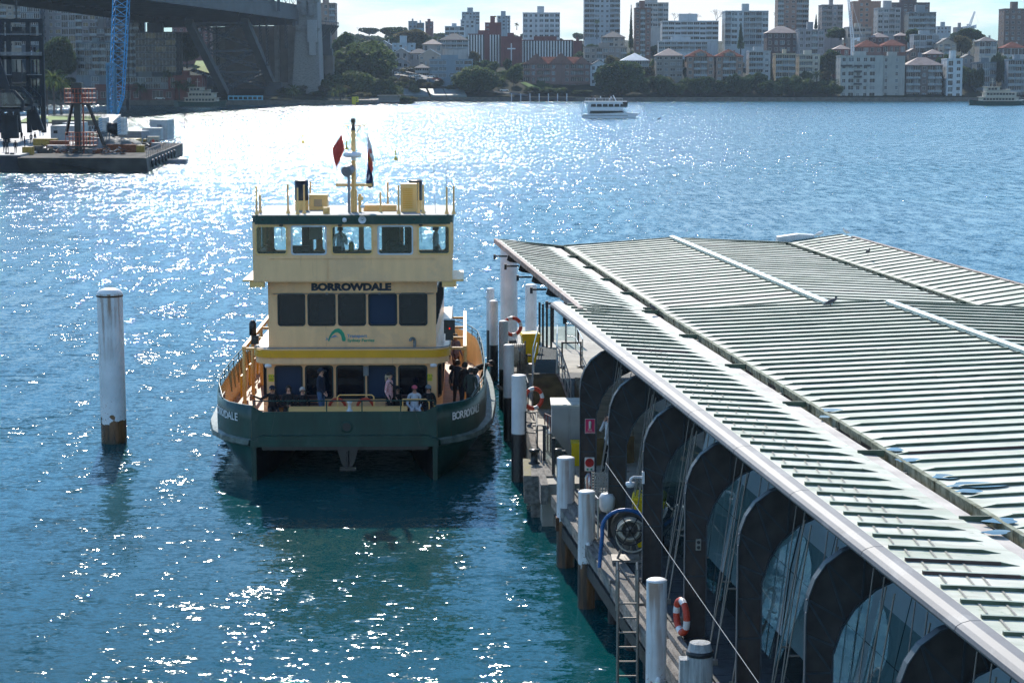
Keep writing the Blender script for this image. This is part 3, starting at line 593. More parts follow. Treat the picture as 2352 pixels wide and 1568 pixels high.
# ---- superstructure
def wall(mb, A, B, z0, z1, ops, mi=0, din=.1):
    """upright wall from A to B (plan points) with openings (s0, s1, za, zb) and reveals"""
    A, B = Vector((A[0], A[1])), Vector((B[0], B[1])); Ln = (B - A).length; u = (B - A) / Ln; nrm = Vector((-u.y, u.x))   # inward
    P = lambda s, z, d=0: Vector((A.x + u.x * s + nrm.x * d, A.y + u.y * s + nrm.y * d, z))
    s = 0
    for (s0, s1, za, zb) in sorted(ops):
        mb.quad(P(s, z0), P(s0, z0), P(s0, z1), P(s, z1), mi); mb.quad(P(s0, z0), P(s1, z0), P(s1, za), P(s0, za), mi); mb.quad(P(s0, zb), P(s1, zb), P(s1, z1), P(s0, z1), mi)
        mb.quad(P(s0, za), P(s1, za), P(s1, za, din), P(s0, za, din), mi); mb.quad(P(s0, zb), P(s1, zb), P(s1, zb, din), P(s0, zb, din), mi)
        mb.quad(P(s0, za), P(s0, zb), P(s0, zb, din), P(s0, za, din), mi); mb.quad(P(s1, za), P(s1, zb), P(s1, zb, din), P(s1, za, din), mi); s = s1
    mb.quad(P(s, z0), P(Ln, z0), P(Ln, z1), P(s, z1), mi); return P
def rring(mb, P, s0, s1, za, zb, r=.09, t=.035, d=-.02, mi=0, d2=.05):
    def rr_(x0, x1, y0, y1, rad):
        o = []
        for cx, cy, a0 in ((x1 - rad, y1 - rad, 0), (x0 + rad, y1 - rad, 90), (x0 + rad, y0 + rad, 180), (x1 - rad, y0 + rad, 270)):
            for k in range(5): a = R(a0 + 22.5 * k); o.append((cx + math.cos(a) * rad, cy + math.sin(a) * rad))
        return o
    I = rr_(s0 + t * .4, s1 - t * .4, za + t * .4, zb - t * .4, r); O = rr_(s0 - t, s1 + t, za - t, zb + t, r + t * .4); n = len(I)
    vs = [P(x, z, d) for x, z in O] + [P(x, z, d) for x, z in I] + [P(x, z, d2) for x, z in I] + [P(x, z, .001) for x, z in O]
    mb.add(vs, [(i, (i + 1) % n, n + (i + 1) % n, n + i) for i in range(n)] + [(n + i, n + (i + 1) % n, 2 * n + (i + 1) % n, 2 * n + i) for i in range(n)] + [(3 * n + i, 3 * n + (i + 1) % n, (i + 1) % n, i) for i in range(n)], mi)
def window(P, op, gm, parent, fm=gask, name='window', r=.09, t=.035, gd=.04):
    b = MB(); rring(b, P, *op, r=r, t=t); o = b.build(name, fm, parent); c = MB(); s0, s1, za, zb = op
    c.quad(P(s0, za, gd), P(s1, za, gd), P(s1, zb, gd), P(s0, zb, gd)); c.build('pane', gm, o); return o
# main cabin
Yc = 4.7; HB = 3.05
mainw = [(627.5, 688), (698, 759), (770, 832.5), (842, 904), (914, 977)]
xL, xR = fx(608, Yc), fx(1001, Yc)
b = MB(); ops = [(fx(a, Yc) - xL, fx(c, Yc) - xL, 1.86, 2.92) for a, c in mainw]
Pm = wall(b, (xL, Yc), (xR, Yc), 1.2, 3.1, ops)
PR = wall(b, (xR, Yc), (2.98, Yc + .9), 1.2, 3.1, [(.18, .75, 1.86, 2.92)]); PL = wall(b, (-3.05, Yc + .9), (xL, Yc), 1.2, 3.1, [(.2, .78, 1.86, 2.92)])
sops = [(.5 + 1.55 * i, 1.75 + 1.55 * i, 1.9, 2.85) for i in range(6)]
PS = wall(b, (2.98, Yc + .9), (2.98, 16), 1.2, 3.1, sops); PS2 = wall(b, (-3.05, 16), (-3.05, Yc + .9), 1.2, 3.1, sops); PBk = wall(b, (2.98, 16), (-3.05, 16), 1.2, 3.1, [])
b.build('main_cabin', cream, fe)
for i, op in enumerate(ops): window(Pm, op, navy if i not in (0, 3) else blind, fe)
window(PR, (.18, .75, 1.86, 2.92), navy, fe); window(PL, (.2, .78, 1.86, 2.92), navy, fe)
for op in sops: window(PS, op, navy, fe); window(PS2, op, navy, fe)
# upper deck ledge with golden band, rounded front
def rounded(hx, y0, y1, r, n=8, cx=0, fl=0.0):
    o = []
    for k in range(n + 1): a = math.pi / 2 * k / n; o.append((cx - hx + r - r * math.sin(a) * 1.0, y0 + r - r * math.cos(a)) if False else (cx - hx + r * (1 - math.cos(math.pi / 2 - a)) if False else cx - (hx - r) - r * math.sin(math.pi / 2 * (1 - k / n)) , y0 + r - r * math.cos(math.pi / 2 * (1 - k / n))))
    o2 = [(2 * cx - x, y) for x, y in o][::-1]
    return o + o2 + [(cx + hx, y1), (cx - hx, y1)]
cxx = -.0
b = MB(); b.prism(rounded(3.28, Yc - .50, 16.6, .75, cx=cxx), 3.28, 3.52); b.build('gold_band', gold, fe)
b = MB(); b.prism(rounded(3.22, Yc - .44, 16.6, .75, cx=cxx), 3.06, 3.28); b.prism(rounded(3.24, Yc - .46, 16.6, .75, cx=cxx), 3.52, 3.56); b.build('upper_deck', cream, fe)
b = MB(); b.path([(x, y, 3.6) for x, y in rounded(3.26, Yc - .48, 16.6, .75, cx=cxx)[:-1]], .02, 6); b.build('ledge_pipe', steel_g, fe)
for s in (-1, 1):
    b = MB(); 
    for y in (6.2, 9, 12, 15): b.tube((s * 3.75, y, 1.2), (s * 3.75, y, 3.3), .06, 8); b.box((s * 3.5, y, 3.32), (.6, .12, .08))
    b.beam((s * 3.75, 6.1, 3.34), (s * 3.75, 16.6, 3.34), .12, .14); b.build('awning_posts', cream2, fe)
# mid cabin
Ym = 4.95; midw = [(637, 696), (706, 766), (776, 836), (846, 908), (917, 978)]
xl, xr = fx(613, Ym), fx(1000, Ym); b = MB(); ops = [(fx(a, Ym) - xl, fx(c, Ym) - xl, 4.28, 5.31) for a, c in midw]
P2 = wall(b, (xl, Ym), (xr, Ym), 3.54, 5.8, ops)
mo = [(.35 + 1.5 * i, 1.55 + 1.5 * i, 4.28, 5.31) for i in range(6)]
P3 = wall(b, (xr, Ym), (2.95, 15), 3.54, 5.8, mo); P4 = wall(b, (-2.95, 15), (xl, Ym), 3.54, 5.8, mo); wall(b, (2.95, 15), (-2.95, 15), 3.54, 5.8, []); b.bb(-2.9, 2.9, Ym + .05, 14.9, 5.72, 5.8)
b.build('upper_cabin', cream, fe)
for i, op in enumerate(ops): window(P2, op, navy if i != 3 else blind, fe)
for op in mo: window(P3, op, navy, fe); window(P4, op, navy, fe)
b = MB(); b.bb(fx(617, 4.8), fx(1003, 4.8), 4.78, 4.94, 5.37, 5.79); b.bb(fx(614, 4.8), fx(1005, 4.8), 4.72, 4.94, 5.79, 5.83); b.build('name_board', cream, fe)
text('BORROWDALE', .315, nlett, fe, (fx(804.5, 4.77), 4.775, 5.46), (R(90), 0, 0), sx=1.22, bold=.02)
b = MB(); b.tube((fx(625, 4.7), 4.74, 5.34), (fx(995, 4.7), 4.74, 5.34), .012, 5); [b.box((fx(x, 4.7), 4.72, 5.35), (.07, .06, .06)) for x in (748, 870)]; b.build('wash_line', steel_g, fe)
# transport logo and words
lg = mat('logo_green', (.02, .30, .16), .5, 0, .04, 2); lb = mat('logo_blue', (.17, .26, .42), .5, 0, .04, 2)
b = MB(); L0 = lambda px, py: Vector((fx(px, 4.93), 4.938, fz(py, 4.93)))
up = [(750, 783), (753, 772), (759, 762), (766, 756), (774, 754), (781, 757), (787, 765), (791, 778)]; lowp = [(752.5, 783), (756, 775), (761, 768), (767, 763.5), (773, 763), (778, 767), (781, 773), (783, 783)]
for i in range(len(up) - 1): b.add([L0(*up[i]), L0(*up[i + 1]), L0(*lowp[i + 1]), L0(*lowp[i])], [(0, 1, 2, 3)], 0)
c = L0(786.5, 779); b.add([c + Vector((math.cos(a) * .068, -.001, math.sin(a) * .068)) for a in [i * math.pi / 8 for i in range(16)]], [tuple(range(16))], 0)
for tr in (((754, 776), (766, 769), (776, 776), (770, 773)), ((744, 772), (750, 779), (744, 781), (747, 777)), ((750, 779), (758, 772), (754, 777), (748, 782))): b.add([L0(*q) for q in tr], [(0, 1, 2, 3)], 1)
b.build('logo', [lg, lb], fe)
text('Transport', .145, lb, fe, L0(794, 774.5), (R(90), 0, 0), align='LEFT', sx=1.12, bold=.003); text('Sydney Ferries', .135, lg, fe, L0(795, 784.5), (R(90), 0, 0), align='LEFT', sx=1.12, bold=.003)
# small plates by the lower windows
ylw = mat('yellow_notice', (.65, .55, .03), .5, 0, .05, 2)
for px in (617.5, 984.5):
    x = fx(px, Yc); b = MB(); b.bb(x - .09, x + .09, Yc - .016, Yc - .004, 2.42, 2.66); o = b.build('notice', ylw, fe)
    text('MAN OVERBOARD', .026, nlett, fe, (x, Yc - .02, 2.50), (R(90), 0, 0), sx=.8); text('LADDER', .03, nlett, fe, (x, Yc - .02, 2.455), (R(90), 0, 0)); text('\u2191 \u2191 \u2191', .07, nlett, fe, (x, Yc - .02, 2.57), (R(90), 0, 0))
b = MB(); b.bb(fx(831, 4.6), fx(843, 4.6), 4.55, 4.69, 2.62, 2.93); b.build('speaker_box', steel_g, fe)
for px in (611, 994):
    x = fx(px, 4.3); b = MB(); b.lathe([(.001, -.12), (.06, -.1), (.07, 0), (.05, .1), (.001, .12)], (x, 4.3, 3.0), 12, axis='X'); b.build('floodlight', whitem, fe)
b = MB(); b.path([(fx(950, 4.6), 4.8, 3.56), (fx(950, 4.6), 4.8, 3.78), (fx(947, 4.6), 4.75, 3.84), (fx(941, 4.6), 4.7, 3.84), (fx(940, 4.6), 4.68, 3.76)], .05, 8); b.build('vent_pipe', steel_g, fe)
b = MB(); b.lathe([(.001, 0), (.12, 0), (.12, .4), (.06, .5), (.001, .5)], (-3.35, 5.3, 3.9), 12); b.bb(-3.4, -3.15, 5.2, 5.4, 3.6, 3.9); b.build('running_light', black, fe)
b = MB(); b.bb(3.05, 3.42, 5.2, 5.6, 3.95, 4.4); b.bb(3.1, 3.36, 5.2, 5.7, 3.72, 3.95); b.build('running_light', black, fe)
b = MB(); b.lathe([(.001, -.03), (.03, -.02), (.03, .02), (.001, .03)], (3.24, 5.17, 4.12), 10, axis='Y'); b.build('red_lamp', mat('red_lamp_glass', (.8, .02, .01), .3, emit=.6), fe)
# wheelhouse
Yw = 4.15; xa, xb = fx(579.5, Yw), fx(1039, Yw); wz0, wz1 = 6.72, 7.62
whw = [(588, 657), (670, 747), (762, 853.5), (868.5, 946), (961, 1031.5)]
b = MB(); ops = [(fx(a, Yw) - xa, fx(c, Yw) - xa, wz0, wz1) for a, c in whw]
P5 = wall(b, (xa, Yw), (xb, Yw), 5.83, 7.75, ops)
so = [(.3, 1.6, wz0, wz1), (1.9, 3.2, wz0, wz1), (3.5, 4.6, wz0, wz1)]
P6 = wall(b, (xb, Yw), (xb - .02, 9.2), 5.83, 7.75, so); P7 = wall(b, (xa + .02, 9.2), (xa, Yw), 5.83, 7.75, so)
bo_ = [(.25, 1.75, wz0 - .3, wz1), (2.0, 3.15, wz0 - .3, wz1), (3.3, 4.6, wz0 - .3, wz1), (4.8, 6.3, wz0 - .3, wz1)]
P8 = wall(b, (xb - .02, 9.2), (xa + .02, 9.2), 5.83, 7.75, bo_); b.bb(xa + .02, xb - .02, Yw + .01, 9.19, 5.80, 5.86)
b.build('wheelhouse', cream, fe)
for i, op in enumerate(ops): window(P5, op, clearg, fe, fm=cream2 if i % 2 == 0 else chrome, r=.07, t=.035)
for op in so: window(P6, op, clearg, fe, fm=cream2); window(P7, op, clearg, fe, fm=cream2)
for op in bo_: window(P8, op, clearg, fe, fm=dark_in)
b = MB()                                              # inside: lining, consoles, seats, cabinet
b.bb(xa + .06, xb - .06, Yw + .12, 9.1, 5.87, 5.9); b.bb(xa + .12, xb - .12, Yw + .12, Yw + .75, 5.9, 6.74); b.bb(xa + .06, xb - .06, Yw + .1, 9.1, 7.66, 7.74)
b.bb(-1.9, -1.55, 8.2, 8.9, 5.9, 7.6); b.bb(1.7, 2.15, 7.2, 8.9, 5.9, 7.6); b.bb(-.9, -.8, 8.4, 9, 5.9, 7.5); b.bb(.9, 1.5, 7.6, 8.9, 6.2, 7.6)
b.lathe([(.001, 6.2), (.25, 6.2), (.30, 6.6), (.27, 6.95), (.2, 7.08), (.001, 7.1)], (fx(905, 5.2), 5.4, 0), 14); b.box((-.6, 5.0, 6.8), (.5, .3, .18)); b.box((1.6, 5.0, 6.82), (.5, .3, .22)); b.box((-1.7, 5, 6.82), (.6, .3, .2))
b.build('console', dark_in, fe)
b = MB(); b.bb(-1.62, -1.2, 7.9, 8.1, 6.9, 7.5); b.build('locker', mat('pale_locker', (.30, .34, .32), .5), fe)
b = MB(); b.lathe([(.001, 6.74), (.1, 6.74), (.1, 6.8), (.085, 6.82), (.085, 7.0), (.05, 7.08), (.001, 7.1)], (fx(807.5, 5), 4.6, 0), 12); b.build('brass_lamp', mat('aged_brass', (.25, .17, .05), .35, .8), fe)
b = MB(); pts = rounded((xb - xa) / 2 + .03, Yw - .10, 9.35, .35, cx=(xa + xb) / 2); b.prism(pts, 7.70, 7.99); b.build('roof_band', green, fe)
b = MB(); b.prism(rounded((xb - xa) / 2 - .04, Yw - .02, 9.25, .35, cx=(xa + xb) / 2), 7.99, 8.0); b.build('roof_top', mat('grey_deck_paint', (.28, .28, .27), .7, 0, .2, 2), fe)
b = MB()
for sx_, x0 in ((-1, xa), (1, xb)): b.bb(x0, x0 + sx_ * .36, Yw + .1, 7.5, 5.80, 5.86); b.bb(x0 - sx_ * .0, x0 + sx_ * .05, Yw + .05, 7.5, 5.70, 5.80); b.bb(x0 - sx_ * .35, x0 + sx_ * .12, Yw + .02, Yw + .35, 5.62, 5.79)
b.build('wing_walkway', cream2, fe)
b = MB(); xm = fx(751, Yw); b.tube((fx(618, Yw), Yw - .02, 6.57), (fx(1000, Yw), Yw - .02, 6.57), .011, 5); b.tube((xm, Yw - .02, 6.56), (xm, Yw - .02, 5.85), .011, 5); [b.box((fx(x, Yw), Yw - .02, 6.57), (.04, .04, .04)) for x in (618, 693, 770, 838, 913, 1000)]; b.build('conduit', cream, fe)
for px in (646, 781, 966): x = fx(px, Yw); b = MB(); b.box((x, Yw - .05, 7.66), (.12, .08, .05)); b.tube((x, Yw - .06, 7.64), (x + .02, Yw - .06, 7.1), .008, 5); b.build('wiper', black, fe)
for px in (664, 754, 860, 952): b = MB(); x = fx(px, Yw); b.path([(x, Yw, 6.98), (x, Yw - .05, 7.0), (x, Yw - .05, 7.12), (x, Yw, 7.14)], .01, 5); b.build('grab_handle', cream2, fe)
# roof gear
def post(px, ly, y1, r=.03, y0=8.0): b = MB(); b.lathe([(r * 2.6, y0), (r * 1.3, y0 + .12), (r, y0 + .2), (r, fz(y1, ly))], (fx(px, ly), ly, 0), 8); b.tube((fx(px, ly), ly, fz(y1, ly)), (fx(px, ly), ly, fz(y1, ly) + .005), r, 8); b.build('roof_post', cream2, fe)
b = MB()
for px, ly, y1 in ((590, 4.4, 427), (598, 5.2, 447), (662, 4.8, 424), (684, 4.4, 432), (699, 4.8, 425), (713.5, 8.8, 418), (874, 5.6, 442), (891, 8.8, 419), (915.5, 4.6, 426), (961, 5.0, 420), (972, 4.7, 425), (1026, 4.5, 430), (1042, 4.4, 428)): post(px, ly, y1)
for px, m2 in ((693.5, 0), (954.5, 0)):
    x = fx(px, 6.6); b = MB(); b.lathe([(.225, 8), (.225, 8.33)], (x, 6.6, 0), 20, 0); b.lathe([(.23, 8.33), (.235, 9.0), (.2, 9.02), (.19, 8.9)], (x, 6.6, 0), 20, 1); b.build('funnel', [cream2, black], fe)
x0, x1 = fx(920, 5.6), fx(957, 5.6); b = MB(); b.bb(x0, x1, 5.6, 6.2, 8.0, 8.93)
for i in range(11): b.box(((x0 + x1) / 2 - .03, 5.59, 8.14 + i * .062), (.33, .02, .022), 0, 1)
b.build('louvre_box', [cream2, gold], fe)
x0, x1 = fx(710, 6.6), fx(752, 6.6); b = MB(); b.bb(x0, x1, 6.6, 7.3, 8.0, 8.52); b.bb(x0 + .18, x1 - .18, 6.585, 6.6, 8.12, 8.36, 1); b.build('equipment_box', [cream2, wtan], fe)
b = MB(); b.bb(fx(835, 6), fx(910, 6), 6, 6.5, 8.0, 8.2); b.bb(fx(742, 4.6), fx(757, 4.6), 4.6, 4.75, 8, 8.22); b.tube((fx(748, 4.6), 4.55, 8.08), (fx(748, 4.6), 4.55, 8.2), .07, 8); b.build('deck_locker', cream2, fe)
b = MB(); mx0, my = fx(813, 5.6), 5.6
b.bb(mx0 - .10, mx0 + .10, my - .1, my + .1, 8, 8.75); b.bb(mx0 - .07, mx0 + .07, my - .07, my + .07, 8.75, fz(300, my)); b.beam((fx(772, my), my, fz(425, my)), (fx(855, my), my, fz(425, my)), .08, .09)
zt = fz(288, my); b.beam((fx(787, my), my, zt), (fx(843, my), my, zt), .04, .03); b.beam((fx(797, my), my, zt), (mx0 - .05, my, zt - .42), .05, .02); b.beam((fx(831, my), my, zt), (mx0 + .05, my, zt - .42), .05, .02)
b.tube((fx(815, my), my - .12, 8), (fx(815, my), my - .12, 9.7), .03, 8); b.tube((mx0 + .2, my, 8), (mx0 + .2, my, 8.6), .05, 8); b.box((mx0 + .22, my, 8.45), (.18, .12, .12)); b.build('mast', cream2, fe)
b = MB(); zq = fz(300, my); b.lathe([(.07, 0), (.07, .08), (.055, .1), (.055, .26), (.08, .28), (.08, .36), (.06, .4), (.001, .41)], (mx0, my, zq), 12); b.build('masthead_light', black, fe)
b = MB(); zr = fz(361, my); b.lathe([(.001, 0), (.24, 0), (.3, .04), (.3, .12), (.22, .18), (.001, .19)], (mx0 - .03, my - .2, zr), 24); b.bb(mx0 - .06, mx0 + .06, my - .15, my, zr - .1, zr); b.build('radar', whitem, fe)
b = MB(); zs_ = fz(390, my); xs_ = fx(803, my); Mx = Vector((-.35, -.8, -.25)).normalized(); b.tube(Vector((xs_, my - .25, zs_)) + Mx * -.14, Vector((xs_, my - .25, zs_)) + Mx * .18, .16, 16, .19); b.tube((xs_, my - .25, zs_ - .18), (xs_, my - .25, 8.0), .045, 8); b.build('searchlight', steel_g, fe)
b = MB(); b.lathe([(.03, 0), (.05, -.06), (.12, -.16), (.13, -.18)], (fx(833, 4.2), 4.0, 7.86), 14, axis='Y'); b.tube((fx(833, 4.2), 4.0, 7.86), (fx(833, 4.2), 4.3, 8.0), .02, 6); b.lathe([(.04, 0), (.07, .02), (.07, .08), (.001, .1)], (fx(833, 4.2), 4.2, 8.22), 12); b.build('horn', whitem, fe)
b = MB(); b.lathe([(.001, -.08), (.06, -.06), (.075, 0), (.06, .06), (.001, .08)], (fx(791, 4), 3.98, 7.84), 12); b.build('camera_dome', whitem, fe)
b = MB(); 
for px in (604, 661, 732, 802, 879, 951, 1010): b = MB(); b.box((fx(px, Yw), Yw - .13, 7.87), (.07, .05, .05)); b.build('marker_lamp', black, fe)
b = MB()
for px, ly, y1, dx in ((601, 5, 373, -.02), (1000, 5, 361, -.06), (1024, 5, 372, .05)): b = MB(); b.tube((fx(px, ly) , ly, 8), (fx(px, ly) + dx, ly, fz(y1, ly)), .006, 4); b.build('whip_antenna', steel_g, fe)
b = MB()                                              # slatted benches round the foredeck
for s in (-1, 1):
    for k in range(9):
        y0 = 1.6 + k * .36; yc = y0 + .18
        for j in range(5): x = s * (hw(yc) - .25 - .0 - j * .085); b.box((x, yc, 1.62), (.06, .34, .03))
        for j in range(5): b.box((s * (hw(yc) - .17 - .02 * j * 0), yc, 1.70 + .085 * j), (.025, .34, .06))
    for j in range(4): b.box((s * 1.9, Yc - .35 + .085 * j, 1.62), (1.6, .06, .03)); b.box((s * 1.9, Yc - .08, 1.68 + .09 * j), (1.6, .025, .06))
    for k in range(5): b.box((s * (1.2 + k * .35), Yc - .2, 1.4), (.05, .3, .4))
b.build('bench', seatm, fe)
b = MB(); b.bb(-1.9, 1.9, 1.0, 2.4, 1.2, 1.95); b.bb(-1.6, 1.6, .9, 1.0, 1.2, 1.85); b.build('anchor_housing', cream2, fe)
b = MB(); b.lathe([(.10, 1.95), (.10, 2.0), (.06, 2.03), (.055, 2.2), (.09, 2.25), (.09, 2.3), (.001, 2.31)], (fx(797, 1), 1.3, 0), 16); b.build('capstan', chrome, fe)
b = MB(); b.path([(-.35, 2.3, 1.95), (-.35, 2.3, 2.27), (-.28, 2.3, 2.33), (.75, 2.3, 2.33), (.82, 2.3, 2.27), (.82, 2.3, 1.95)], .02, 6); b.path([(1.75, 2.2, 1.9), (1.75, 2.2, 2.2), (2.5, 2.2, 2.2), (2.6, 2.2, 2.1), (2.6, 2.2, 1.8)], .02, 6); b.build('tube_rails', cream2, fe)
for px, tx_ in ((770, 0), (835, 0)):
    b = MB(); b.torus((0, 0, 0), .26, .05, 'Y', 24, 8, 0, None); lbq = b.build('lifebuoy', lifered, None, (0, 0, 0)); lbq.parent = None
    p = fe.matrix_world if False else None
    ly = 4.05; X = (px - 1176) / FPX * (62.8 + ly); lbq.location = (X, 62.8 + ly, 1.66); tag(lbq, 'red BORROWDALE lifebuoy standing %s on the ferry foredeck' % ('behind the man in the vest' if px == 770 else 'right of the capstan'), 'lifebuoy', 'lifebuoys on the ferry foredeck')
# side rack of ropes and yellow lifejacket lockers down the left side deck
b = MB()
for k in range(7): b.box((-3.95, 7.2 + k * 1.4, 1.9), (.06, .5, .75))
b.build('rope_lockers', gold, fe)
b = MB()
for k in range(10): b.path([(-4.2, 5.5 + k * 1.1, 2.6), (-4.12, 5.6 + k * 1.1, 1.95), (-4.15, 5.9 + k * 1.1, 1.9), (-4.2, 6.0 + k * 1.1, 2.6)], .022, 5)
b.build('fender_ropes', mat('manila_rope', (.35, .24, .10), .9), fe)
b = MB()
for k, (x, y) in enumerate(((3.55, 17.0), (3.3, 18.4), (-3.5, 17.5))): b.lathe([(.16, 1.2), (.13, 1.25), (.13, 1.75), (.18, 1.78), (.18, 1.84), (.001, 1.85)], (x, y, 0), 14)
b.build('mooring_bitts', wtan, fe)
b = MB()
for k in range(7): b.box((2.6, 19.4, 1.55 + k * .085), (1.5, .04, .06), 0); 
for k in range(5): b.box((2.6, 19.3 - k * .1, 1.55), (1.5, .07, .03))
b.build('stern_bench', seatm, fe)
# flags
def cloth(name, label, poly, m, depth_y, fold=.03, parts=()):
    """poly in photo columns/rows at distance; gets folds and thickness"""
    c = At(*poly[0], depth_y); o = thing(name, label, 'flag', c); b = MB()
    def pts(pl, off): return [At(x, y, depth_y + fold * math.sin((x * .31 + y * .12))) - c + Vector((0, off, 0)) for x, y in pl]
    f_, k_ = pts(poly, 0), pts(poly, .012); n = len(poly); b.add(f_ + k_, [tuple(range(n)), tuple(range(n, 2 * n))[::-1]] + [(i, (i + 1) % n, n + (i + 1) % n, n + i) for i in range(n)])
    b.build('cloth', m, o)
    for pl, mm in parts:
        b = MB(); f_, k_ = pts(pl, -.006), pts(pl, .018); n = len(pl); b.add(f_ + k_, [tuple(range(n)), tuple(range(n, 2 * n))[::-1]]); b.build('patch', mm, o)
    return o
redf = mat('red_cloth', (.42, .05, .035), .8, 0, .15, 6, .2, 20); whf = mat('white_cloth', (.6, .6, .62), .8); bluef = mat('blue_cloth', (.01, .02, .08), .8); yf = mat('yellow_cloth', (.65, .45, .03), .8); blf = mat('black_cloth', (.015, .015, .02), .9); grf = mat('green_cloth', (.01, .08, .04), .8)
cloth('signal_diamond', 'faded red diamond shape hanging left of the ferry mast', [(784, 309), (778, 320), (763.5, 340), (766, 362), (772, 384), (781, 368), (791.5, 342), (788, 325)], redf, 68.4, .05)
cloth('flag', 'uppermost limp white and dark red flag right of the ferry mast', [(844, 309), (848, 318), (855, 345), (859.5, 371), (854, 372), (848, 352), (844, 336)], whf, 68.4, .05, [([(846, 330), (851, 334), (854, 352), (849, 352)], redf), ([(854, 358), (859, 369), (855, 371)], redf)])
cloth('flag', 'middle limp flag in red, yellow and black right of the ferry mast', [(845, 338), (851, 354), (856, 372), (857, 390), (853, 398), (848, 384), (844, 364)], redf, 68.45, .05, [([(848, 360), (853, 366), (853, 378), (849, 374)], yf), ([(845, 340), (849, 352), (847, 372), (844, 362)], blf)])
cloth('flag', 'lowest limp flag, dark blue and green with a white ring, right of the mast', [(845, 372), (851, 382), (855, 400), (858, 428), (849, 433), (840, 428), (842, 400)], bluef, 68.5, .05, [([(843, 402), (847, 398), (850, 404), (847, 414), (843, 414)], whf), ([(845, 374), (850, 384), (851, 392), (846, 388)], grf), ([(848, 420), (857, 418), (858, 427), (849, 432)], grf)])
b = MB(); 
for (x0, y0), (x1, y1) in (((787, 290), (784, 310)), ((772, 384), (775, 424)), ((843, 290), (844, 312)), ((858, 405), (855, 425))): b.tube(At(x0, y0, 68.4) , At(x1, y1, 68.4), .006, 4)
hal = b.build('halyard', rod_m, None); tag(hal, 'thin halyards carrying the flags on both sides of the ferry mast', 'rope')
# mooring line to the wharf
b = MB(); A_, B_ = At(1143, 887, 70.2), At(1190, 885, 70.4); pts = [A_.lerp(B_, k / 8) - Vector((0, 0, .18 * math.sin(math.pi * k / 8))) for k in range(9)]; b.path(pts, .035, 6); b.path([p + Vector((0, .15, .03)) for p in pts], .03, 6)
mo_ = b.build('mooring_line', darkm, None); tag(mo_, 'doubled dark mooring line from the ferry side to the nearest pile', 'rope')
# ---------------------------------------------------------------- people
skinm = mat('skin', (.58, .33, .24), .6, 0, .08, 8); skin2 = mat('tanned_skin', (.42, .22, .14), .6, 0, .08, 8)
def clo(name, c, v=.15): return mat(name, c, .85, 0, v, 12, .3, 40)
C_blk = clo('black_fabric', (.012, .013, .017)); C_navy = clo('navy_fabric', (.01, .017, .035)); C_jean = clo('denim', (.06, .12, .22)); C_wht = clo('white_fabric', (.62, .66, .70)); C_grn = clo('olive_fabric', (.03, .045, .04))
C_pnk = clo('pink_fabric', (.62, .12, .17)); C_gry = clo('grey_fabric', (.16, .19, .22)); C_pur = clo('mauve_fabric', (.22, .18, .25)); C_shirt = clo('pale_shirt', (.55, .62, .62)); C_brn = clo('brown_fabric', (.07, .03, .025))
C_flo = mat('floral_fabric', (.75, .62, .64), .85, 0, .05, 28, c2=(.55, .12, .12)); shoe = clo('shoe_leather', (.02, .02, .02))
h_dk = mat('dark_hair', (.015, .011, .009), .6, 0, .3, 20); h_bl = mat('fair_hair', (.42, .33, .22), .6, 0, .3, 20); h_gr = mat('grey_hair', (.45, .43, .40), .6, 0, .3, 20)
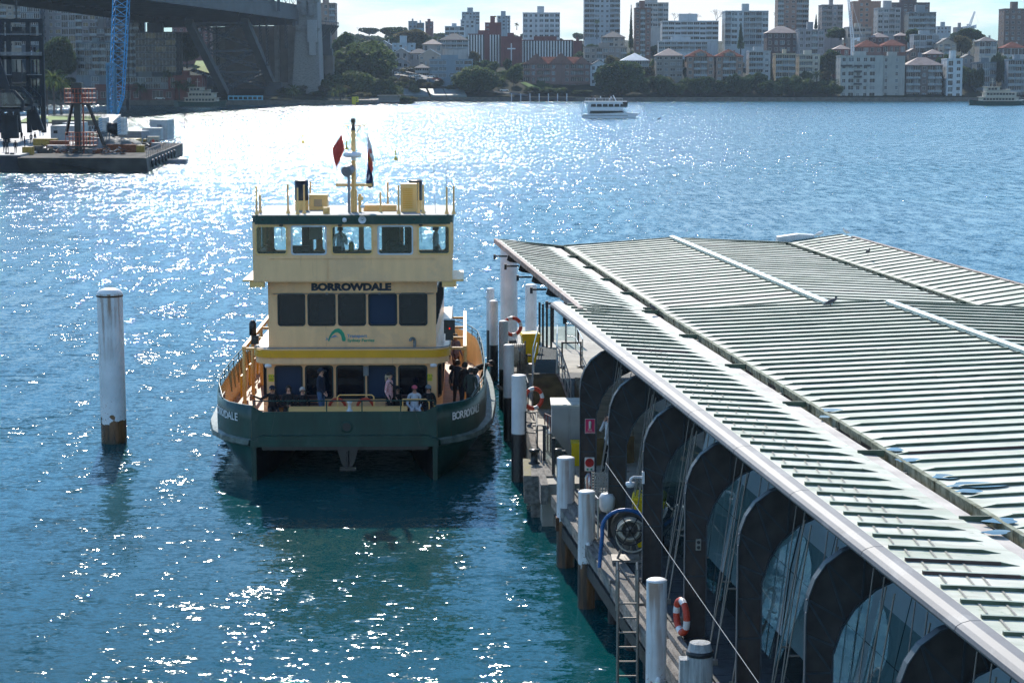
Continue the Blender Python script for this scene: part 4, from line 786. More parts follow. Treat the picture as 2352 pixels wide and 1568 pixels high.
def person(label, loc, face=0, pose='stand', top=C_blk, legs=C_navy, hair=h_dk, hat=None, long=False, shades=False, tail=False, arms=None, H=1.72, skin=skinm, sleeve=True, group=None, bag=False, lean=0, seat=.33):
    root = thing('person', label, 'person', loc, face, group)
    k = H / 1.74
    dz = 0 if pose != 'sit' else seat - .86
    J = {}; V = []; Rr = []; E = []; M = []
    def node(n, p, r, par=None, m=0):
        J[n] = len(V); V.append(p); Rr.append(r)
        if par is not None: E.append((J[par], J[n])); M.append(m)
    up = lambda x, y, z: (x, y * math.cos(lean) - (z - .95) * math.sin(lean), dz + .95 + (z - .95) * math.cos(lean) + y * math.sin(lean)) if lean else (x, y, z + dz)
    node('pelvis', (0, 0, .95 + dz), (.15, .12)); node('waist', up(0, 0, 1.1), (.135, .105), 'pelvis', 0); node('chest', up(0, 0, 1.32), (.165, .115), 'waist', 0)
    node('nb', up(0, .01, 1.46), (.08, .07), 'chest', 0); node('neck', up(0, -.005, 1.53), (.052, .055), 'nb', 1); node('jaw', up(0, -.03, 1.585), (.068, .075), 'neck', 1); node('brow', up(0, -.015, 1.66), (.078, .092), 'jaw', 1); node('crown', up(0, .0, 1.71), (.06, .07), 'brow', 1)
    node('nose', up(0, -.12, 1.625), (.012, .012), 'brow', 1)
    A = arms or {}
    for s, sd_ in ((-1, 'l'), (1, 'r')):
        el = A.get(sd_ + 'e', (s * .25, .03, 1.13)); wr = A.get(sd_ + 'w', (s * .25, -.09, .92) if pose != 'sit' else (s * .12, -.28, .98))
        node('sh' + sd_, up(s * .175, .0, 1.42), (.062, .06), 'nb', 0); node('el' + sd_, up(*el), (.047, .047), 'sh' + sd_, 0); node('wr' + sd_, up(*wr), (.03, .03), 'el' + sd_, 0 if sleeve else 1)
        e, w_ = Vector(el), Vector(wr); d = (w_ - e).normalized(); sidev = d.cross(Vector((0, 1, 0.3))).normalized()
        pm = w_ + d * .07; node('pm' + sd_, up(*pm), (.026, .016), 'wr' + sd_, 1)
        for q in range(4):
            kx = pm + sidev * (.018 * (q - 1.5)) + d * .03; tip = kx + d * (.045 + .008 * (1.5 - abs(q - 1.5))) + Vector((0, -.012, 0))
            node('f%d' % q + sd_, up(*kx), (.009, .009), 'pm' + sd_, 1); node('t%d' % q + sd_, up(*tip), (.008, .008), 'f%d' % q + sd_, 1)
        th = w_ + d * .04 + sidev * .03; node('th' + sd_, up(*th), (.01, .01), 'wr' + sd_, 1)
        if pose == 'sit':
            node('hip' + sd_, (s * .095, -.03, .93 + dz), (.095, .095), 'pelvis', 2); node('kn' + sd_, (s * .13, -.42, .95 + dz), (.065, .065), 'hip' + sd_, 2); node('an' + sd_, (s * .12, -.46, .09), (.045, .045), 'kn' + sd_, 2); node('toe' + sd_, (s * .13, -.64, .04), (.04, .03), 'an' + sd_, 3)
        else:
            st = A.get('stride', .06) * s
            node('hip' + sd_, (s * .095, 0, .90), (.095, .10), 'pelvis', 2); node('kn' + sd_, (s * .105, -.03 + st * .6, .49), (.062, .065), 'hip' + sd_, 2); node('an' + sd_, (s * .11, .03 + st, .09), (.043, .045), 'kn' + sd_, 2); node('toe' + sd_, (s * .13, -.15 + st, .04), (.04, .03), 'an' + sd_, 3)
    me = bpy.data.meshes.new('body'); me.from_pydata([tuple(c * k for c in v) for v in V], E, []); o = bpy.data.objects.new('tmp', me); COL.objects.link(o)
    md = o.modifiers.new('s', 'SKIN'); sv = me.skin_vertices[0].data
    for i, r in enumerate(Rr): sv[i].radius = (r[0] * k, r[1] * k)
    sv[0].use_root = True; sb = o.modifiers.new('u', 'SUBSURF'); sb.levels = 1; sb.render_levels = 1
    dg = bpy.context.evaluated_depsgraph_get(); m2 = bpy.data.meshes.new_from_object(o.evaluated_get(dg)); bpy.data.objects.remove(o)
    for m_ in (top, skin, legs, shoe): m2.materials.append(m_)
    P = np.array(V) * k; Ea = np.array(E); a = P[Ea[:, 0]]; c = P[Ea[:, 1]]; ab = c - a; L2 = (ab ** 2).sum(1)
    rad = np.array([Rr[j][0] for _, j in E])
    mi = []
    for f in m2.polygons:
        p = np.array(f.center); t = np.clip(((p - a) * ab).sum(1) / L2, 0, 1); dd = np.linalg.norm(p - (a + ab * t[:, None]), axis=1) / (rad * k + .02); mi.append(M[int(dd.argmin())])
    m2.polygons.foreach_set('material_index', mi); m2.polygons.foreach_set('use_smooth', [True] * len(mi)); m2.update()
    link('body', m2, root)
    hd = Vector(up(0, -.005, 1.655)) * k; tilt = Matrix.Rotation(lean * 1.0, 3, 'X')
    def cap(zr, rx, ry, rz_, n=14, back=0, m=None, name='hair', jag=0):
        b = MB(); prof = []
        for j in range(7):
            t = math.pi / 2 * j / 6; prof.append((math.cos(t), math.sin(t)))
        vs = []
        for (r_, z_) in [(1.0, zr)] + prof:
            for i in range(n):
                a_ = 2 * math.pi * i / n; fr = max(0, -math.sin(a_)); zz = (z_ if z_ > .15 else max(z_, .3 * fr)) if z_ != zr else (zr * (1 - fr) + .3 * fr)
                vs.append(hd + tilt @ Vector((math.cos(a_) * r_ * rx, math.sin(a_) * r_ * ry + back, zz * rz_)))
        b.add(vs, [(j * n + i, j * n + (i + 1) % n, (j + 1) * n + (i + 1) % n, (j + 1) * n + i) for j in range(7) for i in range(n)], 0, True); return b
    b = cap(-.75 if not long else -1.2, .098, .115, .10, back=.008)
    if long: b.box(hd + tilt @ Vector((0, .08, -.13)), (.17, .06, .24))
    if tail: b.lathe([(.001, -.24), (.03, -.2), (.035, -.05), (.015, .02)], hd + Vector((0, .13, .0)), 8)
    b.build('hair', hair, root)
    if hat:
        b = cap(.1, .105, .122, .105, back=.0, name='cap'); b.add([hd + tilt @ Vector(v) for v in ((-.08, -.10, .02), (.08, -.10, .02), (.06, -.20, .0), (-.06, -.20, .0), (-.08, -.10, .035), (.08, -.10, .035), (.06, -.20, .012), (-.06, -.20, .012))], [(0, 1, 2, 3), (4, 7, 6, 5), (3, 2, 6, 7), (0, 3, 7, 4), (1, 5, 6, 2)]); b.build('cap', hat, root)
    b = MB()
    for s in (-1, 1): b.box(hd + tilt @ Vector((s * .036, -.098, -.028)), (.05 if shades else .022, .02, .03 if shades else .012))
    b.build('sunglasses' if shades else 'eyes', black, root)
    b = MB(); b.box(hd + tilt @ Vector((0, -.093, -.088)), (.045, .012, .010)); b.build('mouth', mat('lips', (.25, .07, .06), .6), root)
    if bag: b = MB(); b.path([Vector(up(-.14, -.09, 1.44)) * k, Vector(up(.05, -.16, 1.25)) * k, Vector(up(.17, -.1, 1.05)) * k], .018, 6); b.box(Vector(up(.2, -.03, 1.02)) * k, (.12, .2, .24)); b.build('shoulder_bag', C_blk, root)
    return root
def FW(lx, ly, z=1.2): return (FB[0] + lx - FYAW * ly, 62.8 + ly + FYAW * lx, z)      # ferry-local to world
def fpx(px, ly): return fx(px, ly)
person('seated man in dark cap and sunglasses, arm stretched along the left foredeck bench', FW(fpx(618, 3.7), 3.9), .25, 'sit', C_blk, C_blk, hair=h_gr, hat=C_navy, shades=True, skin=skin2, arms={'le': (-.38, .0, 1.30), 'lw': (-.62, -.02, 1.42)})
person('seated dark-haired woman in black looking down at her hands on the ferry foredeck', FW(fpx(656, 3.7), 3.9), .1, 'sit', C_blk, C_blk, hair=h_dk, long=True, arms={'le': (-.22, -.1, 1.12), 'lw': (-.05, -.3, 1.12), 're': (.22, -.1, 1.12), 'rw': (.05, -.3, 1.12)})
person('seated person with short grey hair and sunglasses in a black jacket', FW(fpx(688.5, 3.7), 3.85), .3, 'sit', C_blk, C_gry, hair=h_gr, shades=True, H=1.66)
person('standing man in navy cap, sunglasses, quilted vest and blue jeans on the foredeck', FW(fpx(733, 3.7), 3.55), 1.15, 'stand', C_navy, C_jean, hat=C_navy, shades=True, H=1.82, arms={'re': (.3, .08, 1.16), 'rw': (.32, .02, .98), 'le': (-.26, -.04, 1.15), 'lw': (-.2, -.2, 1.0)})
person('standing woman in a pink floral top, black cap and ponytail with a shoulder bag', FW(fpx(891, 3.3), 3.35), 1.2, 'stand', C_flo, C_blk, hair=h_bl, hat=C_blk, shades=False, tail=True, bag=True, H=1.7)
person('seated man in black cap and black sunglasses beside the woman in floral top', FW(fpx(907, 3.7), 3.9), .9, 'sit', C_blk, C_blk, hat=C_blk, shades=True, H=1.68)
person('seated woman in pink cap and white jacket on the foredeck bench', FW(fpx(949, 3.7), 3.85), .15, 'sit', C_wht, C_wht, hat=C_pnk, hair=h_dk, shades=True)
person('seated woman in grey cap and sunglasses wearing black, rightmost on the front bench', FW(fpx(981, 3.7), 3.9), .2, 'sit', C_blk, C_blk, hat=C_gry, long=True, shades=True)
person('person in a dark olive jacket seen from behind at the right bow rail', FW(3.95, 4.2), math.pi - .5, 'stand', C_grn, C_blk, H=1.74)
person('woman with long dark hair in a white coat leaning at the right bow rail', FW(4.1, 4.95), math.pi - .9, 'stand', C_wht, C_blk, long=True, H=1.62)
person('man in black jacket standing behind the olive-jacketed person on the ferry side deck', FW(3.75, 5.6), math.pi - .6, 'stand', C_blk, C_navy, H=1.72)
person('dark-haired person in navy standing closest to the ferry cabin side', FW(3.5, 6.3), math.pi - .3, 'stand', C_navy, C_blk, H=1.70)
person('man in black bending far out over the ferry rail towards the piles', FW(4.02, 9.0), math.pi / 2 + .1, 'stand', C_blk, C_blk, lean=1.25, H=1.78, arms={'le': (-.2, -.2, 1.3), 'lw': (-.2, -.35, 1.15), 're': (.2, -.2, 1.3), 'rw': (.2, -.35, 1.15)})
person('seated passenger in blue jeans on the side deck bench behind the leaning man', FW(3.3, 8.6), 1.3, 'sit', C_gry, C_jean)
person('passenger in a mauve jacket standing far back on the side deck', FW(3.4, 13.2), .8, 'stand', C_pur, C_brn, H=1.72)
person('passenger in beige seen beyond the cabin at the ferry stern', FW(3.0, 19.4), .4, 'stand', clo('beige_fabric', (.35, .28, .24)), C_brn, H=1.72)
person('bridge officer in white shirt with hand at his chin behind the centre wheelhouse window', FW(fpx(781, 5.3), 5.3, 5.9), .25, 'stand', C_shirt, C_blk, H=1.64, skin=skin2, shades=True, arms={'re': (.2, -.15, 1.1), 'rw': (.05, -.22, 1.35)})
person('crew member in white shirt and dark trousers behind the rightmost wheelhouse window', FW(fpx(1001, 5.8), 5.8, 5.9), 1.9, 'stand', C_shirt, C_blk, H=1.62, sleeve=False)
person('woman in a white coat holding a phone to her ear behind the first steel frames', (2.80, 58.0, 1.2), -.6, 'stand', C_wht, C_blk, long=True, H=1.7, arms={'le': (-.26, -.1, 1.2), 'lw': (-.12, -.1, 1.5)})
# ---------------------------------------------------------------- things on the pontoon and wharf
binm = mat('yellow_bin_plastic', (.80, .56, .004), .4, 0, .06, 3); 
def wheelie(label, loc, rz=0, sc=1):
    o = thing('wheelie_bin', label, 'bin', loc, rz, None, sc); b = MB()
    vs = [(-.24, -.26, .06), (.24, -.26, .06), (.24, .26, .06), (-.24, .26, .06), (-.30, -.35, 1.0), (.30, -.35, 1.0), (.30, .35, 1.0), (-.30, .35, 1.0)]
    b.add(vs, [(0, 3, 2, 1), (0, 1, 5, 4), (1, 2, 6, 5), (2, 3, 7, 6), (3, 0, 4, 7)]); b.box((0, 0, .99), (.66, .76, .05)); b.build('body', binm, o)
    b = MB(); b.prism([(-.35, .0), (.35, .0), (.31, .07), (-.31, .07)], -.42, .38, T=lambda p: Vector((p.x, p.z, 1.03 + p.y))); b.tube((-.3, .42, 1.04), (.3, .42, 1.04), .025, 8); b.build('lid', binm, o)
    for s in (-1, 1): b = MB(); b.tube((s * .22, .27, .1), (s * .3, .27, .1), .1, 14); b.build('wheel', black, o)
    return o
p = At(1217, 830, 79); wheelie('bright yellow wheelie bin standing behind the hose reel on the pontoon', (p.x + .02, 80.5, 1.2), .1, 1.12)
wheelie('yellow wheelie bin with a loose liner standing between two steel frames', (WX(46.4, .75), 46.4, 1.68), -.1, 1.15)
o = thing('cabinet', 'pale steel cabinet with double doors standing on the pontoon beside the first frame', 'cabinet', (1.68, 60.4, 1.2)); b = MB(); b.bb(-.5, .55, -.6, .7, .08, 1.62); b.build('body', mat('cabinet_paint', (.42, .42, .40), .5, 0, .1, 2), o)
b = MB(); b.bb(-.53, .58, -.64, .74, 1.62, 1.67); b.build('top', mat('cabinet_top', (.68, .66, .58), .6, 0, .2, 3), o)
for s in (-1, 1): b = MB(); b.bb(.02 + s * .265 - .25, .02 + s * .265 + .25, -.625, -.6, .14, 1.56); b.build('door', mat('cabinet_door', (.34, .34, .33), .5, 0, .1, 2), o)
o = thing('crate', 'low yellow storage box in front of the pale cabinet', 'box', (2.05, 59.2, 1.2)); b = MB(); b.bb(-.3, .35, -.3, .3, 0, .62); b.bb(-.32, .37, -.32, .32, .62, .67); b.build('box', binm, o)
# hose reel on the pontoon (side on) and on the wharf
hose = mat('pale_hose', (.50, .46, .38), .6, 0, .15, 10); rsteel = mat('worn_reel_steel', (.20, .18, .16), .6, .3, .4, 6)
o = thing('hose_reel', 'big drum reel of pale hose on the far pontoon in front of the yellow bin', 'hose reel', (At(1187, 800, 77).x, 77.5, 1.2)); b = MB()
b.lathe([(.001, -.02), (.55, -.02), (.55, .02), (.001, .02)], (-.32, 0, .72), 24, axis='X'); b.lathe([(.001, -.02), (.55, -.02), (.55, .02), (.001, .02)], (.32, 0, .72), 24, axis='X'); b.build('flange', rsteel, o)
b = MB(); [b.torus((-.26 + .075 * k, 0, .72), .42, .045, 'X', 20, 6) for k in range(8)]; b.build('hose', hose, o)
b = MB(); [b.beam((s * .38, -.5, 0), (s * .38, 0, .75), .06, .06) for s in (-1, 1)]; [b.beam((s * .38, .5, 0), (s * .38, 0, .75), .06, .06) for s in (-1, 1)]; b.tube((-.5, 0, .72), (.55, 0, .72), .04, 8); b.box((.3, -.2, .25), (.6, .5, .35)); b.build('stand', rsteel, o)
o = thing('hose_reel', 'coiled hose reel with spoked wheel and blue hose at the wharf edge', 'hose reel', (At(1446, 1275, 45).x, 44.9, 1.68)); b = MB()
b.lathe([(.42, 0), (.42, .02), (.001, .02)], (0, .25, .75), 28, axis='Y'); b.lathe([(.001, -.02), (.1, -.02), (.1, .0)], (0, -.05, .75), 12, axis='Y'); b.build('flange', rsteel, o)
b = MB(); [b.torus((0, -.0 + .05 * k, .75), .21 + .025 * (k % 3), .028, 'Y', 24, 6) for k in range(5)]; b.torus((.05, -.06, .62), .36, .02, 'Y', 24, 6); b.build('hose', hose, o)
b = MB(); [b.beam((0, -.08, .75), (.33 * math.cos(a), -.08, .75 + .33 * math.sin(a)), .025, .025) for a in [i * math.pi / 3 for i in range(6)]]; b.torus((0, -.08, .75), .33, .014, 'Y', 28, 6); b.build('wheel', darkm, o)
b = MB(); b.beam((-.3, .1, 0), (0, .1, .75), .05, .05); b.beam((.3, .1, 0), (0, .1, .75), .05, .05); b.box((0, .2, .05), (.8, .6, .06)); b.build('stand', rsteel, o)
blueh = mat('blue_hose', (.01, .10, .30), .45, 0, .1, 5); b = MB(); b.path([Vector((math.cos(t) * .52 - .1, .05, .78 + math.sin(t) * .42)) for t in [math.pi * (.1 + .1 * k) for k in range(10)]] + [Vector((-.62, .0, .6)), Vector((-.66, 0, .2)), Vector((-.68, -.05, -.1))], .045, 8); b.build('blue_hose', blueh, o)
# lifebuoys
def buoy(label, loc, rz, axis='Y', R_=.36, r=.075):
    b = MB(); b.torus((0, 0, 0), R_, r, axis, 24, 8, 0, 1); o = b.build('lifebuoy', [lifered, liferefl], None, loc, rz); tag(o, label, 'lifebuoy'); return o
p = At(1565.5, 1415, 38.6); buoy('orange lifebuoy hanging on a steel frame right of the white pile with ladder', (p.x, 38.6, p.z), .25, 'X', .31, .07)
p = At(1225, 915, 66.5); buoy('orange lifebuoy on a stand right of the thick front pile of the row', (p.x, 66.5, p.z), .5, 'Y', .33, .07)
p = At(1177, 748, 79.5); buoy('farthest orange lifebuoy, left of the hose reel drum', (p.x, 79.3, p.z), 0, 'Y', .33, .07)
ssm = mat('bright_steel_tube', (.5, .5, .5), .28, .8, .1, 4)
def railing(name, label, pts, h=1.0, n_mid=1, m=ssm, r=.022, parent=None, cat='railing'):
    c = Vector(pts[0]); o = thing(name, label, cat, c); b = MB(); z = Vector((0, 0, 1)); P = [Vector(p) - c for p in pts]
    for p, q in zip(P[:-1], P[1:]):
        for k in range(n_mid + 1): b.tube(p + z * h * (1 - k / (n_mid + 1)), q + z * h * (1 - k / (n_mid + 1)), r, 6)
    b.build('rails', m, o)
    for p in P: b = MB(); b.tube(p, p + z * h, r, 6); b.build('post', m, o)
    return o
# gangway ramp with ribbed tread
o = thing('gangway', 'ribbed steel gangway rising towards the camera with a brown rusted end plate', 'gangway', (2.0, 77, 1.2)); b = MB()
p_hi, p_lo = G(1254, 857, 2.25), G(1258, 799, 1.35); wid = .43
hl, hr, ll, lr = G(1226, 857, 2.25), G(1275, 857, 2.25), G(1237, 799, 1.3), G(1280, 799, 1.3); c0 = Vector((2.0, 77, 1.2))
b.quad(hl - c0, hr - c0, lr - c0, ll - c0); n = 26
for i in range(n): f = (i + .5) / n; b.beam(hl.lerp(ll, f) - c0 + Vector((0, 0, .02)), hr.lerp(lr, f) - c0 + Vector((0, 0, .02)), .07, .035)
b.build('ribbed_tread', mat('gangway_tread', (.05, .075, .09), .6, .2, .2, 3), o)
rustplate = mat('brown_rusted_plate', (.13, .075, .03), .75, 0, .4, 2.5, .15, 25, c2=(.20, .13, .05))
b = MB(); a1, a2 = G(1226, 857, 2.25), G(1275, 857, 2.25); pts = [a1, a2]; L1, L2_ = [], []
for k in range(6): f = k / 5; y = -.1 - 1.6 * f; z = 2.25 - .98 * f ** 1.6; L1.append(Vector((a1.x - .02 - .05 * f, a1.y + y, z)) - c0); L2_.append(Vector((a2.x + .05 + .45 * f, a2.y + y, z)) - c0)
for k in range(5): b.quad(L1[k], L2_[k], L2_[k + 1], L1[k + 1])
b.build('end_plate', rustplate, o); b = MB(); b.path(L2_, .04, 6); b.path(L1, .03, 6); b.build('edge_tube', rustedge, o)
for nm_, s_ in (('l', 0), ('r', 1)):
    b = MB(); A1 = (L1 if not s_ else L2_); top_ = [p + Vector((0, 0, .95)) for p in ([ll - c0 if not s_ else lr - c0] + A1)]; b.path(top_, .022, 6); b.path([p - Vector((0, 0, .45)) for p in top_], .016, 6); [b.tube(p, p - Vector((0, 0, .95)), .018, 6) for p in top_]; b.build('handrail', ssm, o)
b = MB(); b.prism([(2.35, 58.9), (3.6, 59.4), (3.9, 70.5), (2.2, 71.2)], 1.2, 2.0); o2 = b.build('ramp_housing', rustplate, None); tag(o2, 'dark brown ramp housing between the gangway and the first steel frame', 'ramp')
b = MB(); b.bb(1.3, 5.0, 70.5, 77.5, 1.2, 1.24); o2 = b.build('rubber_mat', dkdeck, None); tag(o2, 'dark blue-grey floor sheet on the pontoon beside the gangway', 'floor mat')
# glass fences
fglass = glass('fence_glass', (.72, .86, .86), .85)
def gfence(label, pts, h=1.5):
    c = Vector(pts[0]); o = thing('glass_fence', label, 'fence', c)
    for p, q in zip(pts[:-1], pts[1:]):
        p, q = Vector(p) - c, Vector(q) - c; b = MB(); z = Vector((0, 0, h)); d = (q - p) * .03; b.quad(p + d + z * .06, q - d + z * .06, q - d + z, p + d + z); b.build('glass_panel', fglass, o)
    for p in pts: p = Vector(p) - c; b = MB(); b.box(p + Vector((0, 0, h * .48)), (.09, .05, h * .96)); b.build('post', darkm, o)
    return o
gfence('tall glass windbreak with dark posts behind the gangway', [G(1239, 792, 1.2), G(1247, 797, 1.2), G(1256, 799, 1.2), G(1266, 800, 1.2)], 1.9)
gfence('glass fence across the back of the pontoon under the roof corner', [G(1270, 785, 1.2), G(1300, 787, 1.2), G(1328, 790, 1.2)], 1.6)
gfence('glass balustrade running down from the bollard platform to the first steel frame', [Vector((.95, 59.5, 1.2)), Vector((1.18, 57.4, 1.2)), Vector((1.42, 55.4, 1.2)), Vector((1.62, 53.5, 1.2))], 1.15)
railing('railing', 'steel tube railing on the pontoon right of the gangway', [G(1300, 800, 1.2), G(1322, 803, 1.2), G(1338, 840, 1.2)], 1.05)
railing('railing', 'black tube handrail at the pontoon edge behind the row of piles', [Vector((PX(y) + .15, y, 1.25)) for y in (80, 78.5, 76)], 1.0, m=darkm)
railing('railing', 'black tube handrail beside the orange lifebuoy stand', [Vector((PX(y) + .12, y, 1.25)) for y in (69.5, 68.2)], 1.0, m=darkm)
railing('gate', 'dark red slatted gate beside the glass balustrade', [Vector((1.0 + k * .085, 61.6 - k * .25, 1.2)) for k in range(7)], 1.1, m=mat('dark_red_paint', (.13, .02, .02), .5), r=.018, cat='gate')
railing('railing', 'low steel hoop railing at the wharf edge right of the streaked pile', [Vector((WX(48.2, -.3), 48.2, 1.7)), Vector((WX(47.2, -.3), 47.2, 1.7))], .95)
railing('railing', 'black handrails around the ladder opening beside the bollard', [G(1207, 1015, 1.25), G(1232, 1018, 1.25), G(1234, 1050, 1.25)], .95, n_mid=2, m=darkm)
# extra verticals of queue barrier posts
o = thing('queue_barrier', 'retractable belt barrier on two grey posts in front of the glass fence', 'barrier', G(1291, 842, 1.24)); b = MB(); 
for p in ((0, 0), (1.05, .1)): b.tube((p[0] * .7, p[1], 0), (p[0] * .7, p[1], .98), .035, 10); b.lathe([(.17, 0), (.15, .03), (.001, .04)], (p[0] * .7, p[1], 0), 16)
b.beam((0, 0, .94), (.74, .1, .94), .02, .06); b.build('posts', darkm, o)
# ladder
o = thing('ladder', 'steel ladder with hooped handrails climbing the wharf edge left of the white pile', 'ladder', (2.33, 40.2, 0)); b = MB()
for s in (-.2, .2): b.path([Vector((s, -.1, -.6)), Vector((s, -.1, 2.45)), Vector((s, -.02, 2.66)), Vector((s, .15, 2.78)), Vector((s, .32, 2.7)), Vector((s, .4, 2.5)), Vector((s, .4, 1.72))], .03, 8)
b.build('stiles', rod_m, o)
for k in range(9): b = MB(); b.tube((-.2, -.1, -.4 + .3 * k), (.2, -.1, -.4 + .3 * k), .02, 8); b.build('rung', rod_m, o)
# signs and fittings on the frames
signr = mat('sign_pink_red', (.62, .02, .10), .5, 0, .03, 3); signw = mat('sign_white', (.72, .70, .66), .5, 0, .03, 3); signR = mat('sign_red', (.45, .008, .01), .5, 0, .04, 3)
def col_at(i, u, z, d=-.06): Y = frameY[i]; return Vector((WX(Y) + u, Y + u * .12 + d, z))
o = thing('fire_sign', 'pink-red fire extinguisher sign high on the first steel frame', 'sign', col_at(0, .26, 12.5 - (982 - 175) * 52 / 4700)); b = MB(); b.box((0, 0, 0), (.26, .012, .38)); b.build('plate', signw, o); b = MB(); b.box((0, -.008, 0), (.24, .006, .36)); b.build('face', signr, o)
b = MB(); b.lathe([(.001, -.1), (.035, -.1), (.035, .06), (.02, .09), (.001, .1)], (0, -.014, .04), 10); b.build('extinguisher_mark', signw, o); text('FIRE', .06, signw, o, (0, -.013, -.12), (R(90), 0, 0)); text('EXTINGUISHER', .028, signw, o, (0, -.013, -.16), (R(90), 0, 0))
o = thing('fire_sign', 'cream notice with a big red disc on the first steel frame above the extinguisher bag', 'sign', col_at(0, .25, 12.5 - (1072 - 175) * 52 / 4700)); b = MB(); b.box((0, 0, 0), (.25, .012, .36)); b.build('plate', signw, o); b = MB(); b.lathe([(.115, -.012), (.001, -.012)], (0, 0, .04), 24, axis='Y'); b.build('red_disc', signR, o)
[MB().box((q_, -.008, -.13), (.05, .006, .05)).build('green_square', lg, o) for q_ in (-.05, .05)]
text('NO', .05, black, o, (0, -.016, .07), (R(90), 0, 0))
o = thing('extinguisher_bag', 'red fire extinguisher in a clear plastic cover hanging low on the first frame', 'fire extinguisher', col_at(0, .26, 12.5 - (1118 - 175) * 52 / 4700, -.16)); b = MB(); b.lathe([(.001, -.33), (.1, -.32), (.1, .1), (.05, .2), (.02, .26), (.001, .27)], (0, 0, 0), 14); b.build('cylinder', signR, o)
b = MB(); b.lathe([(.14, -.36), (.15, -.1), (.15, .2), (.09, .31), (.001, .33)], (0, 0, 0), 12); b.build('plastic_cover', glass('cloudy_plastic', (.75, .75, .77), .8, .2), o); text('FIRE', .07, signw, o, (0, -.155, .0), (R(90), 0, 0))
o = thing('power_outlet', 'grey weatherproof power outlet on the fourth steel frame', 'outlet', col_at(3, .26, 12.5 - (1263 - 175) * frameY[3] / 4700)); b = MB(); b.box((0, 0, 0), (.10, .05, .22)); b.build('box', mat('outlet_grey', (.28, .28, .25), .6), o); b = MB(); [b.lathe([(.035, -.035), (.001, -.04)], (0, 0, z), 12, axis='Y') for z in (.05, -.05)]; b.build('sockets', darkm, o)
for i, px, py in ((3, 1495, 1250), (4, 1596, 1365)):
    Y = frameY[i]; X = (px - 1176) / FPX * Y; 
o = thing('security_camera', 'white dome security camera on a bent arm fixed to the third frame', 'camera', col_at(2, -.02, 12.5 - (1113 - 175) * frameY[2] / 4700, -.08)); b = MB(); b.path([Vector((.02, 0, .1)), Vector((-.2, -.05, .12)), Vector((-.26, -.05, .06)), Vector((-.26, -.05, 0))], .028, 8); b.box((.02, 0, .1), (.05, .12, .26)); b.build('arm', whitem, o); b = MB(); b.lathe([(.02, .02), (.1, 0), (.1, -.05), (.07, -.1), (.001, -.12)], (-.26, -.05, 0), 16); b.build('dome', whitem, o)
o = thing('fender_float', 'white moulded plastic hose housing hanging beside the second frame', 'float', At(1394, 1152, 47.6)); b = MB(); b.lathe([(.001, -.26), (.13, -.22), (.19, -.1), (.20, .1), (.14, .2), (.001, .22)], (0, 0, 0), 16); b.build('body', whitem, o); b = MB(); b.path([Vector((0, -.05, -.2)), Vector((.03, -.05, -.7)), Vector((.1, -.05, -1.2)), Vector((.25, 0, -1.35))], .014, 5); b.build('hose', hose, o)
b = MB()
for i in range(14):                                   # perforated screen
    for j in range(9): b.box((-.3 + .068 * j, 0, .1 + .07 * i), (.03, .02, .07)); b.box((-.27 + .068 * j, 0, .1 + .07 * i), (.07, .018, .032))
o = b.build('perforated_screen', mat('perforated_steel', (.33, .33, .31), .5, .4), None, (At(1387, 1100, 49.8).x, 49.8, 1.75)); tag(o, 'perforated metal screen between the first and second steel frames', 'screen')
# birds
def bird(label, p, s=1, col=None, rz=0):
    o = thing('bird', label, 'bird', p, rz, None, s); b = MB(); b.lathe([(.001, -.17), (.025, -.15), (.055, -.05), (.06, .03), (.035, .1), (.028, .13), (.001, .2)], (0, 0, 0), 10, axis='Y'); b.v = [(x, y, z + .14 + (-y) * .35) for x, y, z in b.v]
    b.lathe([(.001, -.03), (.028, -.01), (.028, .015), (.001, .035)], (0, -.13, .235), 8); b.tube((0, -.15, .235), (0, -.19, .23), .008, 5, .002); b.build('body', col, o); b = MB(); [b.tube((s_ * .02, .0, .1), (s_ * .02, .0, 0), .005, 4) for s_ in (-1, 1)]; b.build('legs', C_brn, o); return o
pig = mat('pigeon_grey', (.06, .06, .07), .7, 0, .3, 10); gul = mat('gull_white', (.65, .65, .66), .6, 0, .15, 10)
bird('pigeon perched beside the gutter where the two roofs meet', G(1500, 719, 5.88), 1.1, pig, -.6)
bird('grey-brown pigeon on the near roof edge below the pale ridge flashing', G(1908, 705, 6.10), 1.15, pig, 1.8)
bird('small dark bird on the right slope of the far roof', G(1993, 586, 6.08), 1.0, pig, .3)
bird('seagull standing left of the far roof peak', G(1881, 546, 6.06), 1.2, gul, 1); bird('seagull right at the far roof peak', G(1944, 541, 6.2), 1.2, gul, -1)
b = MB(); b.prism([(-.75, 0), (.75, 0), (.75, .38), (.1, .42), (-.75, .30)], -.3, .3, T=lambda p: Vector((p.x, p.z, p.y))); o = b.build('roof_vent', mat('vent_white', (.55, .57, .58), .5, 0, .1, 3), None, (At(1827, 550, 83.4).x, 83.5, 5.7)); tag(o, 'pale box vent standing at the far edge of the roof', 'vent')
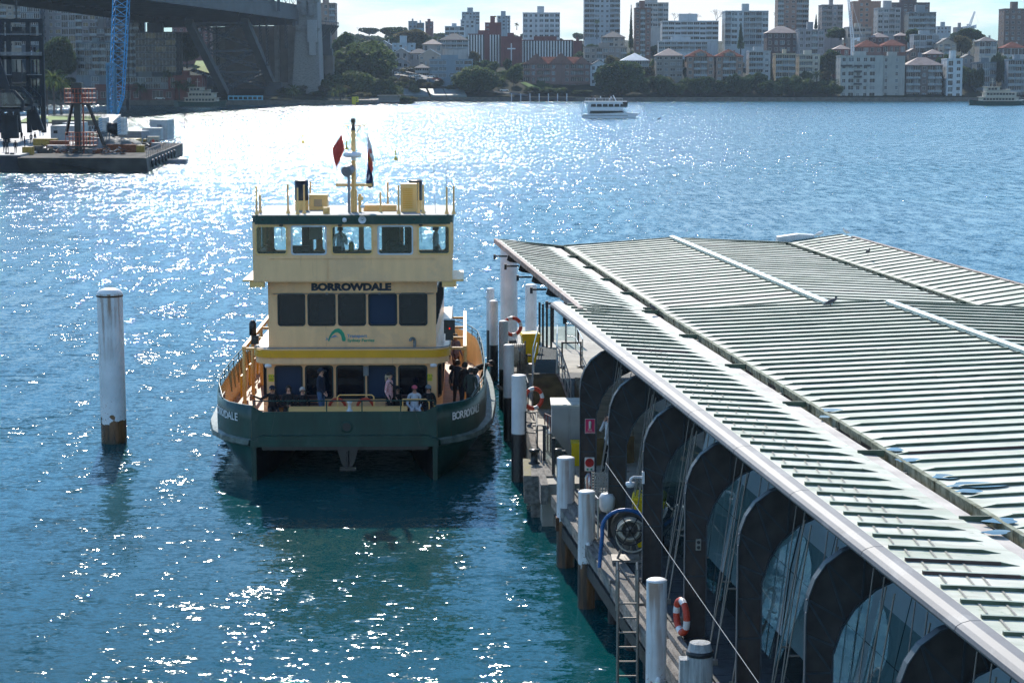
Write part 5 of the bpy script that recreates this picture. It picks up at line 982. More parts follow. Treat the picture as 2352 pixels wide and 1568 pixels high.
# ---------------------------------------------------------------- far shore: terrain
def lerp_tab(t, x):
    if x <= t[0][0]: return t[0][1]
    for (a, p), (c, q) in zip(t[:-1], t[1:]):
        if x <= c: return p + (q - p) * (x - a) / (c - a)
    return t[-1][1]
TR = [(1033, -1.5), (1033.5, 1.6), (1040, 2.6), (1052, 5), (1070, 9), (1100, 11.5), (1150, 15.5), (1200, 18.5), (1300, 27), (1500, 35), (1900, 45), (2100, 40), (2600, 10)]
TL = [(903, -1.5), (903.5, 1.8), (925, 3), (960, 5), (1000, 9), (1050, 13), (1100, 16), (1200, 22), (1300, 27), (1500, 33), (1900, 43), (2100, 40), (2600, 10)]
def gz(X, Y):
    f = min(1, max(0, (X + 85) / 30)); f = f * f * (3 - 2 * f)
    return lerp_tab(TL, Y) * (1 - f) + lerp_tab(TR, Y) * f
soil = mat('hillside_ground', (.02, .028, .014), 1, 0, .5, .05, .3, .6, c2=(.04, .045, .025), spec=.1)
bm = MB(); Ys = [903, 903.6, 925, 960, 1000, 1030, 1033, 1033.6, 1040, 1052, 1070, 1100, 1150, 1200, 1300, 1500, 1700, 1900, 2100, 2600]; Xs = list(range(-700, 801, 15))
rt = random.Random(5)
bm.add([(X, Y, gz(X, Y) + (rt.uniform(-.8, .8) if Y > 1045 else 0)) for Y in Ys for X in Xs], [(j * len(Xs) + i, j * len(Xs) + i + 1, (j + 1) * len(Xs) + i + 1, (j + 1) * len(Xs) + i) for j in range(len(Ys) - 1) for i in range(len(Xs) - 1)], 0, True)
setting(bm.build('hillside', soil))
stone = mat('seawall_stone', (.13, .115, .095), .85, 0, .35, .6, .3, 2)
sw = MB(); sw.bb(-78, 420, 1031.6, 1033.2, -1, 1.9)
w_ = sw.build('seawall', stone); tag(w_, 'low stone seawall along the foot of the far right shore', 'seawall')
sw = MB(); sw.bb(-420, -62, 901.5, 903.2, -1, 2.0); sw.bb(-70, -60, 903, 1034, -1, 2.0); w_ = sw.build('seawall', stone); tag(w_, 'stone seawall below the bridge and the waterside park', 'seawall')
# ---------------------------------------------------------------- buildings
wm = {}
def wcol(c, r=.75):
    k = tuple(c)
    if k not in wm:
        wm[k] = mat('wall_%02x%02x%02x' % tuple(int(min(1, v) * 255) for v in c), c, r, 0, .10, .25, 0, 1); stain(wm[k], tuple(v * .55 for v in c), .52, .66, .6, (.8, .8, .08), .9)
    return wm[k]
g_dark = mat('window_glass_dark', (.012, .018, .024), .12, 0, .3, .3, spec=.4); g_sky = mat('window_glass_blue', (.05, .10, .13), .2, 0, .3, .3, spec=.6); g_cur = mat('window_curtained', (.22, .22, .21), .5, 0, .2, .5); g_warm = mat('window_glass_warm', (.10, .08, .04), .15, .2, .3, .3)
frm = mat('window_frame_white', (.60, .61, .60), .5, 0, .05, 1); railm = mat('balcony_rail', (.24, .28, .30), .3, .1, .15, 1)
tile_r = mat('terracotta_tiles', (.19, .06, .04), .95, 0, .25, .5, .2, 3, spec=.1); tile_p = mat('pale_tiles', (.26, .19, .17), .7, 0, .2, .5, .2, 3, spec=.3); slate = mat('slate_tiles', (.06, .065, .075), .8, 0, .2, .5, .1, 3); flatm = mat('flat_roof', (.28, .28, .27), .6, 0, .15, .3); metr = mat('pale_metal_roof', (.55, .57, .58), .35, .1, .1, .3)
RB = random.Random(7); BLD = []
def win_mesh(w, h, gi, mull=1):
    b = MB(); b.quad((-w / 2, 0, 0), (w / 2, 0, 0), (w / 2, 0, h), (-w / 2, 0, h), 1); t = .09
    b.bb(-w / 2, w / 2, -.06, .02, -.05, t); b.bb(-w / 2, w / 2, -.06, .02, h - t, h); b.bb(-w / 2, -w / 2 + t, -.055, .02, t, h - t); b.bb(w / 2 - t, w / 2, -.055, .02, t, h - t)
    for k in range(mull): x = -w / 2 + w * (k + 1) / (mull + 1); b.bb(x - .04, x + .04, -.05, .02, t, h - t)
    return b.mesh('window', [frm, (g_dark, g_sky, g_cur, g_warm)[gi]])
def building(x0, x1, yt, yb, Y, pat, wc, roof='flat', label='', name='apartment_building', depth=14, yaw=0, fh=3.1, sidepat='w.', rc=None, sill=.9, win_c=(0, 0, 0, 1, 2), cat='building', cw=3.4, extra=None, short=None):
    A, B = At(x0, yb, Y), At(x1, yb, Y); zt = At(0, yt, Y).z; zb = A.z; W = (B - A).x; H = zt - zb
    o = thing(name, label, cat, ((A.x + B.x) / 2, Y, zb), yaw); BLD.append((o, (x0 + x1) / 2, yt, yb, Y, short or label))
    nf = max(1, round(H / fh)); f = H / nf; far = Y > 1320; wall_ = MB(); wm_ = wcol(wc); cache = {}; cnt = [0]; rest = MB()
    def face(P0, ux, L, pt, tag_):
        """facade starting at P0, running along ux, length L"""
        nrm = Vector((-ux.y, ux.x, 0)); nc = max(1, round(L / cw)); c = L / nc; ang = math.atan2(ux.y, ux.x)
        Q = lambda s, z, d=0: P0 + ux * s + nrm * d + Vector((0, 0, z))
        for i in range(nf):
            z = i * f
            for j in range(nc):
                k = pt[j % len(pt)]; s = j * c
                if i == 0 and 'g' in pt: k = 'a'
                if k in '.g': wall_.quad(Q(s, z), Q(s + c, z), Q(s + c, z + f), Q(s, z + f)); continue
                if k == 'f':                                   # upright fins
                    wall_.quad(Q(s, z, .35), Q(s + c, z, .35), Q(s + c, z + f, .35), Q(s, z + f, .35), 1)
                    for q in (.0, .5): wall_.add([Q(s + c * q, z), Q(s + c * (q + .24), z), Q(s + c * (q + .24), z + f), Q(s + c * q, z + f), Q(s + c * q, z, .35), Q(s + c * (q + .24), z, .35), Q(s + c * (q + .24), z + f, .35), Q(s + c * q, z + f, .35)], [(0, 1, 2, 3), (0, 3, 7, 4), (1, 5, 6, 2)], 2)
                    continue
                if k == 'b': a0, a1, za, zc, d = .12, c - .12, .15, f - .3, 1.2
                elif k == 'W': a0, a1, za, zc, d = .15, c - .15, sill, f - .45, .18
                elif k == 'G': a0, a1, za, zc, d = .05, c - .05, .45, f - .08, .1
                elif k == 'a': a0, a1, za, zc, d = c * .2, c * .8, .1, f * .78, .5
                elif k == 'd': a0, a1, za, zc, d = c * .12, c * .88, sill, f - .5, .22
                else: a0, a1, za, zc, d = c * .26, c * .74, sill, f - .6, .2
                a0 += s; a1 += s; za += z; zc += z
                for (p, q, r_, t) in ((s, a0, z, z + f), (a1, s + c, z, z + f), (a0, a1, z, za), (a0, a1, zc, z + f)): wall_.quad(Q(p, r_), Q(q, r_), Q(q, t), Q(p, t))
                wall_.quad(Q(a0, za), Q(a1, za), Q(a1, za, d), Q(a0, za, d)); wall_.quad(Q(a0, zc), Q(a1, zc), Q(a1, zc, d), Q(a0, zc, d)); wall_.quad(Q(a0, za), Q(a0, zc), Q(a0, zc, d), Q(a0, za, d)); wall_.quad(Q(a1, za), Q(a1, zc), Q(a1, zc, d), Q(a1, za, d))
                gi = RB.choice(win_c); key = (round(a1 - a0, 2), round(zc - za, 2), gi, k)
                if far or cnt[0] >= 96:
                    rest.quad(Q(a0, za, d - .01), Q(a1, za, d - .01), Q(a1, zc, d - .01), Q(a0, zc, d - .01), gi)
                else:
                    if key not in cache: cache[key] = win_mesh(a1 - a0, zc - za, gi, 1 if k in 'wdW' else 2)
                    cnt[0] += 1; link('window', cache[key], o, Q((a0 + a1) / 2, za, d - .02), ang)
                if k == 'b' and not far:
                    kk = ('rail', round(a1 - a0, 2))
                    if kk not in cache: m_ = MB(); m_.bb(-(a1 - a0) / 2, (a1 - a0) / 2, -.03, .0, 0, .85); m_.bb(-(a1 - a0) / 2 - .08, (a1 - a0) / 2 + .08, -.45, .0, -.28, -.02); cache[kk] = m_.mesh('balcony', [railm if RB.random() < .7 else wm_])
                    cnt[0] += 1; link('balcony', cache[kk], o, Q((a0 + a1) / 2, za + .02, -.01), ang)
    X = Vector((1, 0, 0)); Yv = Vector((0, 1, 0)); h = W / 2
    face(Vector((-h, 0, 0)), X, W, pat, 'f'); face(Vector((h, 0, 0)), Yv, depth, sidepat, 's'); face(Vector((-h, depth, 0)), -Yv, depth, sidepat, 's')
    wall_.quad((h, depth, 0), (-h, depth, 0), (-h, depth, H), (h, depth, H)); 
    wall_.bb(-h + .02, h - .02, .02, depth - .02, -16, -.01)
    rc_ = rc or {'flat': flatm, 'hip': tile_r, 'gable': tile_r, 'box': flatm}[roof]
    if roof in ('flat', 'box'):
        wall_.quad((-h, 0, H), (h, 0, H), (h, depth, H), (-h, depth, H)); r = MB(); r.bb(-h - .12, h + .12, -.12, .12, H - .04, H + .5); r.bb(-h - .12, -h + .12, .121, depth, H - .04, H + .5); r.bb(h - .12, h + .12, .121, depth, H - .04, H + .5); r.build('parapet', wm_, o)
        r = MB(); r.bb(-h + .2, h - .2, .2, depth - .2, H, H + .06); r.build('roof', rc_, o)
        r = MB(); a = RB.uniform(.15, .45) * W; r.bb(-a * .6, a * .4, 3, 7, H, H + (2.6 if roof == 'flat' else 4.5)); r.build('plant_room', wm_, o)
    elif roof == 'hip':
        rh = min(W, depth) * .28; e = .5; r = MB(); k = min(W, depth) / 2
        r.add([(-h - e, -e, H), (h + e, -e, H), (h + e, depth + e, H), (-h - e, depth + e, H), (-h + k, depth / 2, H + rh), (h - k, depth / 2, H + rh), (-h - e, -e, H - .2), (h + e, -e, H - .2), (h + e, depth + e, H - .2), (-h - e, depth + e, H - .2)], [(0, 1, 5, 4), (1, 2, 5), (2, 3, 4, 5), (3, 0, 4), (0, 6, 7, 1), (1, 7, 8, 2), (3, 9, 6, 0), (6, 9, 8, 7)]); r.build('roof', rc_, o)
    elif roof == 'gable':
        rh = W * .3; e = .4; r = MB(); r.add([(-h - e, -e, H - .1), (0, -e, H + rh), (h + e, -e, H - .1), (-h - e, depth, H - .1), (0, depth, H + rh), (h + e, depth, H - .1), (-h - e, -e, H - .35), (0, -e, H + rh - .25), (h + e, -e, H - .35)], [(0, 1, 4, 3), (1, 2, 5, 4), (0, 6, 7, 1), (1, 7, 8, 2)]); r.build('roof', rc_, o)
        wall_.add([(-h, 0, H), (h, 0, H), (0, 0, H + rh)], [(0, 1, 2)])
    wall_.build('wall', [wm_, g_dark, frm], o)
    if rest.f: q = rest.build('window', [g_dark, g_sky, g_cur, g_warm], o); q['kind'] = 'stuff'
    if roof in ('hip', 'gable') and Y < 1300: r = MB(); r.bb(h * .4, h * .4 + .9, depth * .6, depth * .6 + .9, H, H + rh_ if False else H + 3.2); r.build('chimney', wm_, o)
    if extra: extra(o, W, H, depth)
    return o
cr_ = (.42, .38, .31); gy = (.27, .28, .28); wh = (.52, .54, .54); br = (.20, .105, .075); rd = (.17, .045, .035); tn = (.30, .22, .16); db = (.09, .055, .05); tl = (.20, .26, .27)
B_ = building
B_(1075, 1150, 80, 162, 1215, 'fff.', rd, label='red brick hospital wing with tall white upright fins, left of the white cross', short='finned brick hospital', depth=20)
def crossf(o, W, H, D): b = MB(); b.bb(-.35, .35, -.35, -.03, H - 15.5, H - 3.5); b.bb(-2.4, 2.4, -.349, -.031, H - 7, H - 6.2); b.build('cross', frm, o)
B_(1150, 1199, 86, 160, 1200, '..', rd, label='plain red brick hospital block carrying a big white cross', short='brick block with the white cross', depth=18, extra=crossf)
B_(1199.5, 1316, 94, 146, 1205, 'fff', rd, label='long red brick hospital wing with white fins right of the white cross', short='long finned wing', depth=16)
B_(1316.5, 1337, 96, 150, 1204, '.', rd, label='blank dark red brick end block right of the finned hospital wing', short='brick end block', depth=18)
B_(1114, 1151, 54, 84, 1260, 'w..', rd, 'box', label='upper red brick block rising above the finned hospital', short='upper brick block', depth=12)
B_(1201, 1286, 31, 90, 1310, 'dwwddd', wh, 'box', label='white ten-storey tower with dark rooftop storey behind the brick hospital', short='white tower with dark top')
B_(1342, 1424, -25, 90, 1315, 'bbWwwb', (.36, .40, .42), 'box', label='tallest pale blue-grey tower cut by the top edge of the frame', short='tall pale tower', depth=18)
B_(1383, 1435, 86, 110, 1200, 'bbww', cr_, 'hip', label='cream house with dark roof and arched windows below the tallest tower', rc=slate, short='cream house below the tall tower', name='house')
B_(1342, 1439, 110, 152, 1125, 'dwbd', (.27, .235, .20), label='tan four-storey flats with small gables behind the great fig tree', short='tan flats behind the fig tree')
B_(1463, 1535, 8, 64, 1300, 'bWbW', (.42, .40, .37), 'box', label='pale balconied tower behind the slim brick tower', short='pale balconied tower')
B_(1458, 1494, 20, 130, 1180, 'wbw', br, 'box', label='slim red brick tower with blue glazed centre', short='slim brick tower', depth=12)
B_(1521, 1650, 50, 95, 1185, 'bbWb', wh, 'box', label='wide white stepped apartments with continuous balconies', short='white stepped apartments', depth=16)
B_(1513, 1625, 96, 117, 1165, 'bbb', wh, label='lower white terrace of the stepped apartments', short='lower white terrace', depth=10)
B_(1665, 1764, 27, 106, 1180, 'bWwbb', (.42, .46, .46), 'box', label='white and teal eleven-storey block with red edge strip', short='white and teal block', depth=18, win_c=(0, 1, 1, 2))
def gables(o, W, H, D):
    for x, w_ in ((-W * .31, .34), (W * .06, .36), (W * .37, .24)):
        b = MB(); h = w_ * W / 2; b.add([(x - h, -.7, H - .1), (x + h, -.7, H - .1), (x, -.3, H + h * .9)], [(0, 1, 2)]); b.bb(x - h * .4, x + h * .4, -.95, -.72, H + .4, H + 1.9); b.add([(x - h - .3, -.9, H - .2), (x, -.6, H + h * .95), (x, 7, H + h * .95), (x - h - .3, 7, H - .2), (x + h + .3, -.9, H - .2), (x + h + .3, 7, H - .2)], [(0, 1, 2, 3), (1, 4, 5, 2)], 1); b.build('dormer', [wcol((.24, .12, .09)), tile_r], o)
B_(1202, 1356, 147, 206, 1066, 'bwbbwgwb', (.24, .135, .105), 'hip', label='wide pinkish-brown apartment complex with several steep red tiled gables', extra=gables, depth=13, short='red-gabled complex', win_c=(0, 0, 1, 2), fh=3.3)
B_(1356, 1397, 150, 196, 1062, 'wdw', wh, 'gable', label='narrow white house with stepped gable left of the great fig tree', rc=slate, name='house', short='narrow white house')
B_(1428, 1490, 139, 180, 1078, 'bbb', (.40, .43, .44), 'hip', label='pale villa with white roof behind the great fig tree', rc=metr, name='house', short='pale villa')
B_(1507, 1568, 128, 181, 1066, 'dwd', (.24, .215, .18), 'hip', label='grey-brown four-storey flats with low hipped roof', rc=tile_p, short='grey-brown flats')
def gab1(o, W, H, D): b = MB(); h = W * .2; b.add([(-h, -.6, H - .1), (h, -.6, H - .1), (h, -.6, H + 1.6), (0, -.6, H + 2.6), (-h, -.6, H + 1.6)], [(0, 1, 2, 3, 4)]); b.add([(-h - .3, -.8, H + 1.5), (0, -.8, H + 2.8), (0, 5, H + 2.8), (-h - .3, 5, H + 1.5), (h + .3, -.8, H + 1.5), (h + .3, 5, H + 1.5)], [(0, 1, 2, 3), (1, 4, 5, 2)], 1); b.bb(-h * .6, h * .6, -.66, -.61, H + .3, H + 1.5, 2); b.build('dormer', [wcol(tn), tile_r, g_sky], o)
B_(1577, 1640, 130, 190, 1062, 'wbbw', (.29, .185, .13), 'hip', label='left one of the two matching red-roofed brick flats', extra=gab1, short='left red-roofed brick flats')
B_(1644, 1706, 130, 190, 1062, 'wbbw', (.29, .185, .13), 'hip', label='right one of the two matching red-roofed brick flats', extra=gab1, short='right red-roofed brick flats')
B_(1786, 1857, -12, 68, 1215, 'bwwb', (.27, .17, .125), 'box', label='brown brick tower with paired windows cut by the top edge', short='brown brick tower')
B_(1887, 1935, 13, 78, 1180, 'bbw', (.30, .25, .23), 'box', label='slim tower with glazed left half and white rooftop box', short='slim glazed tower')
B_(1761, 1832, 76, 122, 1122, 'wwdww', db, 'hip', label='dark brick block with white windows and shining hipped roof', rc=tile_p, short='dark brick block')
B_(1833, 1893, 70, 127, 1112, 'wdbdw', (.25, .25, .26), 'box', label='plain grey flats with bay windows right of the dark brick block', short='grey bay-windowed flats')
B_(1720, 1769, 119, 184, 1062, 'bbw', (.40, .40, .38), label='white framed flats with deep balconies and brick right side', short='white framed flats')
B_(1781, 1827, 125, 180, 1062, 'bb', (.45, .37, .25), label='cream five-storey flats with plain balconies', short='cream balconied flats')
B_(1835, 1882, 127, 182, 1063, 'bbw', (.46, .42, .33), label='pale cream flats with glazed balconies left of the tower crane', short='pale cream flats')
B_(1959, 2022, 5, 66, 1255, '.ww.', (.36, .19, .12), 'box', label='salmon brick tower with blank upper wall behind the crane mast', short='salmon brick tower')
B_(2015, 2068, 20, 82, 1180, 'ddb', (.38, .36, .34), 'box', label='white and brick striped tower with curved white balconies', short='striped tower')
B_(2048, 2134, 8, 75, 1265, 'w.ww', (.12, .075, .065), 'box', label='dark brown brick tower behind the striped tower', short='dark brown tower')
B_(2086, 2149, 30, 80, 1172, 'bbbb', (.20, .23, .24), 'box', label='grey glazed block in front of the dark brown tower', short='grey glazed block')
B_(1947, 2001, 64, 90, 1135, 'bWW', (.42, .36, .29), label='low cream apartment house beside the crane mast', short='low cream house')
B_(1917, 1953, 113, 130, 1095, 'ww', rd, 'hip', label='small red brick house with shining roof left of the crane foot', rc=tile_p, name='house', short='small brick house', depth=9)
B_(1967, 2025, 108, 124, 1098, 'wdw', (.18, .10, .08), 'hip', label='broad red-roofed brick house right of the crane foot', name='house', short='broad red-roofed house', depth=14)
B_(2027, 2080, 105, 124, 1099, 'dwd', (.22, .10, .07), 'hip', label='red-roofed house with a skylight dormer, second right of the crane foot', name='house', short='red-roofed house with skylight', depth=14)
B_(2001, 2041, 86, 100, 1128, 'ww', (.10, .04, .035), 'hip', label='dark red brick house with peaked pale roof above the red-roofed houses', rc=tile_p, name='house', short='dark red brick house', depth=10)
B_(2059, 2084, 82, 96, 1132, 'w', (.12, .06, .05), 'hip', label='small house with peaked roof below the grey glazed block', rc=tile_p, name='house', short='small peaked house', depth=8)
B_(2098, 2156, 81, 124, 1105, 'GGb', (.36, .38, .38), label='modern white-framed house with dark glass storeys', short='modern white-framed house', depth=12)
B_(2154, 2196, 100, 136, 1092, 'wbw', (.38, .33, .26), 'gable', label='cream gabled house with arched porch', rc=slate, name='house', short='cream gabled house', depth=12)
B_(2249, 2289, 95, 128, 1100, 'Wb', (.44, .42, .38), 'hip', label='cream house with grey roof and upper balcony in the trees', rc=slate, name='house', short='cream house in the trees', depth=12)
B_(2305, 2356, 110, 130, 1100, 'WW', (.44, .43, .41), 'hip', label='white bay-fronted house with red roof at the right edge', name='house', short='white bay-fronted house', depth=12)
B_(2305, 2360, 22, 96, 1205, 'www', (.19, .12, .09), 'box', label='brown brick tower at the right edge of the frame', short='right-edge brown tower')
def balconies(o, W, H, D):
    for z in (H * .86 - 2.2, H * .68 - 1.2, H * .5, H * .33):
        b = MB(); b.bb(-W * .19, W * .0, -1.0, -.02, z, z + .15); b.bb(-W * .19, W * .0, -1.0, -.95, z + .151, z + .9); b.build('balcony', darkm, o)
    for x0, x1 in ((-W * .5, -W * .24), (W * .05, W * .2)): b = MB(); b.bb(x0, x1, -.8, -.02, H - 5.0, H - 4.85); b.bb(x0, x1, -.8, -.75, H - 4.849, H - 4.2); b.build('balcony', darkm, o)
B_(1929, 2027, 130, 227, 1040, 'wdwwd.', (.40, .40, .36), label='large cream six-storey waterfront apartment block with dark iron balconies', extra=balconies, short='large cream waterfront block', fh=3.5, depth=15)
B_(2027.5, 2077, 131, 226, 1041, 'w.', (.36, .35, .31), label='plain right wing of the large cream waterfront block with narrow windows', short='plain right wing', fh=3.5, depth=18, cw=2.6)
B_(2080, 2163, 150, 227, 1042, 'bbwb', (.14, .105, .09), 'hip', label='brown seven-storey waterfront flats with pale hipped roof', rc=tile_p, short='brown waterfront flats')
B_(2173, 2209, 137, 227, 1040, 'aww', (.55, .58, .58), 'box', label='slender white waterfront flats with battlements and arched ground floor', short='slender white flats', sidepat='w.')
B_(2242, 2287, 145, 222, 1050, 'bGb', (.13, .16, .18), label='dark glazed flats behind the ferry at the right', short='dark glazed flats')
B_(2314, 2362, 138, 226, 1042, 'bbb', (.24, .27, .29), label='blue-grey balconied flats at the right edge behind the ferry', short='right-edge blue-grey flats')
B_(2127, 2166, 124, 146, 1080, 'ww', (.13, .06, .05), 'hip', label='dark brick house with shining roof above the brown waterfront flats', rc=tile_p, name='house', short='dark brick house', depth=10)
B_(2087, 2108, 118, 134, 1086, 'w', (.20, .13, .10), 'gable', label='small gabled house behind the brown waterfront flats', rc=tile_p, name='house', short='small gabled house', depth=8)
B_(2212, 2236, 132, 150, 1070, 'w', (.25, .22, .2), 'gable', label='small gabled house just right of the slender white flats', rc=slate, name='house', short='gabled house by the slender flats', depth=8)
B_(987, 1085, 138, 182, 1062, 'WW.', (.22, .29, .33), label='long blue-grey three-storey flats with wide white windows', short='blue-grey long flats', win_c=(0, 2, 2, 1), cw=4.6)
B_(953, 985, 156, 178, 1064, 'bb', (.42, .43, .42), 'hip', label='white terrace with two-level verandah left of the blue-grey flats', rc=slate, name='house', short='verandah terrace', depth=9)
B_(901, 953, 101, 124, 1150, 'ww.', (.38, .46, .50), 'box', label='flat-topped pale blue-white house with chimneys', name='house', short='pale blue-white house', depth=10)
B_(971, 1015, 102, 121, 1150, 'w.w', (.36, .31, .27), 'hip', label='cream house with pinkish hipped roof among the trees', rc=tile_p, name='house', short='cream hipped house', depth=11)
B_(1010, 1075, 92, 112, 1165, 'bbb', (.48, .47, .44), 'hip', label='white balconied house with broad brown roof left of the brick hospital', rc=slate, name='house', short='white balconied house', depth=13)
B_(865, 900, 104, 120, 1155, 'w', (.34, .33, .31), 'gable', label='grey gabled house, leftmost of the houses above the park', rc=metr, name='house', short='leftmost gabled house', depth=10)
B_(906, 938, 120, 138, 1110, 'ww', (.33, .30, .27), 'gable', label='house with steep pale metal roof above the lamp-lit street', rc=metr, name='house', short='steep metal-roofed house', depth=10)
B_(938, 985, 123, 142, 1112, 'www', (.25, .24, .23), 'hip', label='terrace with dark slate dormered roof', rc=slate, name='house', short='slate-roofed terrace', depth=9)
B_(962, 1014, 128, 152, 1090, 'w.w', (.40, .34, .28), 'gable', label='cream stepped gable house with several chimneys', rc=metr, name='house', short='cream chimneyed house', depth=10)
B_(905, 940, 144, 158, 1085, 'bw', (.30, .30, .30), 'gable', label='small white-trimmed house half hidden by trees on the street corner', rc=slate, name='house', short='corner house', depth=8)
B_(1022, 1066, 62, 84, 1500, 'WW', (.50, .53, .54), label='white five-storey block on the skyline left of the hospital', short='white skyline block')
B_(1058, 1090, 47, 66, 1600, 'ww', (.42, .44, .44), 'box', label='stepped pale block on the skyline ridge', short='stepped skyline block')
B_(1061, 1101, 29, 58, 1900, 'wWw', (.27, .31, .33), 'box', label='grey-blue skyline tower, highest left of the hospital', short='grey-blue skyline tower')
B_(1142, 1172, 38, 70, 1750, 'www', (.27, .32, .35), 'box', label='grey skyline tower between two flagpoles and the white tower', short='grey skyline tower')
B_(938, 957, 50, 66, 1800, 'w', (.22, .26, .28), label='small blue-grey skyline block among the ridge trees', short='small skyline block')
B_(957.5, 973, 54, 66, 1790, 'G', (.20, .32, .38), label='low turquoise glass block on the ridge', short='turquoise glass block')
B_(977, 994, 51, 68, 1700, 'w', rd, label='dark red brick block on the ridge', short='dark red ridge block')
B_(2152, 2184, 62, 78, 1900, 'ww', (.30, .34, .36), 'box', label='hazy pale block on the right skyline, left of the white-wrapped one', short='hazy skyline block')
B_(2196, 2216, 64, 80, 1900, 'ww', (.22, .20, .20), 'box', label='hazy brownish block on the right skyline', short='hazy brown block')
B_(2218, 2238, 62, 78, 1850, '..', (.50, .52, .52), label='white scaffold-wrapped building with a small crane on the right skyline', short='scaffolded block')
B_(727, 770, 9, 52, 1200, 'wwb', (.29, .20, .155), 'box', label='orange-brown tower rising behind the bridge pylon', short='tower behind the pylon')
# left bank behind the bridge
B_(95, 238, -30, 130, 985, 'wwdGGbddbdd', (.26, .235, .23), label='huge pinkish-grey condominium tower with a glazed blue corner', short='huge condominium tower', fh=3.2, win_c=(0, 0, 3, 1), depth=22)
B_(49, 93, -30, 105, 975, 'GGG', (.07, .09, .11), label='dark gridded office tower behind the steel terminal frame', short='dark gridded tower', depth=20)
B_(0, 50, 12, 110, 990, 'bwb', (.34, .29, .23), 'gable', label='beige flats with red roof at the upper left corner', short='beige corner flats')
B_(241, 323, -20, 60, 1010, 'GWG', (.36, .42, .43), label='pale teal-glazed tower behind the blue crane jib', short='pale teal tower', win_c=(1, 1, 2, 0))
B_(258, 322, 52, 175, 945, 'bwbb', (.10, .095, .095), 'box', label='dark brown stepped flats right behind the crane jib', short='dark stepped flats')
B_(178, 262, 100, 178, 940, 'bGb', (.14, .19, .20), label='terraced flats with green glass bays left of the crane jib', short='green-bayed flats', win_c=(1, 0, 0))
B_(205, 258, 65, 99, 955, 'bWb', (.13, .125, .12), 'box', label='upper storeys of dark terraced flats left of the crane jib', short='upper terraced flats')
B_(312, 405, 76, 168, 935, 'GGG', (.06, .07, .08), 'box', label='nine-storey office block with gold reflecting glass', short='gold glass office', win_c=(3, 3, 0, 0), depth=20, cw=4.2)
B_(396, 482, 64, 100, 1160, 'wwww', (.19, .075, .06), 'box', label='red brick block on the hill seen under the bridge deck', short='brick block under the bridge')
B_(283, 386, 178, 206, 908, 'GG', (.16, .17, .16), label='glazed waterside restaurant building with a long pale roof', name='pavilion', rc=metr, short='glazed waterside pavilion')
B_(387, 464, 176, 207, 907, 'w.', (.24, .065, .045), label='red brick waterside building with white windows', name='warehouse', short='red waterside building', fh=4.2)
B_(150, 400, 208, 230, 905, 'w.G', (.17, .06, .05), label='long low red-walled quay building under the palms', name='warehouse', short='long low quay building', depth=2.2, cw=5)
B_(175, 245, 176, 205, 912, '..G', (.16, .20, .23), label='blank blue-grey shed left of the crane', name='shed', short='blue-grey shed')
# ---------------------------------------------------------------- trees
leafm = []
for i, (c, c2) in enumerate((((.035, .065, .024), (.085, .13, .045)), ((.065, .10, .032), (.14, .18, .06)), ((.11, .10, .04), (.20, .17, .08)))):
    leafm.append(mat('foliage_%s' % ('dark', 'mid', 'olive')[i], c, .75, 0, .25, .35, c2=c2, spec=.3))
for m_ in leafm:                                      # leaves let some of the light behind them through
    t_ = m_.node_tree; b_ = t_.nodes['Principled BSDF']; o_ = t_.nodes['Material Output']; tr_ = t_.nodes.new('ShaderNodeBsdfTranslucent'); ms_ = t_.nodes.new('ShaderNodeMixShader'); ms_.inputs[0].default_value = .45
    t_.links.new(b_.inputs['Base Color'].links[0].from_socket, tr_.inputs[0]); t_.links.new(b_.outputs[0], ms_.inputs[1]); t_.links.new(tr_.outputs[0], ms_.inputs[2]); t_.links.new(ms_.outputs[0], o_.inputs[0])
barkm = mat('tree_bark', (.07, .055, .045), .9, 0, .3, 1)
def crown_mesh(seed, n=2600, flat=.75, lobes=9, leaf=.085, cone=False):
    r = random.Random(seed); b = MB(); L_ = []
    for k in range(lobes):
        a = r.uniform(0, 6.28); z = r.uniform(-.35, .55); q = r.uniform(.25, .62) * (1 - abs(z) * .6)
        L_.append((q * math.cos(a), q * math.sin(a), z * flat, r.uniform(.26, .44)))
    L_.append((0, 0, .1, .5))
    for i in range(n):
        x, y, z, s = r.choice(L_); d = Vector((r.gauss(0, 1), r.gauss(0, 1), r.gauss(0, 1))).normalized() * s * r.uniform(.72, 1.05) ** .6
        p = Vector((x, y, z)) + Vector((d.x, d.y, d.z * .85))
        if cone: p = Vector((d.x, d.y, 0)) * (1.1 * (1 - (i / n))) + Vector((0, 0, -.8 + 1.8 * i / n + .05 * d.z))
        u = Vector((r.gauss(0, 1), r.gauss(0, 1), r.gauss(0, 1))).normalized(); v = u.cross(Vector((r.gauss(0, 1), r.gauss(0, 1), r.gauss(0, 1)))).normalized(); k = leaf * r.uniform(.6, 1.5)
        b.add([p - u * k, p + v * k * .8, p + u * k, p - v * k * .8], [(0, 1, 2, 3)])
    return b
CR = []
for i in range(3): CR.append([crown_mesh(20 + i * 7 + j, 2600 if j else 3000).mesh('crown', leafm[i]) for j in range(3)])
CONE = crown_mesh(77, 1500, cone=True, leaf=.07).mesh('crown', leafm[0])
BIG = crown_mesh(91, 9000, flat=.7, lobes=22, leaf=.05).mesh('crown', leafm[0]); BIG2 = crown_mesh(92, 9000, flat=.62, lobes=22, leaf=.05).mesh('crown', leafm[1])
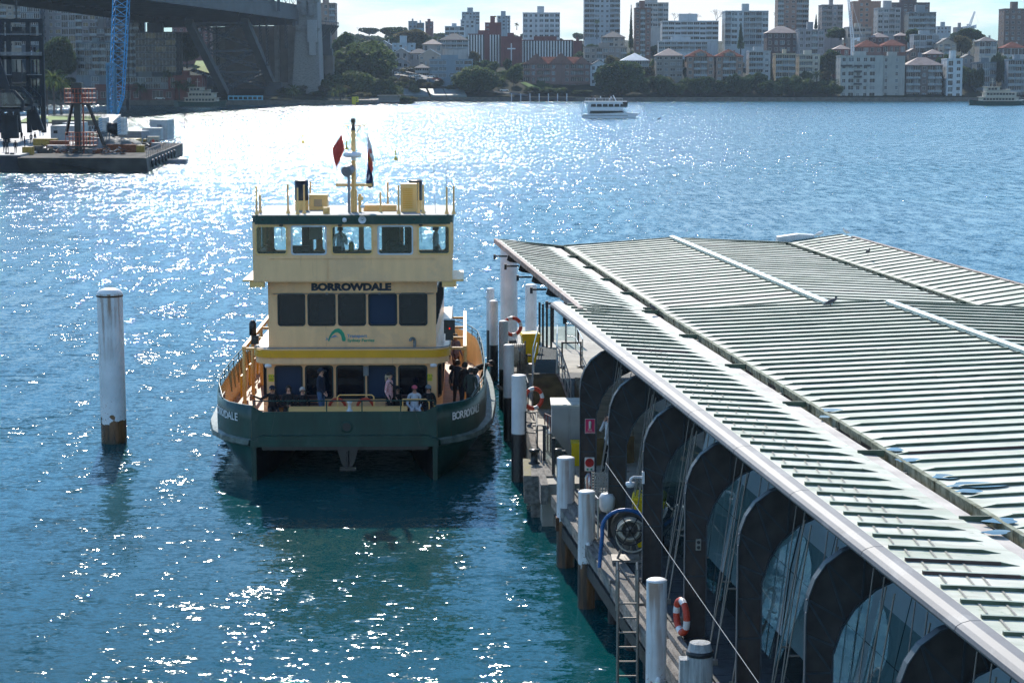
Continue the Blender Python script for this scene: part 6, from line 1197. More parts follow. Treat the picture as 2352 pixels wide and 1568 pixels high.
def bare_mesh():
    b = MB(); r = random.Random(4)
    def br_(p, d, l, k, rad):
        q = p + d * l; b.tube(p, q, rad, 4, rad * .6, cap=False)
        if k: [br_(q, (d + Vector((r.gauss(0, .4), r.gauss(0, .4), r.gauss(.1, .25)))).normalized(), l * .72, k - 1, rad * .62) for _ in range(3)]
    br_(Vector((0, 0, -1)), Vector((0, 0, 1)), .55, 5, .035); return b.mesh('branches', mat('bare_twigs', (.13, .10, .09), .9))
BARE = bare_mesh()
def trunk_mesh():
    b = MB(); b.lathe([(.09, -1.0), (.06, -.7), (.05, -.2), (.02, .2)], n=7)
    for a in (0.3, 2.2, 4.1, 5.4): b.tube((0, 0, -.45), (.4 * math.cos(a), .4 * math.sin(a), .1), .035, 5, .015)
    return b.mesh('trunk', barkm)
TRK = trunk_mesh()
def frond_mesh(n=26, L_=1.0, droop=.9):
    b = MB(); r = random.Random(8)
    for i in range(n):
        a = i * 2.399; el = r.uniform(-.35, 1.25); d = Vector((math.cos(a), math.sin(a), 0)); p = Vector((0, 0, 0)); pv = p; ang = el
        side = Vector((-d.y, d.x, 0))
        for k in range(6):
            q = pv + (d * math.cos(ang) + Vector((0, 0, math.sin(ang)))) * L_ / 6; ang -= droop / 4
            w0, w1 = .12 * (1 - k / 6) + .03, .12 * (1 - (k + 1) / 6) + .02; dz = Vector((0, 0, -.07))
            b.add([pv, q, q + side * w1 + dz, pv + side * w0 + dz, q - side * w1 + dz, pv - side * w0 + dz], [(0, 1, 2, 3), (0, 5, 4, 1)]); pv = q
    return b.mesh('fronds', leafm[1])
FRD = frond_mesh()
TREES = []
def near_b(x, y):
    return min(BLD, key=lambda q: abs(q[1] - x) + 1.2 * abs((q[2] + q[3]) / 2 - y))
used_l = {}
def tlabel(kind, x, y, Y):
    q = near_b(x, y); rel = 'in front of' if Y < q[4] and abs(q[1] - x) < 25 else ('left of' if x < q[1] - 12 else ('right of' if x > q[1] + 12 else 'behind'))
    l = '%s %s the %s' % (kind, rel, q[5])
    for pre in ('', 'second ', 'third ', 'smaller ', 'lower ', 'spreading ', 'upper '):
        if pre + l not in used_l: used_l[pre + l] = 1; return pre + l, None
    return '%s crowded among others near the %s' % (kind, q[5]), 'trees on the hillside'
def tree(x, yt, yb, wpx, Y, kind=0, label=None, mesh=None, name='tree', clamp=True):
    k = Y / FPX; H = max(2.0, (yb - yt) * k); W = wpx * k; base = At(x, yb, Y); kn = ('dark green tree', 'mid green tree', 'olive brown tree')[kind]
    if label is None: lb, gr = tlabel(kn, x, yt, Y)
    else: lb, gr = label, None
    o = thing(name, lb, 'tree', (base.x, Y, base.z), 0, gr); r = RB; cz = H * .55
    link('crown', mesh or r.choice(CR[kind]), o, (0, 0, cz), r.uniform(0, 6), (W / 1.55, W / 1.55, H * .72)); link('trunk', TRK, o, (0, 0, cz), r.uniform(0, 6), (W * .45, W * .45, cz * 1.05)); return o
def palm(x, yt, yb, Y, label, s=1, name='palm_tree'):
    k = Y / FPX; H = (yb - yt) * k; base = At(x, yb, Y); o = thing(name, label, 'palm tree', (base.x, Y, base.z)); L_ = 3.0 * s
    t = MB(); t.lathe([(.38, 0), (.28, 1), (.25, H - L_ * .7), (.4, H - L_ * .45), (.1, H - L_ * .3)], n=8); t.build('trunk', barkm, o); link('fronds', FRD, o, (0, 0, H - L_ * .4), RB.uniform(0, 6), L_); return o
def conifer(x, yt, yb, wpx, Y, label): k = Y / FPX; base = At(x, yb, Y); o = thing('pine_tree', label, 'tree', base); H = (yb - yt) * k; link('crown', CONE, o, (0, 0, H * .52), 0, (wpx * k / 1.9, wpx * k / 1.9, H * .52)); b = MB(); b.lathe([(.35, -2), (.1, H * .9)], n=6); b.build('trunk', barkm, o); return o
def bare(x, yt, yb, wpx, Y, label): k = Y / FPX; base = At(x, yb, Y); o = thing('bare_tree', label, 'tree', base); H = (yb - yt) * k; link('branches', BARE, o, (0, 0, H * .5), RB.uniform(0, 6), (wpx * k / 1.3, wpx * k / 1.3, H * .5)); return o
tree(1426, 146, 226, 118, 1042, 0, 'huge dark fig tree on the shore right of the narrow white house', BIG)
tree(1098, 155, 222, 104, 1044, 0, 'broad spreading tree in the park below the brick hospital', BIG2); tree(830, 98, 200, 150, 1020, 0, 'tallest massed dark tree right of the bridge approach', BIG2); tree(790, 80, 175, 64, 1060, 0, 'tall dark tree directly right of the curved viaduct'); tree(875, 188, 236, 86, 1010, 2, 'low round brownish tree by the waterside kiosk', BIG2)
tree(800, 166, 228, 110, 985, 1, 'pale green bushy tree in the middle of the park', BIG2); tree(726, 185, 236, 84, 960, 0, 'dark round tree right at the foot of the bridge pylon', BIG); tree(820, 205, 236, 70, 985, 2); tree(690, 205, 238, 40, 950, 0); tree(758, 160, 225, 80, 990, 0)
tree(430, 80, 155, 64, 990, 0, 'dense dark tree right of the gold glass office', BIG); tree(395, 125, 168, 30, 960, 2); tree(1180, 150, 200, 38, 1050, 1, 'pale rounded tree left of the red-gabled complex'); tree(135, 92, 190, 86, 935, 0, 'very big dark tree in front of the huge condominium tower', BIG); tree(110, 110, 200, 60, 930, 0)
conifer(1701, 58, 118, 34, 1140, 'tall layered pine standing in front of the white and teal block'); conifer(1874, 36, 70, 18, 1190, 'dark pine left of the slim glazed tower'); conifer(1449, 20, 120, 24, 1190, 'narrow dark cypress left of the slim brick tower')
for a in ((1645, 15, 60, 34, 1230, 'bare winter tree between the white stepped apartments and the teal block'), (1588, 26, 52, 32, 1230, 'bare winter tree above the white stepped apartments'), (1549, 26, 52, 26, 1235, 'bare thin tree left above the white stepped apartments'), (1340, 68, 108, 34, 1200, 'bare grey tree right of the long finned wing'), (823, 60, 78, 12, 1700, 'tiny bare tree on the left skyline'), (1523, 178, 224, 50, 1046, 'leafless grey thicket on the shore below the grey-brown flats')): bare(*a)
tree(1520, 176, 226, 60, 1048, 2); bare(1450 + 70, 170, 222, 66, 1044, 'leafless shrub spreading right of the great fig tree')
for a in ((1371, 46, 90, 1280, 'tall thin palm in front of the tallest tower'), (1784, 28, 66, 1260, 'tall slender palm left of the brown brick tower'), (1187, 54, 70, 1700, 'tiny palm on the skyline left of the white tower')): palm(*a, s=.8)
for a in ((125, 167, 268, 545, 'tallest palm on the left promenade', 1.35), (109, 174, 268, 560, 'left palm of the promenade group', 1.2), (141, 178, 268, 552, 'right palm of the promenade group', 1.2), (385, 163, 178, 900, 'palm rising behind the glazed pavilion', 1.0), (322, 194, 234, 903, 'stout palm in front of the low quay building', 1.25), (412, 188, 236, 903, 'left one of the two quay palms beside the red building', 1.3), (436, 188, 236, 904, 'right one of the two quay palms beside the red building', 1.3), (675, 198, 238, 905, 'broad palm under the bridge pylon', 1.4), (768, 202, 238, 910, 'palm with drooping crown in the waterside park', 1.2), (782, 196, 232, 925, 'second palm in the waterside park', 1.2)): palm(*a[:5], s=a[5])
for a in ((1517, 190, 226, 1040, 'left cabbage palm on the shore below the grey-brown flats', .9), (1534, 190, 226, 1040, 'right cabbage palm on the shore below the grey-brown flats', .9), (1586, 194, 226, 1040, 'cabbage palm below the twin red-roofed flats', 1), (1914, 186, 228, 1039, 'palm at the left corner of the large cream waterfront block', 1.1), (1876, 164, 190, 1050, 'feathery palm below the pale cream flats', 1.2)): palm(*a[:5], s=a[5])
rt = random.Random(21)
def fill(n, x0, x1, y0, y1, Y0, Y1, h, w, kinds):
    for i in range(n):
        f = (i + rt.random()) / n; x = x0 + (x1 - x0) * f; Y = rt.uniform(Y0, Y1); k = Y / FPX; X = (x - 1176) * k
        z = gz(X, Y); yb = YH + (CH - z) / k + 1; hh = rt.uniform(*h); tree(x, yb - hh, yb, rt.uniform(*w), Y, rt.choice(kinds))
fill(30, 1490, 1925, 0, 0, 1037, 1050, (24, 46), (30, 52), (0, 0, 1, 0)); fill(16, 1358, 1520, 0, 0, 1075, 1120, (24, 44), (26, 44), (0, 1, 0, 2)); fill(22, 1340, 2345, 0, 0, 1062, 1085, (26, 44), (24, 40), (0, 0, 1, 2)); fill(22, 850, 1130, 0, 0, 1160, 1330, (22, 40), (26, 44), (0, 1, 2, 0)); fill(16, 860, 1120, 0, 0, 1040, 1075, (14, 26), (22, 36), (0, 1, 2)); fill(7, 1200, 1500, 0, 0, 1038, 1043, (10, 20), (26, 44), (0, 1))
fill(12, 2040, 2352, 0, 0, 1048, 1062, (40, 75), (28, 44), (0, 0, 1)); fill(20, 1340, 2340, 0, 0, 1085, 1120, (22, 40), (26, 44), (0, 1, 0, 2)); fill(20, 1290, 2345, 0, 0, 1140, 1170, (20, 40), (28, 46), (0, 1, 0))
fill(16, 860, 1110, 0, 0, 1075, 1150, (20, 38), (28, 50), (0, 1, 2)); fill(16, 1280, 2345, 0, 0, 1215, 1290, (18, 40), (28, 46), (0, 0, 1)); fill(18, 775, 1110, 0, 0, 1350, 1700, (14, 26), (26, 44), (0, 1, 0, 2)); fill(10, 775, 1340, 0, 0, 1700, 1900, (10, 22), (26, 44), (0, 1)); fill(8, 2080, 2350, 0, 0, 1300, 1700, (14, 30), (26, 46), (0, 1)); fill(5, 1560, 2080, 0, 0, 1300, 1400, (12, 22), (26, 40), (0,))
fill(16, 1105, 1215, 0, 0, 1044, 1150, (16, 34), (22, 38), (0, 1, 2)); fill(12, 700, 1120, 0, 0, 1900, 2000, (14, 26), (30, 50), (0, 1)); fill(10, 640, 960, 0, 0, 925, 960, (14, 26), (30, 50), (0, 2, 0)); fill(4, 100, 330, 0, 0, 950, 980, (30, 60), (34, 56), (0, 0)); fill(8, 890, 1110, 0, 0, 1045, 1060, (12, 20), (22, 36), (0, 1)); fill(5, 700, 860, 0, 0, 1100, 1200, (26, 40), (36, 60), (0,))
for x, yt, yb, w_, Y, k_, l_ in ((905, 62, 88, 60, 1500, 0, 'big rounded tree breaking the skyline in the centre left'), (848, 64, 82, 44, 1700, 0, 'dark domed tree on the skyline left'), (943, 72, 104, 76, 1300, 2, 'large brownish tree above the pale blue-white house'), (2145, 0, 0, 0, 0, 0, None), (2232, 66, 100, 62, 1180, 0, 'large dark domed tree on the right skyline left of the edge tower'), (2208, 86, 130, 40, 1110, 2, 'yellowish tree left of the cream house in the trees'), (2105, 68, 104, 50, 1125, 0, 'dark spreading tree left of the modern white-framed house'), (1930, 66, 92, 60, 1150, 0, 'dark broad tree under the slim glazed tower'), (1905, 118, 180, 60, 1075, 0, 'dark tree left of the large cream waterfront block')):
    if w_: tree(x, yt, yb, w_, Y, k_, l_)
hm = MB()
for (x0, x1, y0, y1, Y) in ((1232, 1262, 192, 204, 1047), (1244, 1270, 196, 206, 1045), (1232, 1252, 186, 192, 1052)): a, c = At(x0, y1, Y), At(x1, y0, Y); hm.bb(a.x, c.x, Y, Y + 4, a.z - 1, c.z)
o = hm.build('hedge', leafm[0]); tag(o, 'clipped rectangular hedges stepping down left of the red-gabled complex', 'hedge')
lawn = mat('lawn_grass', (.16, .24, .04), .9, 0, .2, .3)  # plain grass green, mottled by noise
def ground_patch(pts, m, name, z=None):
    b = MB(); b.add([(At(x, 0, Y).x, Y, gz(At(x, 0, Y).x, Y) + (z or .6)) for x, Y in pts], [tuple(range(len(pts)))]); return setting(b.build(name, m))
b = MB(); P = [At(440, 165, 960), At(490, 178, 940), At(490, 140, 1010), At(450, 140, 1010)]; b.add(P, [(0, 1, 2, 3)]); setting(b.build('lawn', lawn), 'structure')
b = MB(); P = [At(1222, 205, 1044), At(1262, 210, 1042), At(1205, 188, 1052), At(1195, 190, 1052)]; b.add(P, [(0, 1, 2, 3)]); setting(b.build('lawn', lawn))
asph = mat('pale_asphalt', (.11, .11, .11), .8, 0, .15, .5)
soil2 = 0; b = MB(); P = [At(905, 172, 1052), At(1010, 187, 1040), At(1000, 180, 1046), At(935, 164, 1062)]; b.add(P, [(0, 1, 2, 3)]); P = [At(1114, 211, 1040), At(1210, 221, 1036), At(1215, 217, 1039), At(1114, 207, 1044)]; b.add(P, [(0, 1, 2, 3)]); P = [At(462, 196, 925), At(500, 200, 922), At(500, 165, 955), At(478, 170, 950)]; b.add(P, [(0, 1, 2, 3)]); setting(b.build('road', asph))
# park ramps under grey roofs
b = MB()
for x0, x1 in ((928, 985), (990, 1024), (1026, 1072)): a, c = At(x0, 219, 1036), At(x1, 219, 1036); zt = At(0, 204, 1046).z; b.add([a, c, Vector((c.x - 2, 1046, zt)), Vector((a.x - 2, 1046, zt)), a - Vector((0, 0, 3)), c - Vector((0, 0, 3))], [(0, 1, 2, 3), (0, 4, 5, 1)])
o = b.build('pool_terrace', mat('terrace_grey_green', (.15, .19, .19), .6, 0, .1, .3)); tag(o, 'sloping grey-green terrace roofs above the seawall below the long blue-grey flats', 'terrace')
# cars
def car_mesh(c):
    b = MB(); b.prism([(-2.2, .25), (2.2, .25), (2.2, .75), (1.3, .9), (-2.1, .92), (-2.25, .7)], -.85, .85, T=lambda p: Vector((p.x, p.z, p.y))); a = b.mesh('body', c)
    b = MB(); b.prism([(-1.7, .9), (1.1, .9), (.5, 1.42), (-1.3, 1.45)], -.75, .75, T=lambda p: Vector((p.x, p.z, p.y))); g_ = b.mesh('cabin', g_dark)
    b = MB(); b.tube((0, -.9, 0), (0, -.7, 0), .32, 12); w_ = b.mesh('wheel', black); return a, g_, w_
CARS = [car_mesh(mat('car_paint_%s' % n_, c, .25, .1, .05)) for n_, c in (('white', (.6, .6, .6)), ('silver', (.3, .32, .34)), ('dark', (.03, .035, .045)), ('red', (.3, .03, .02)))]
cn = 0
for k, (x, y, Y, ci, rz) in enumerate([(908 + i * 7, 168 + i * 1.2, 1052 - i * 1, (2, 1, 0, 2, 1)[i % 5], .3) for i in range(8)] + [(948, 178, 1045, 0, .3), (962, 181, 1044, 1, .2), (1003, 184, 1041, 3, 0), (990, 178, 1046, 0, 0), (1040, 176, 1047, 1, 0), (1158, 210, 1040, 0, .1), (905, 163, 1060, 2, .4)] + [(448 + i * 5.5, 166 + i * 1.8, 945 - i * 2, (1, 2, 0, 1)[i % 4], .5) for i in range(8)] + [(368, 229, 905, 0, 0)]):
    p = At(x, y, Y); g = 'cars parked along the far shore streets'; nm = ('white', 'silver', 'dark', 'red')[ci]
    lab = {8: 'white car turning at the junction below the verandah terrace', 10: 'red car by the hedge below the blue-grey flats', 13: 'white car on the ramp road left of the red-gabled complex', 23: 'white car on the quay in front of the long low quay building'}.get(k, '%s %s car from the left in the row on the %s' % (('first', 'second', 'third', 'fourth', 'fifth', 'sixth', 'seventh', 'eighth')[(k if k < 8 else (k - 15 if k >= 15 else k - 8)) % 8], nm, 'street above the park' if k < 8 else ('road by the blue-grey flats' if k < 15 else 'slope seen under the bridge')))
    o = thing('parked_car', lab, 'car', p, rz, g); a, g_, w_ = CARS[ci]; link('body', a, o); link('cabin', g_, o)
    for wx in (-1.4, 1.4): link('wheel', w_, o, (wx, 0, .32))
# street lamps, flagpoles, buoys
for i, (x, yt, yb, Y) in enumerate(((901, 156, 178, 1048), (918, 160, 178, 1047), (935, 160, 180, 1046))):
    p = At(x, yb, Y); o = thing('street_lamp', ('left', 'middle', 'right')[i] + ' curved-arm street lamp above the park street', 'street lamp', p, 0, 'street lamps'); H = (yb - yt) * Y / FPX; b = MB(); b.tube((0, 0, 0), (0, 0, H), .12, 6); b.path([Vector((0, 0, H)), Vector((1.2, 0, H + .5)), Vector((2.4, 0, H + .5))], .09, 5); b.build('pole', steel_g, o); b = MB(); b.box((2.7, 0, H + .45), (.9, .35, .2)); b.build('lamp_head', whitem, o)
for i, (x, yt, yb, Y, fm) in enumerate(((1140, 37, 55, 1300, yf), (1166, 37, 55, 1300, bluef))):
    p = At(x, yb, Y); o = thing('flagpole', 'flagpole on the hospital roof with %s flag' % ('a yellow and black' if i == 0 else 'a dark blue'), 'flagpole', p); H = (yb - yt) * Y / FPX; b = MB(); b.tube((0, 0, -6), (0, 0, H), .1, 6); b.build('pole', whitem, o); b = MB(); b.bb(-1.3, -.1, -.03, .03, H - .9, H - .1); b.build('flag', fm, o)
for i, (x, y) in enumerate(((696, 328), (796, 343), (909, 367))):
    p = G(x, y, 0); o = thing('marker_buoy', ('farthest', 'middle', 'nearest')[i] + ' small yellow marker buoy on the glittering water', 'buoy', p, 0, 'yellow marker buoys'); b = MB(); b.lathe([(.001, -.3), (.35, -.2), (.4, .1), (.12, .35), (.08, 1.1), (.001, 1.15)], n=12); b.build('float', mat('buoy_yellow', (.55, .42, .02), .5), o); b = MB(); b.box((0, 0, 1.25), (.3, .05, .22)); b.build('top_mark', mat('buoy_yellow', (.55, .42, .02), .5), o)
p = G(425, 291, 0); o = thing('channel_marker', 'thin dark pole marker with crossbars standing in the water right of the blue crane', 'marker', p); b = MB(); b.tube((0, 0, -1), (0, 0, 4.0), .13, 8); b.tube((.5, 0, -1), (.5, 0, 1.6), .13, 8); b.bb(-.5, .5, -.1, .1, 3.0, 3.15); b.build('pole', darkm, o)
o = bird('dark seabird skimming the water right of the white cruise boat', At(1513, 277, 560), 3.2, pig, 1.2)
# ---------------------------------------------------------------- bridge
bst = mat('bridge_steel', (.055, .062, .068), .7, .1, .25, .15); gran = mat('granite_blocks', (.20, .19, .175), .85, 0, .18, .5, .2, 3); gran2 = mat('brown_granite', (.15, .125, .10), .85, 0, .15, .3, .15, 2)
bt = thing('bridge', 'huge dark steel arch bridge with lattice chords crossing the upper left', 'bridge', (-110, 940, 0)); bo3 = Vector((-110, 940, 0))
def bb_(pts): return [Vector(p) - bo3 for p in pts]
E0, E1 = At(682, 27, 948), At(500, -4, 800); W0, W1 = At(353, 36, 1010), At(108, -4, 800); near_e = E0 + (E1 - E0) * 3.2; near_w = W0 + (W1 - W0) * 2.2
zt = lambda p, z: Vector((p.x, p.y, z)) - bo3
ZD = 43.0
quad_ = [E0, near_e, near_w, W0]; b = MB(); n = 4; vs = [zt(p, ZD) for p in quad_] + [zt(p, ZD + 1.6) for p in quad_]; b.add(vs, [(0, 1, 2, 3), (7, 6, 5, 4), (0, 4, 5, 1), (1, 5, 6, 2), (2, 6, 7, 3), (3, 7, 4, 0)]); b.build('deck', bst, bt)
b = MB()
for i in range(26):
    f = i / 25; a, c = E0.lerp(near_e, f), W0.lerp(near_w, f); b.beam(zt(a, ZD - 1.4), zt(c, ZD - 1.4), .7, 2.2)
for k in range(7): f = k / 6; b.beam(zt(E0.lerp(W0, f), ZD - .8), zt(near_e.lerp(near_w, f), ZD - .8), .6, 1.2)
for A1, A2 in ((E0, near_e), (W0, near_w)): b.beam(zt(A1, ZD - 2.6), zt(A2, ZD - 2.6), .8, 5.0)
b.beam(zt(E0, ZD - 4), zt(W0, ZD - 4), 2, 6.5); b.build('cross_girders', bst, bt)
def truss(mb, a, c, h, n, t=.5, dz=Vector((0, 0, 1))):
    a, c = Vector(a), Vector(c); mb.beam(a, c, t, t); mb.beam(a + dz * h, c + dz * h, t, t)
    for i in range(n): p, q = a.lerp(c, i / n), a.lerp(c, (i + 1) / n); mb.beam(p, p + dz * h, t * .6, t * .6); mb.beam((p if i % 2 else p + dz * h), (q + dz * h if i % 2 else q), t * .6, t * .6)
b = MB(); truss(b, zt(E0, ZD + 1.7), zt(near_e, ZD + 1.7), 3.0, 60, .3); truss(b, zt(At(355, 47, 1005), 39.2), zt(At(432, 47, 985), 39.2), 2.6, 14, .35); b.build('side_lattice', bst, bt)
def chord(mb, p, q, w_, n=14):                       # box chord of four flanges with lacing
    p, q = Vector(p), Vector(q); mb.beam(p, q, w_, w_ * .8)
L1a, L1b = At(517, 214, 925), At(433, 50, 880); L2a, L2b = At(633, 214, 955), At(561, 48, 905)
bst2 = mat('arch_chord_steel', (.10, .11, .115), .7, 0, .2, .15); b = MB(); chord(b, L1a - bo3, L1b - bo3, 3.4); chord(b, L2a - bo3, L2b - bo3, 3.6); b.build('arch_chord', bst2, bt)
def X_(f, s): A = L1a if s == 0 else L2a; B2 = L1b if s == 0 else L2b; return A.lerp(B2, f) - bo3
b = MB(); fs = [0.03, .3, .6, .97]
for i in range(3):
    truss(b, X_(fs[i], 0), X_(fs[i + 1], 1), 1.6, 16, .45); truss(b, X_(fs[i + 1], 0), X_(fs[i], 1), 1.6, 16, .45); b.beam(X_(fs[i + 1], 0), X_(fs[i + 1], 1), .9, .9)
b.build('wind_bracing', bst, bt)
b = MB()
for px, py0, py1 in ((462, 52, 110), (478, 52, 135), (498, 52, 150), (596, 48, 100), (612, 46, 150), (655, 44, 110), (672, 50, 60)): b = MB(); truss(b, At(px, py1, 925) - bo3, At(px + 6, py1, 925) - bo3, (py1 - py0) * 925 / FPX, 1, .5); [b.beam(At(px, py1 - j * 8, 925) - bo3, At(px + 6, py1 - j * 8 - 8, 925) - bo3, .3, .3) for j in range(int((py1 - py0) / 8))]; b.build('spandrel_post', bst, bt)
b = MB()
for (x0, y0), (x1, y1) in (((545, 36), (560, -20)), ((575, 36), (556, -20)), ((590, 34), (600, -20)), ((620, 30), (590, -20)), ((640, 26), (640, -20)), ((812 - 190, 4), (650, -20))): b.beam(At(x0, y0, 900) - bo3, At(x1, y1, 900) - bo3, 1.6, 1.2)
b.build('hangers', bst, bt)
for px in (516, 633): b = MB(); c = At(px, 222, 940) - bo3; b.box(c, (9, 9, 9)); b.box(c + Vector((0, 0, 3.5)), (6, 6, 6)); b.build('bearing', bst, bt)
pt = thing('bridge_pylon', 'tall granite bridge pylon with tapering block walls and an arched top', 'pylon', (At(700, 230, 958).x, 958, 0)); pc = pt.location.copy()
b = MB(); lx0, lx1 = At(666, 0, 950).x - pc.x, At(733, 0, 950).x - pc.x; tx0, tx1 = At(686, 0, 950).x - pc.x, At(726, 0, 950).x - pc.x
z0, z1 = 0, 60
b.add([(lx0, -8, z0), (lx1, -8, z0), (lx1, 14, z0), (lx0, 14, z0), (tx0, -6, z1), (tx1, -6, z1), (tx1, 12, z1), (tx0, 12, z1)], [(0, 1, 5, 4), (1, 2, 6, 5), (2, 3, 7, 6), (3, 0, 4, 7), (4, 5, 6, 7)])
gb = mat('granite_courses', (.23, .22, .205), .85, 0, .18, 1.1, .3, 2.2, c2=(.30, .29, .27), stretch=(1, 1, 2.5)); b.build('shaft', gb, pt)
b = MB()
for k, (xx, ww) in enumerate(((.28, .14), (.72, .14))): x = tx0 + (tx1 - tx0) * xx; b.bb(x - 1.2, x + 1.2, -8.6, -6.2, 40, 56)
for z_, d_ in ((33, .5), (46, .4)): b.bb(tx0 - 1.0, tx1 + 1.4, -7.9, -6.4, z_, z_ + 1.2)
b.build('mouldings', gran, pt)
b = MB(); x = tx0 + (tx1 - tx0) * .75; b.bb(x - 2.2, x + 2.2, -8.8, -6.9, 28, 38); b.bb(x - 1.4, x + 1.4, -8.9, -7.2, 22, 28); b.build('balcony', mat('pale_stone', (.36, .36, .35), .8), pt)
at_ = thing('bridge_abutment', 'dark stone abutment wall between the steel bearings and the pylon', 'abutment', (At(590, 230, 965).x, 965, 0)); ac = at_.location.copy(); b = MB()
for x0, x1, yt, yb, Y, mi in ((520, 632, 60, 236, 975, 1), (490, 520, 62, 180, 977, 0), (632, 640, 52, 232, 962, 0), (640, 662, 55, 190, 964, 1), (662, 690, 48, 195, 960, 0), (470, 520, 180, 236, 965, 0), (640, 690, 190, 236, 957, 0)): a, c = At(x0, yb, Y), At(x1, yt, Y); b.bb(a.x - ac.x, c.x - ac.x, Y - 965, Y - 965 + 14, -1, c.z, mi)
b.build('wall', [gran, gran2], at_)
vd = thing('viaduct', 'curving dark steel approach viaduct on stone piers right of the pylon', 'viaduct', (At(750, 230, 1000).x, 1000, 0)); vc = vd.location.copy(); b = MB()
cv = [(733, 36, 968), (748, 40, 972), (762, 46, 978), (773, 54, 988), (778, 62, 1000), (776, 68, 1014), (766, 72, 1030)]; pts = [At(x, y, Y) - vc for x, y, Y in cv]
for i, (p, q) in enumerate(zip(pts[:-1], pts[1:])):
    z = 36.5; p, q = Vector((p.x, p.y, z)), Vector((q.x, q.y, z)); inn_ = Vector((-14, 8, 0)) ; dn = Vector((-6, 3, -7)); b.add([p, q, q + dn, p + dn, p + inn_ * 1.3, q + inn_ * 1.3], [(0, 1, 2, 3), (0, 4, 5, 1)]); b.beam(p, p + dn, .5, .5); b.beam(p + Vector((0, 0, 1.4)), q + Vector((0, 0, 1.4)), .3, .3); b.tube(p, p + Vector((0, 0, 1.4)), .1, 4)
b.build('deck', bst, vd)
b = MB()
for x0, x1, yt, yb, Y, mi in ((727, 758, 60, 112, 985, 0), (728, 762, 112, 128, 984, 0), (729, 741, 128, 175, 983, 1), (744, 765, 128, 178, 985, 1)): a, c = At(x0, yb, Y), At(x1, yt, Y); b.bb(a.x - vc.x, c.x - vc.x, Y - 1000, Y - 992, a.z - (8 if mi else 0), c.z, mi)
b.build('piers', [bst, gran2], vd)
# bus, kiosks, signs on the far quay
o = thing('bus', 'pale blue bus parked on the quay under the bridge', 'bus', At(564, 236, 905)); b = MB(); b.bb(-7.6, 7.6, -1.2, 1.2, .35, 3.1); b.build('body', mat('bus_blue', (.12, .42, .55), .35), o); b = MB(); [b.bb(-7 + k * 2.1, -5.4 + k * 2.1, -1.24, -1.2, 1.4, 2.5) for k in range(7)]; b.build('window', g_dark, o)
for s in (-5, 5): b = MB(); b.tube((s, -1.25, .45), (s, -.9, .45), .45, 12); b.build('wheel', black, o)
for x, y, w_, c, l_ in ((1022 - 0, 0, 0, None, None), (816, 233, 3.2, (.7, .55, .02), 'yellow square speed sign on the seawall of the park'),):
    if w_: p = At(x, y, 901.2); o = thing('water_sign', l_, 'sign', p); b = MB(); b.box((0, 0, .8), (3.0, .08, 2.4)); b.build('board', mat('sign_yellow', c, .5), o); b = MB(); b.lathe([(.9, -.06), (.7, -.07)], (0, 0, .8), 20, axis='Y'); b.build('ring', black, o)
o = thing('water_sign', 'upright yellow no-anchoring sign right of the square speed sign', 'sign', At(830, 238, 901)); b = MB(); b.box((-3.2, 0, 1.2), (1.7, .08, 3.2)); b.build('board', mat('sign_yellow', (.7, .55, .02), .5), o)
b = MB(); a = At(760, 236, 903.6); c = At(870, 236, 903.6); b.bb(a.x, c.x, 903.4, 903.55, 3.0, 3.1); [b.bb(a.x + k * 1.5, a.x + k * 1.5 + .1, 903.4, 903.55, 2, 3.0) for k in range(14)]; o = b.build('railing', steel_g); tag(o, 'thin railing along the park seawall', 'railing')
p = At(893, 236, 906); o = thing('kiosk', 'dark waterside shelter with arches at the park edge', 'kiosk', p); b = MB(); b.bb(-4.5, 4.5, 0, 4, 0, 2.8); b.bb(-5, 5, -.5, 4.5, 2.8, 3.2); b.build('walls', gran, o)
# ferry wharf with white posts on the far shore
p = At(1230, 229, 1031); o = thing('landing_stage', 'small jetty with upright white posts below the red-gabled complex', 'jetty', p); b = MB(); b.bb(-13, 20, -2, 0, .2, 1.3); b.bb(-13, -1, -2, .5, 3.6, 4.0); b.build('deck', darkm, o)
for k in range(7): b = MB(); x = -12 + k * 4.6; b.tube((x, -2.4, -1), (x, -2.4, 3.0), .25, 8); b.build('post', whitem, o)
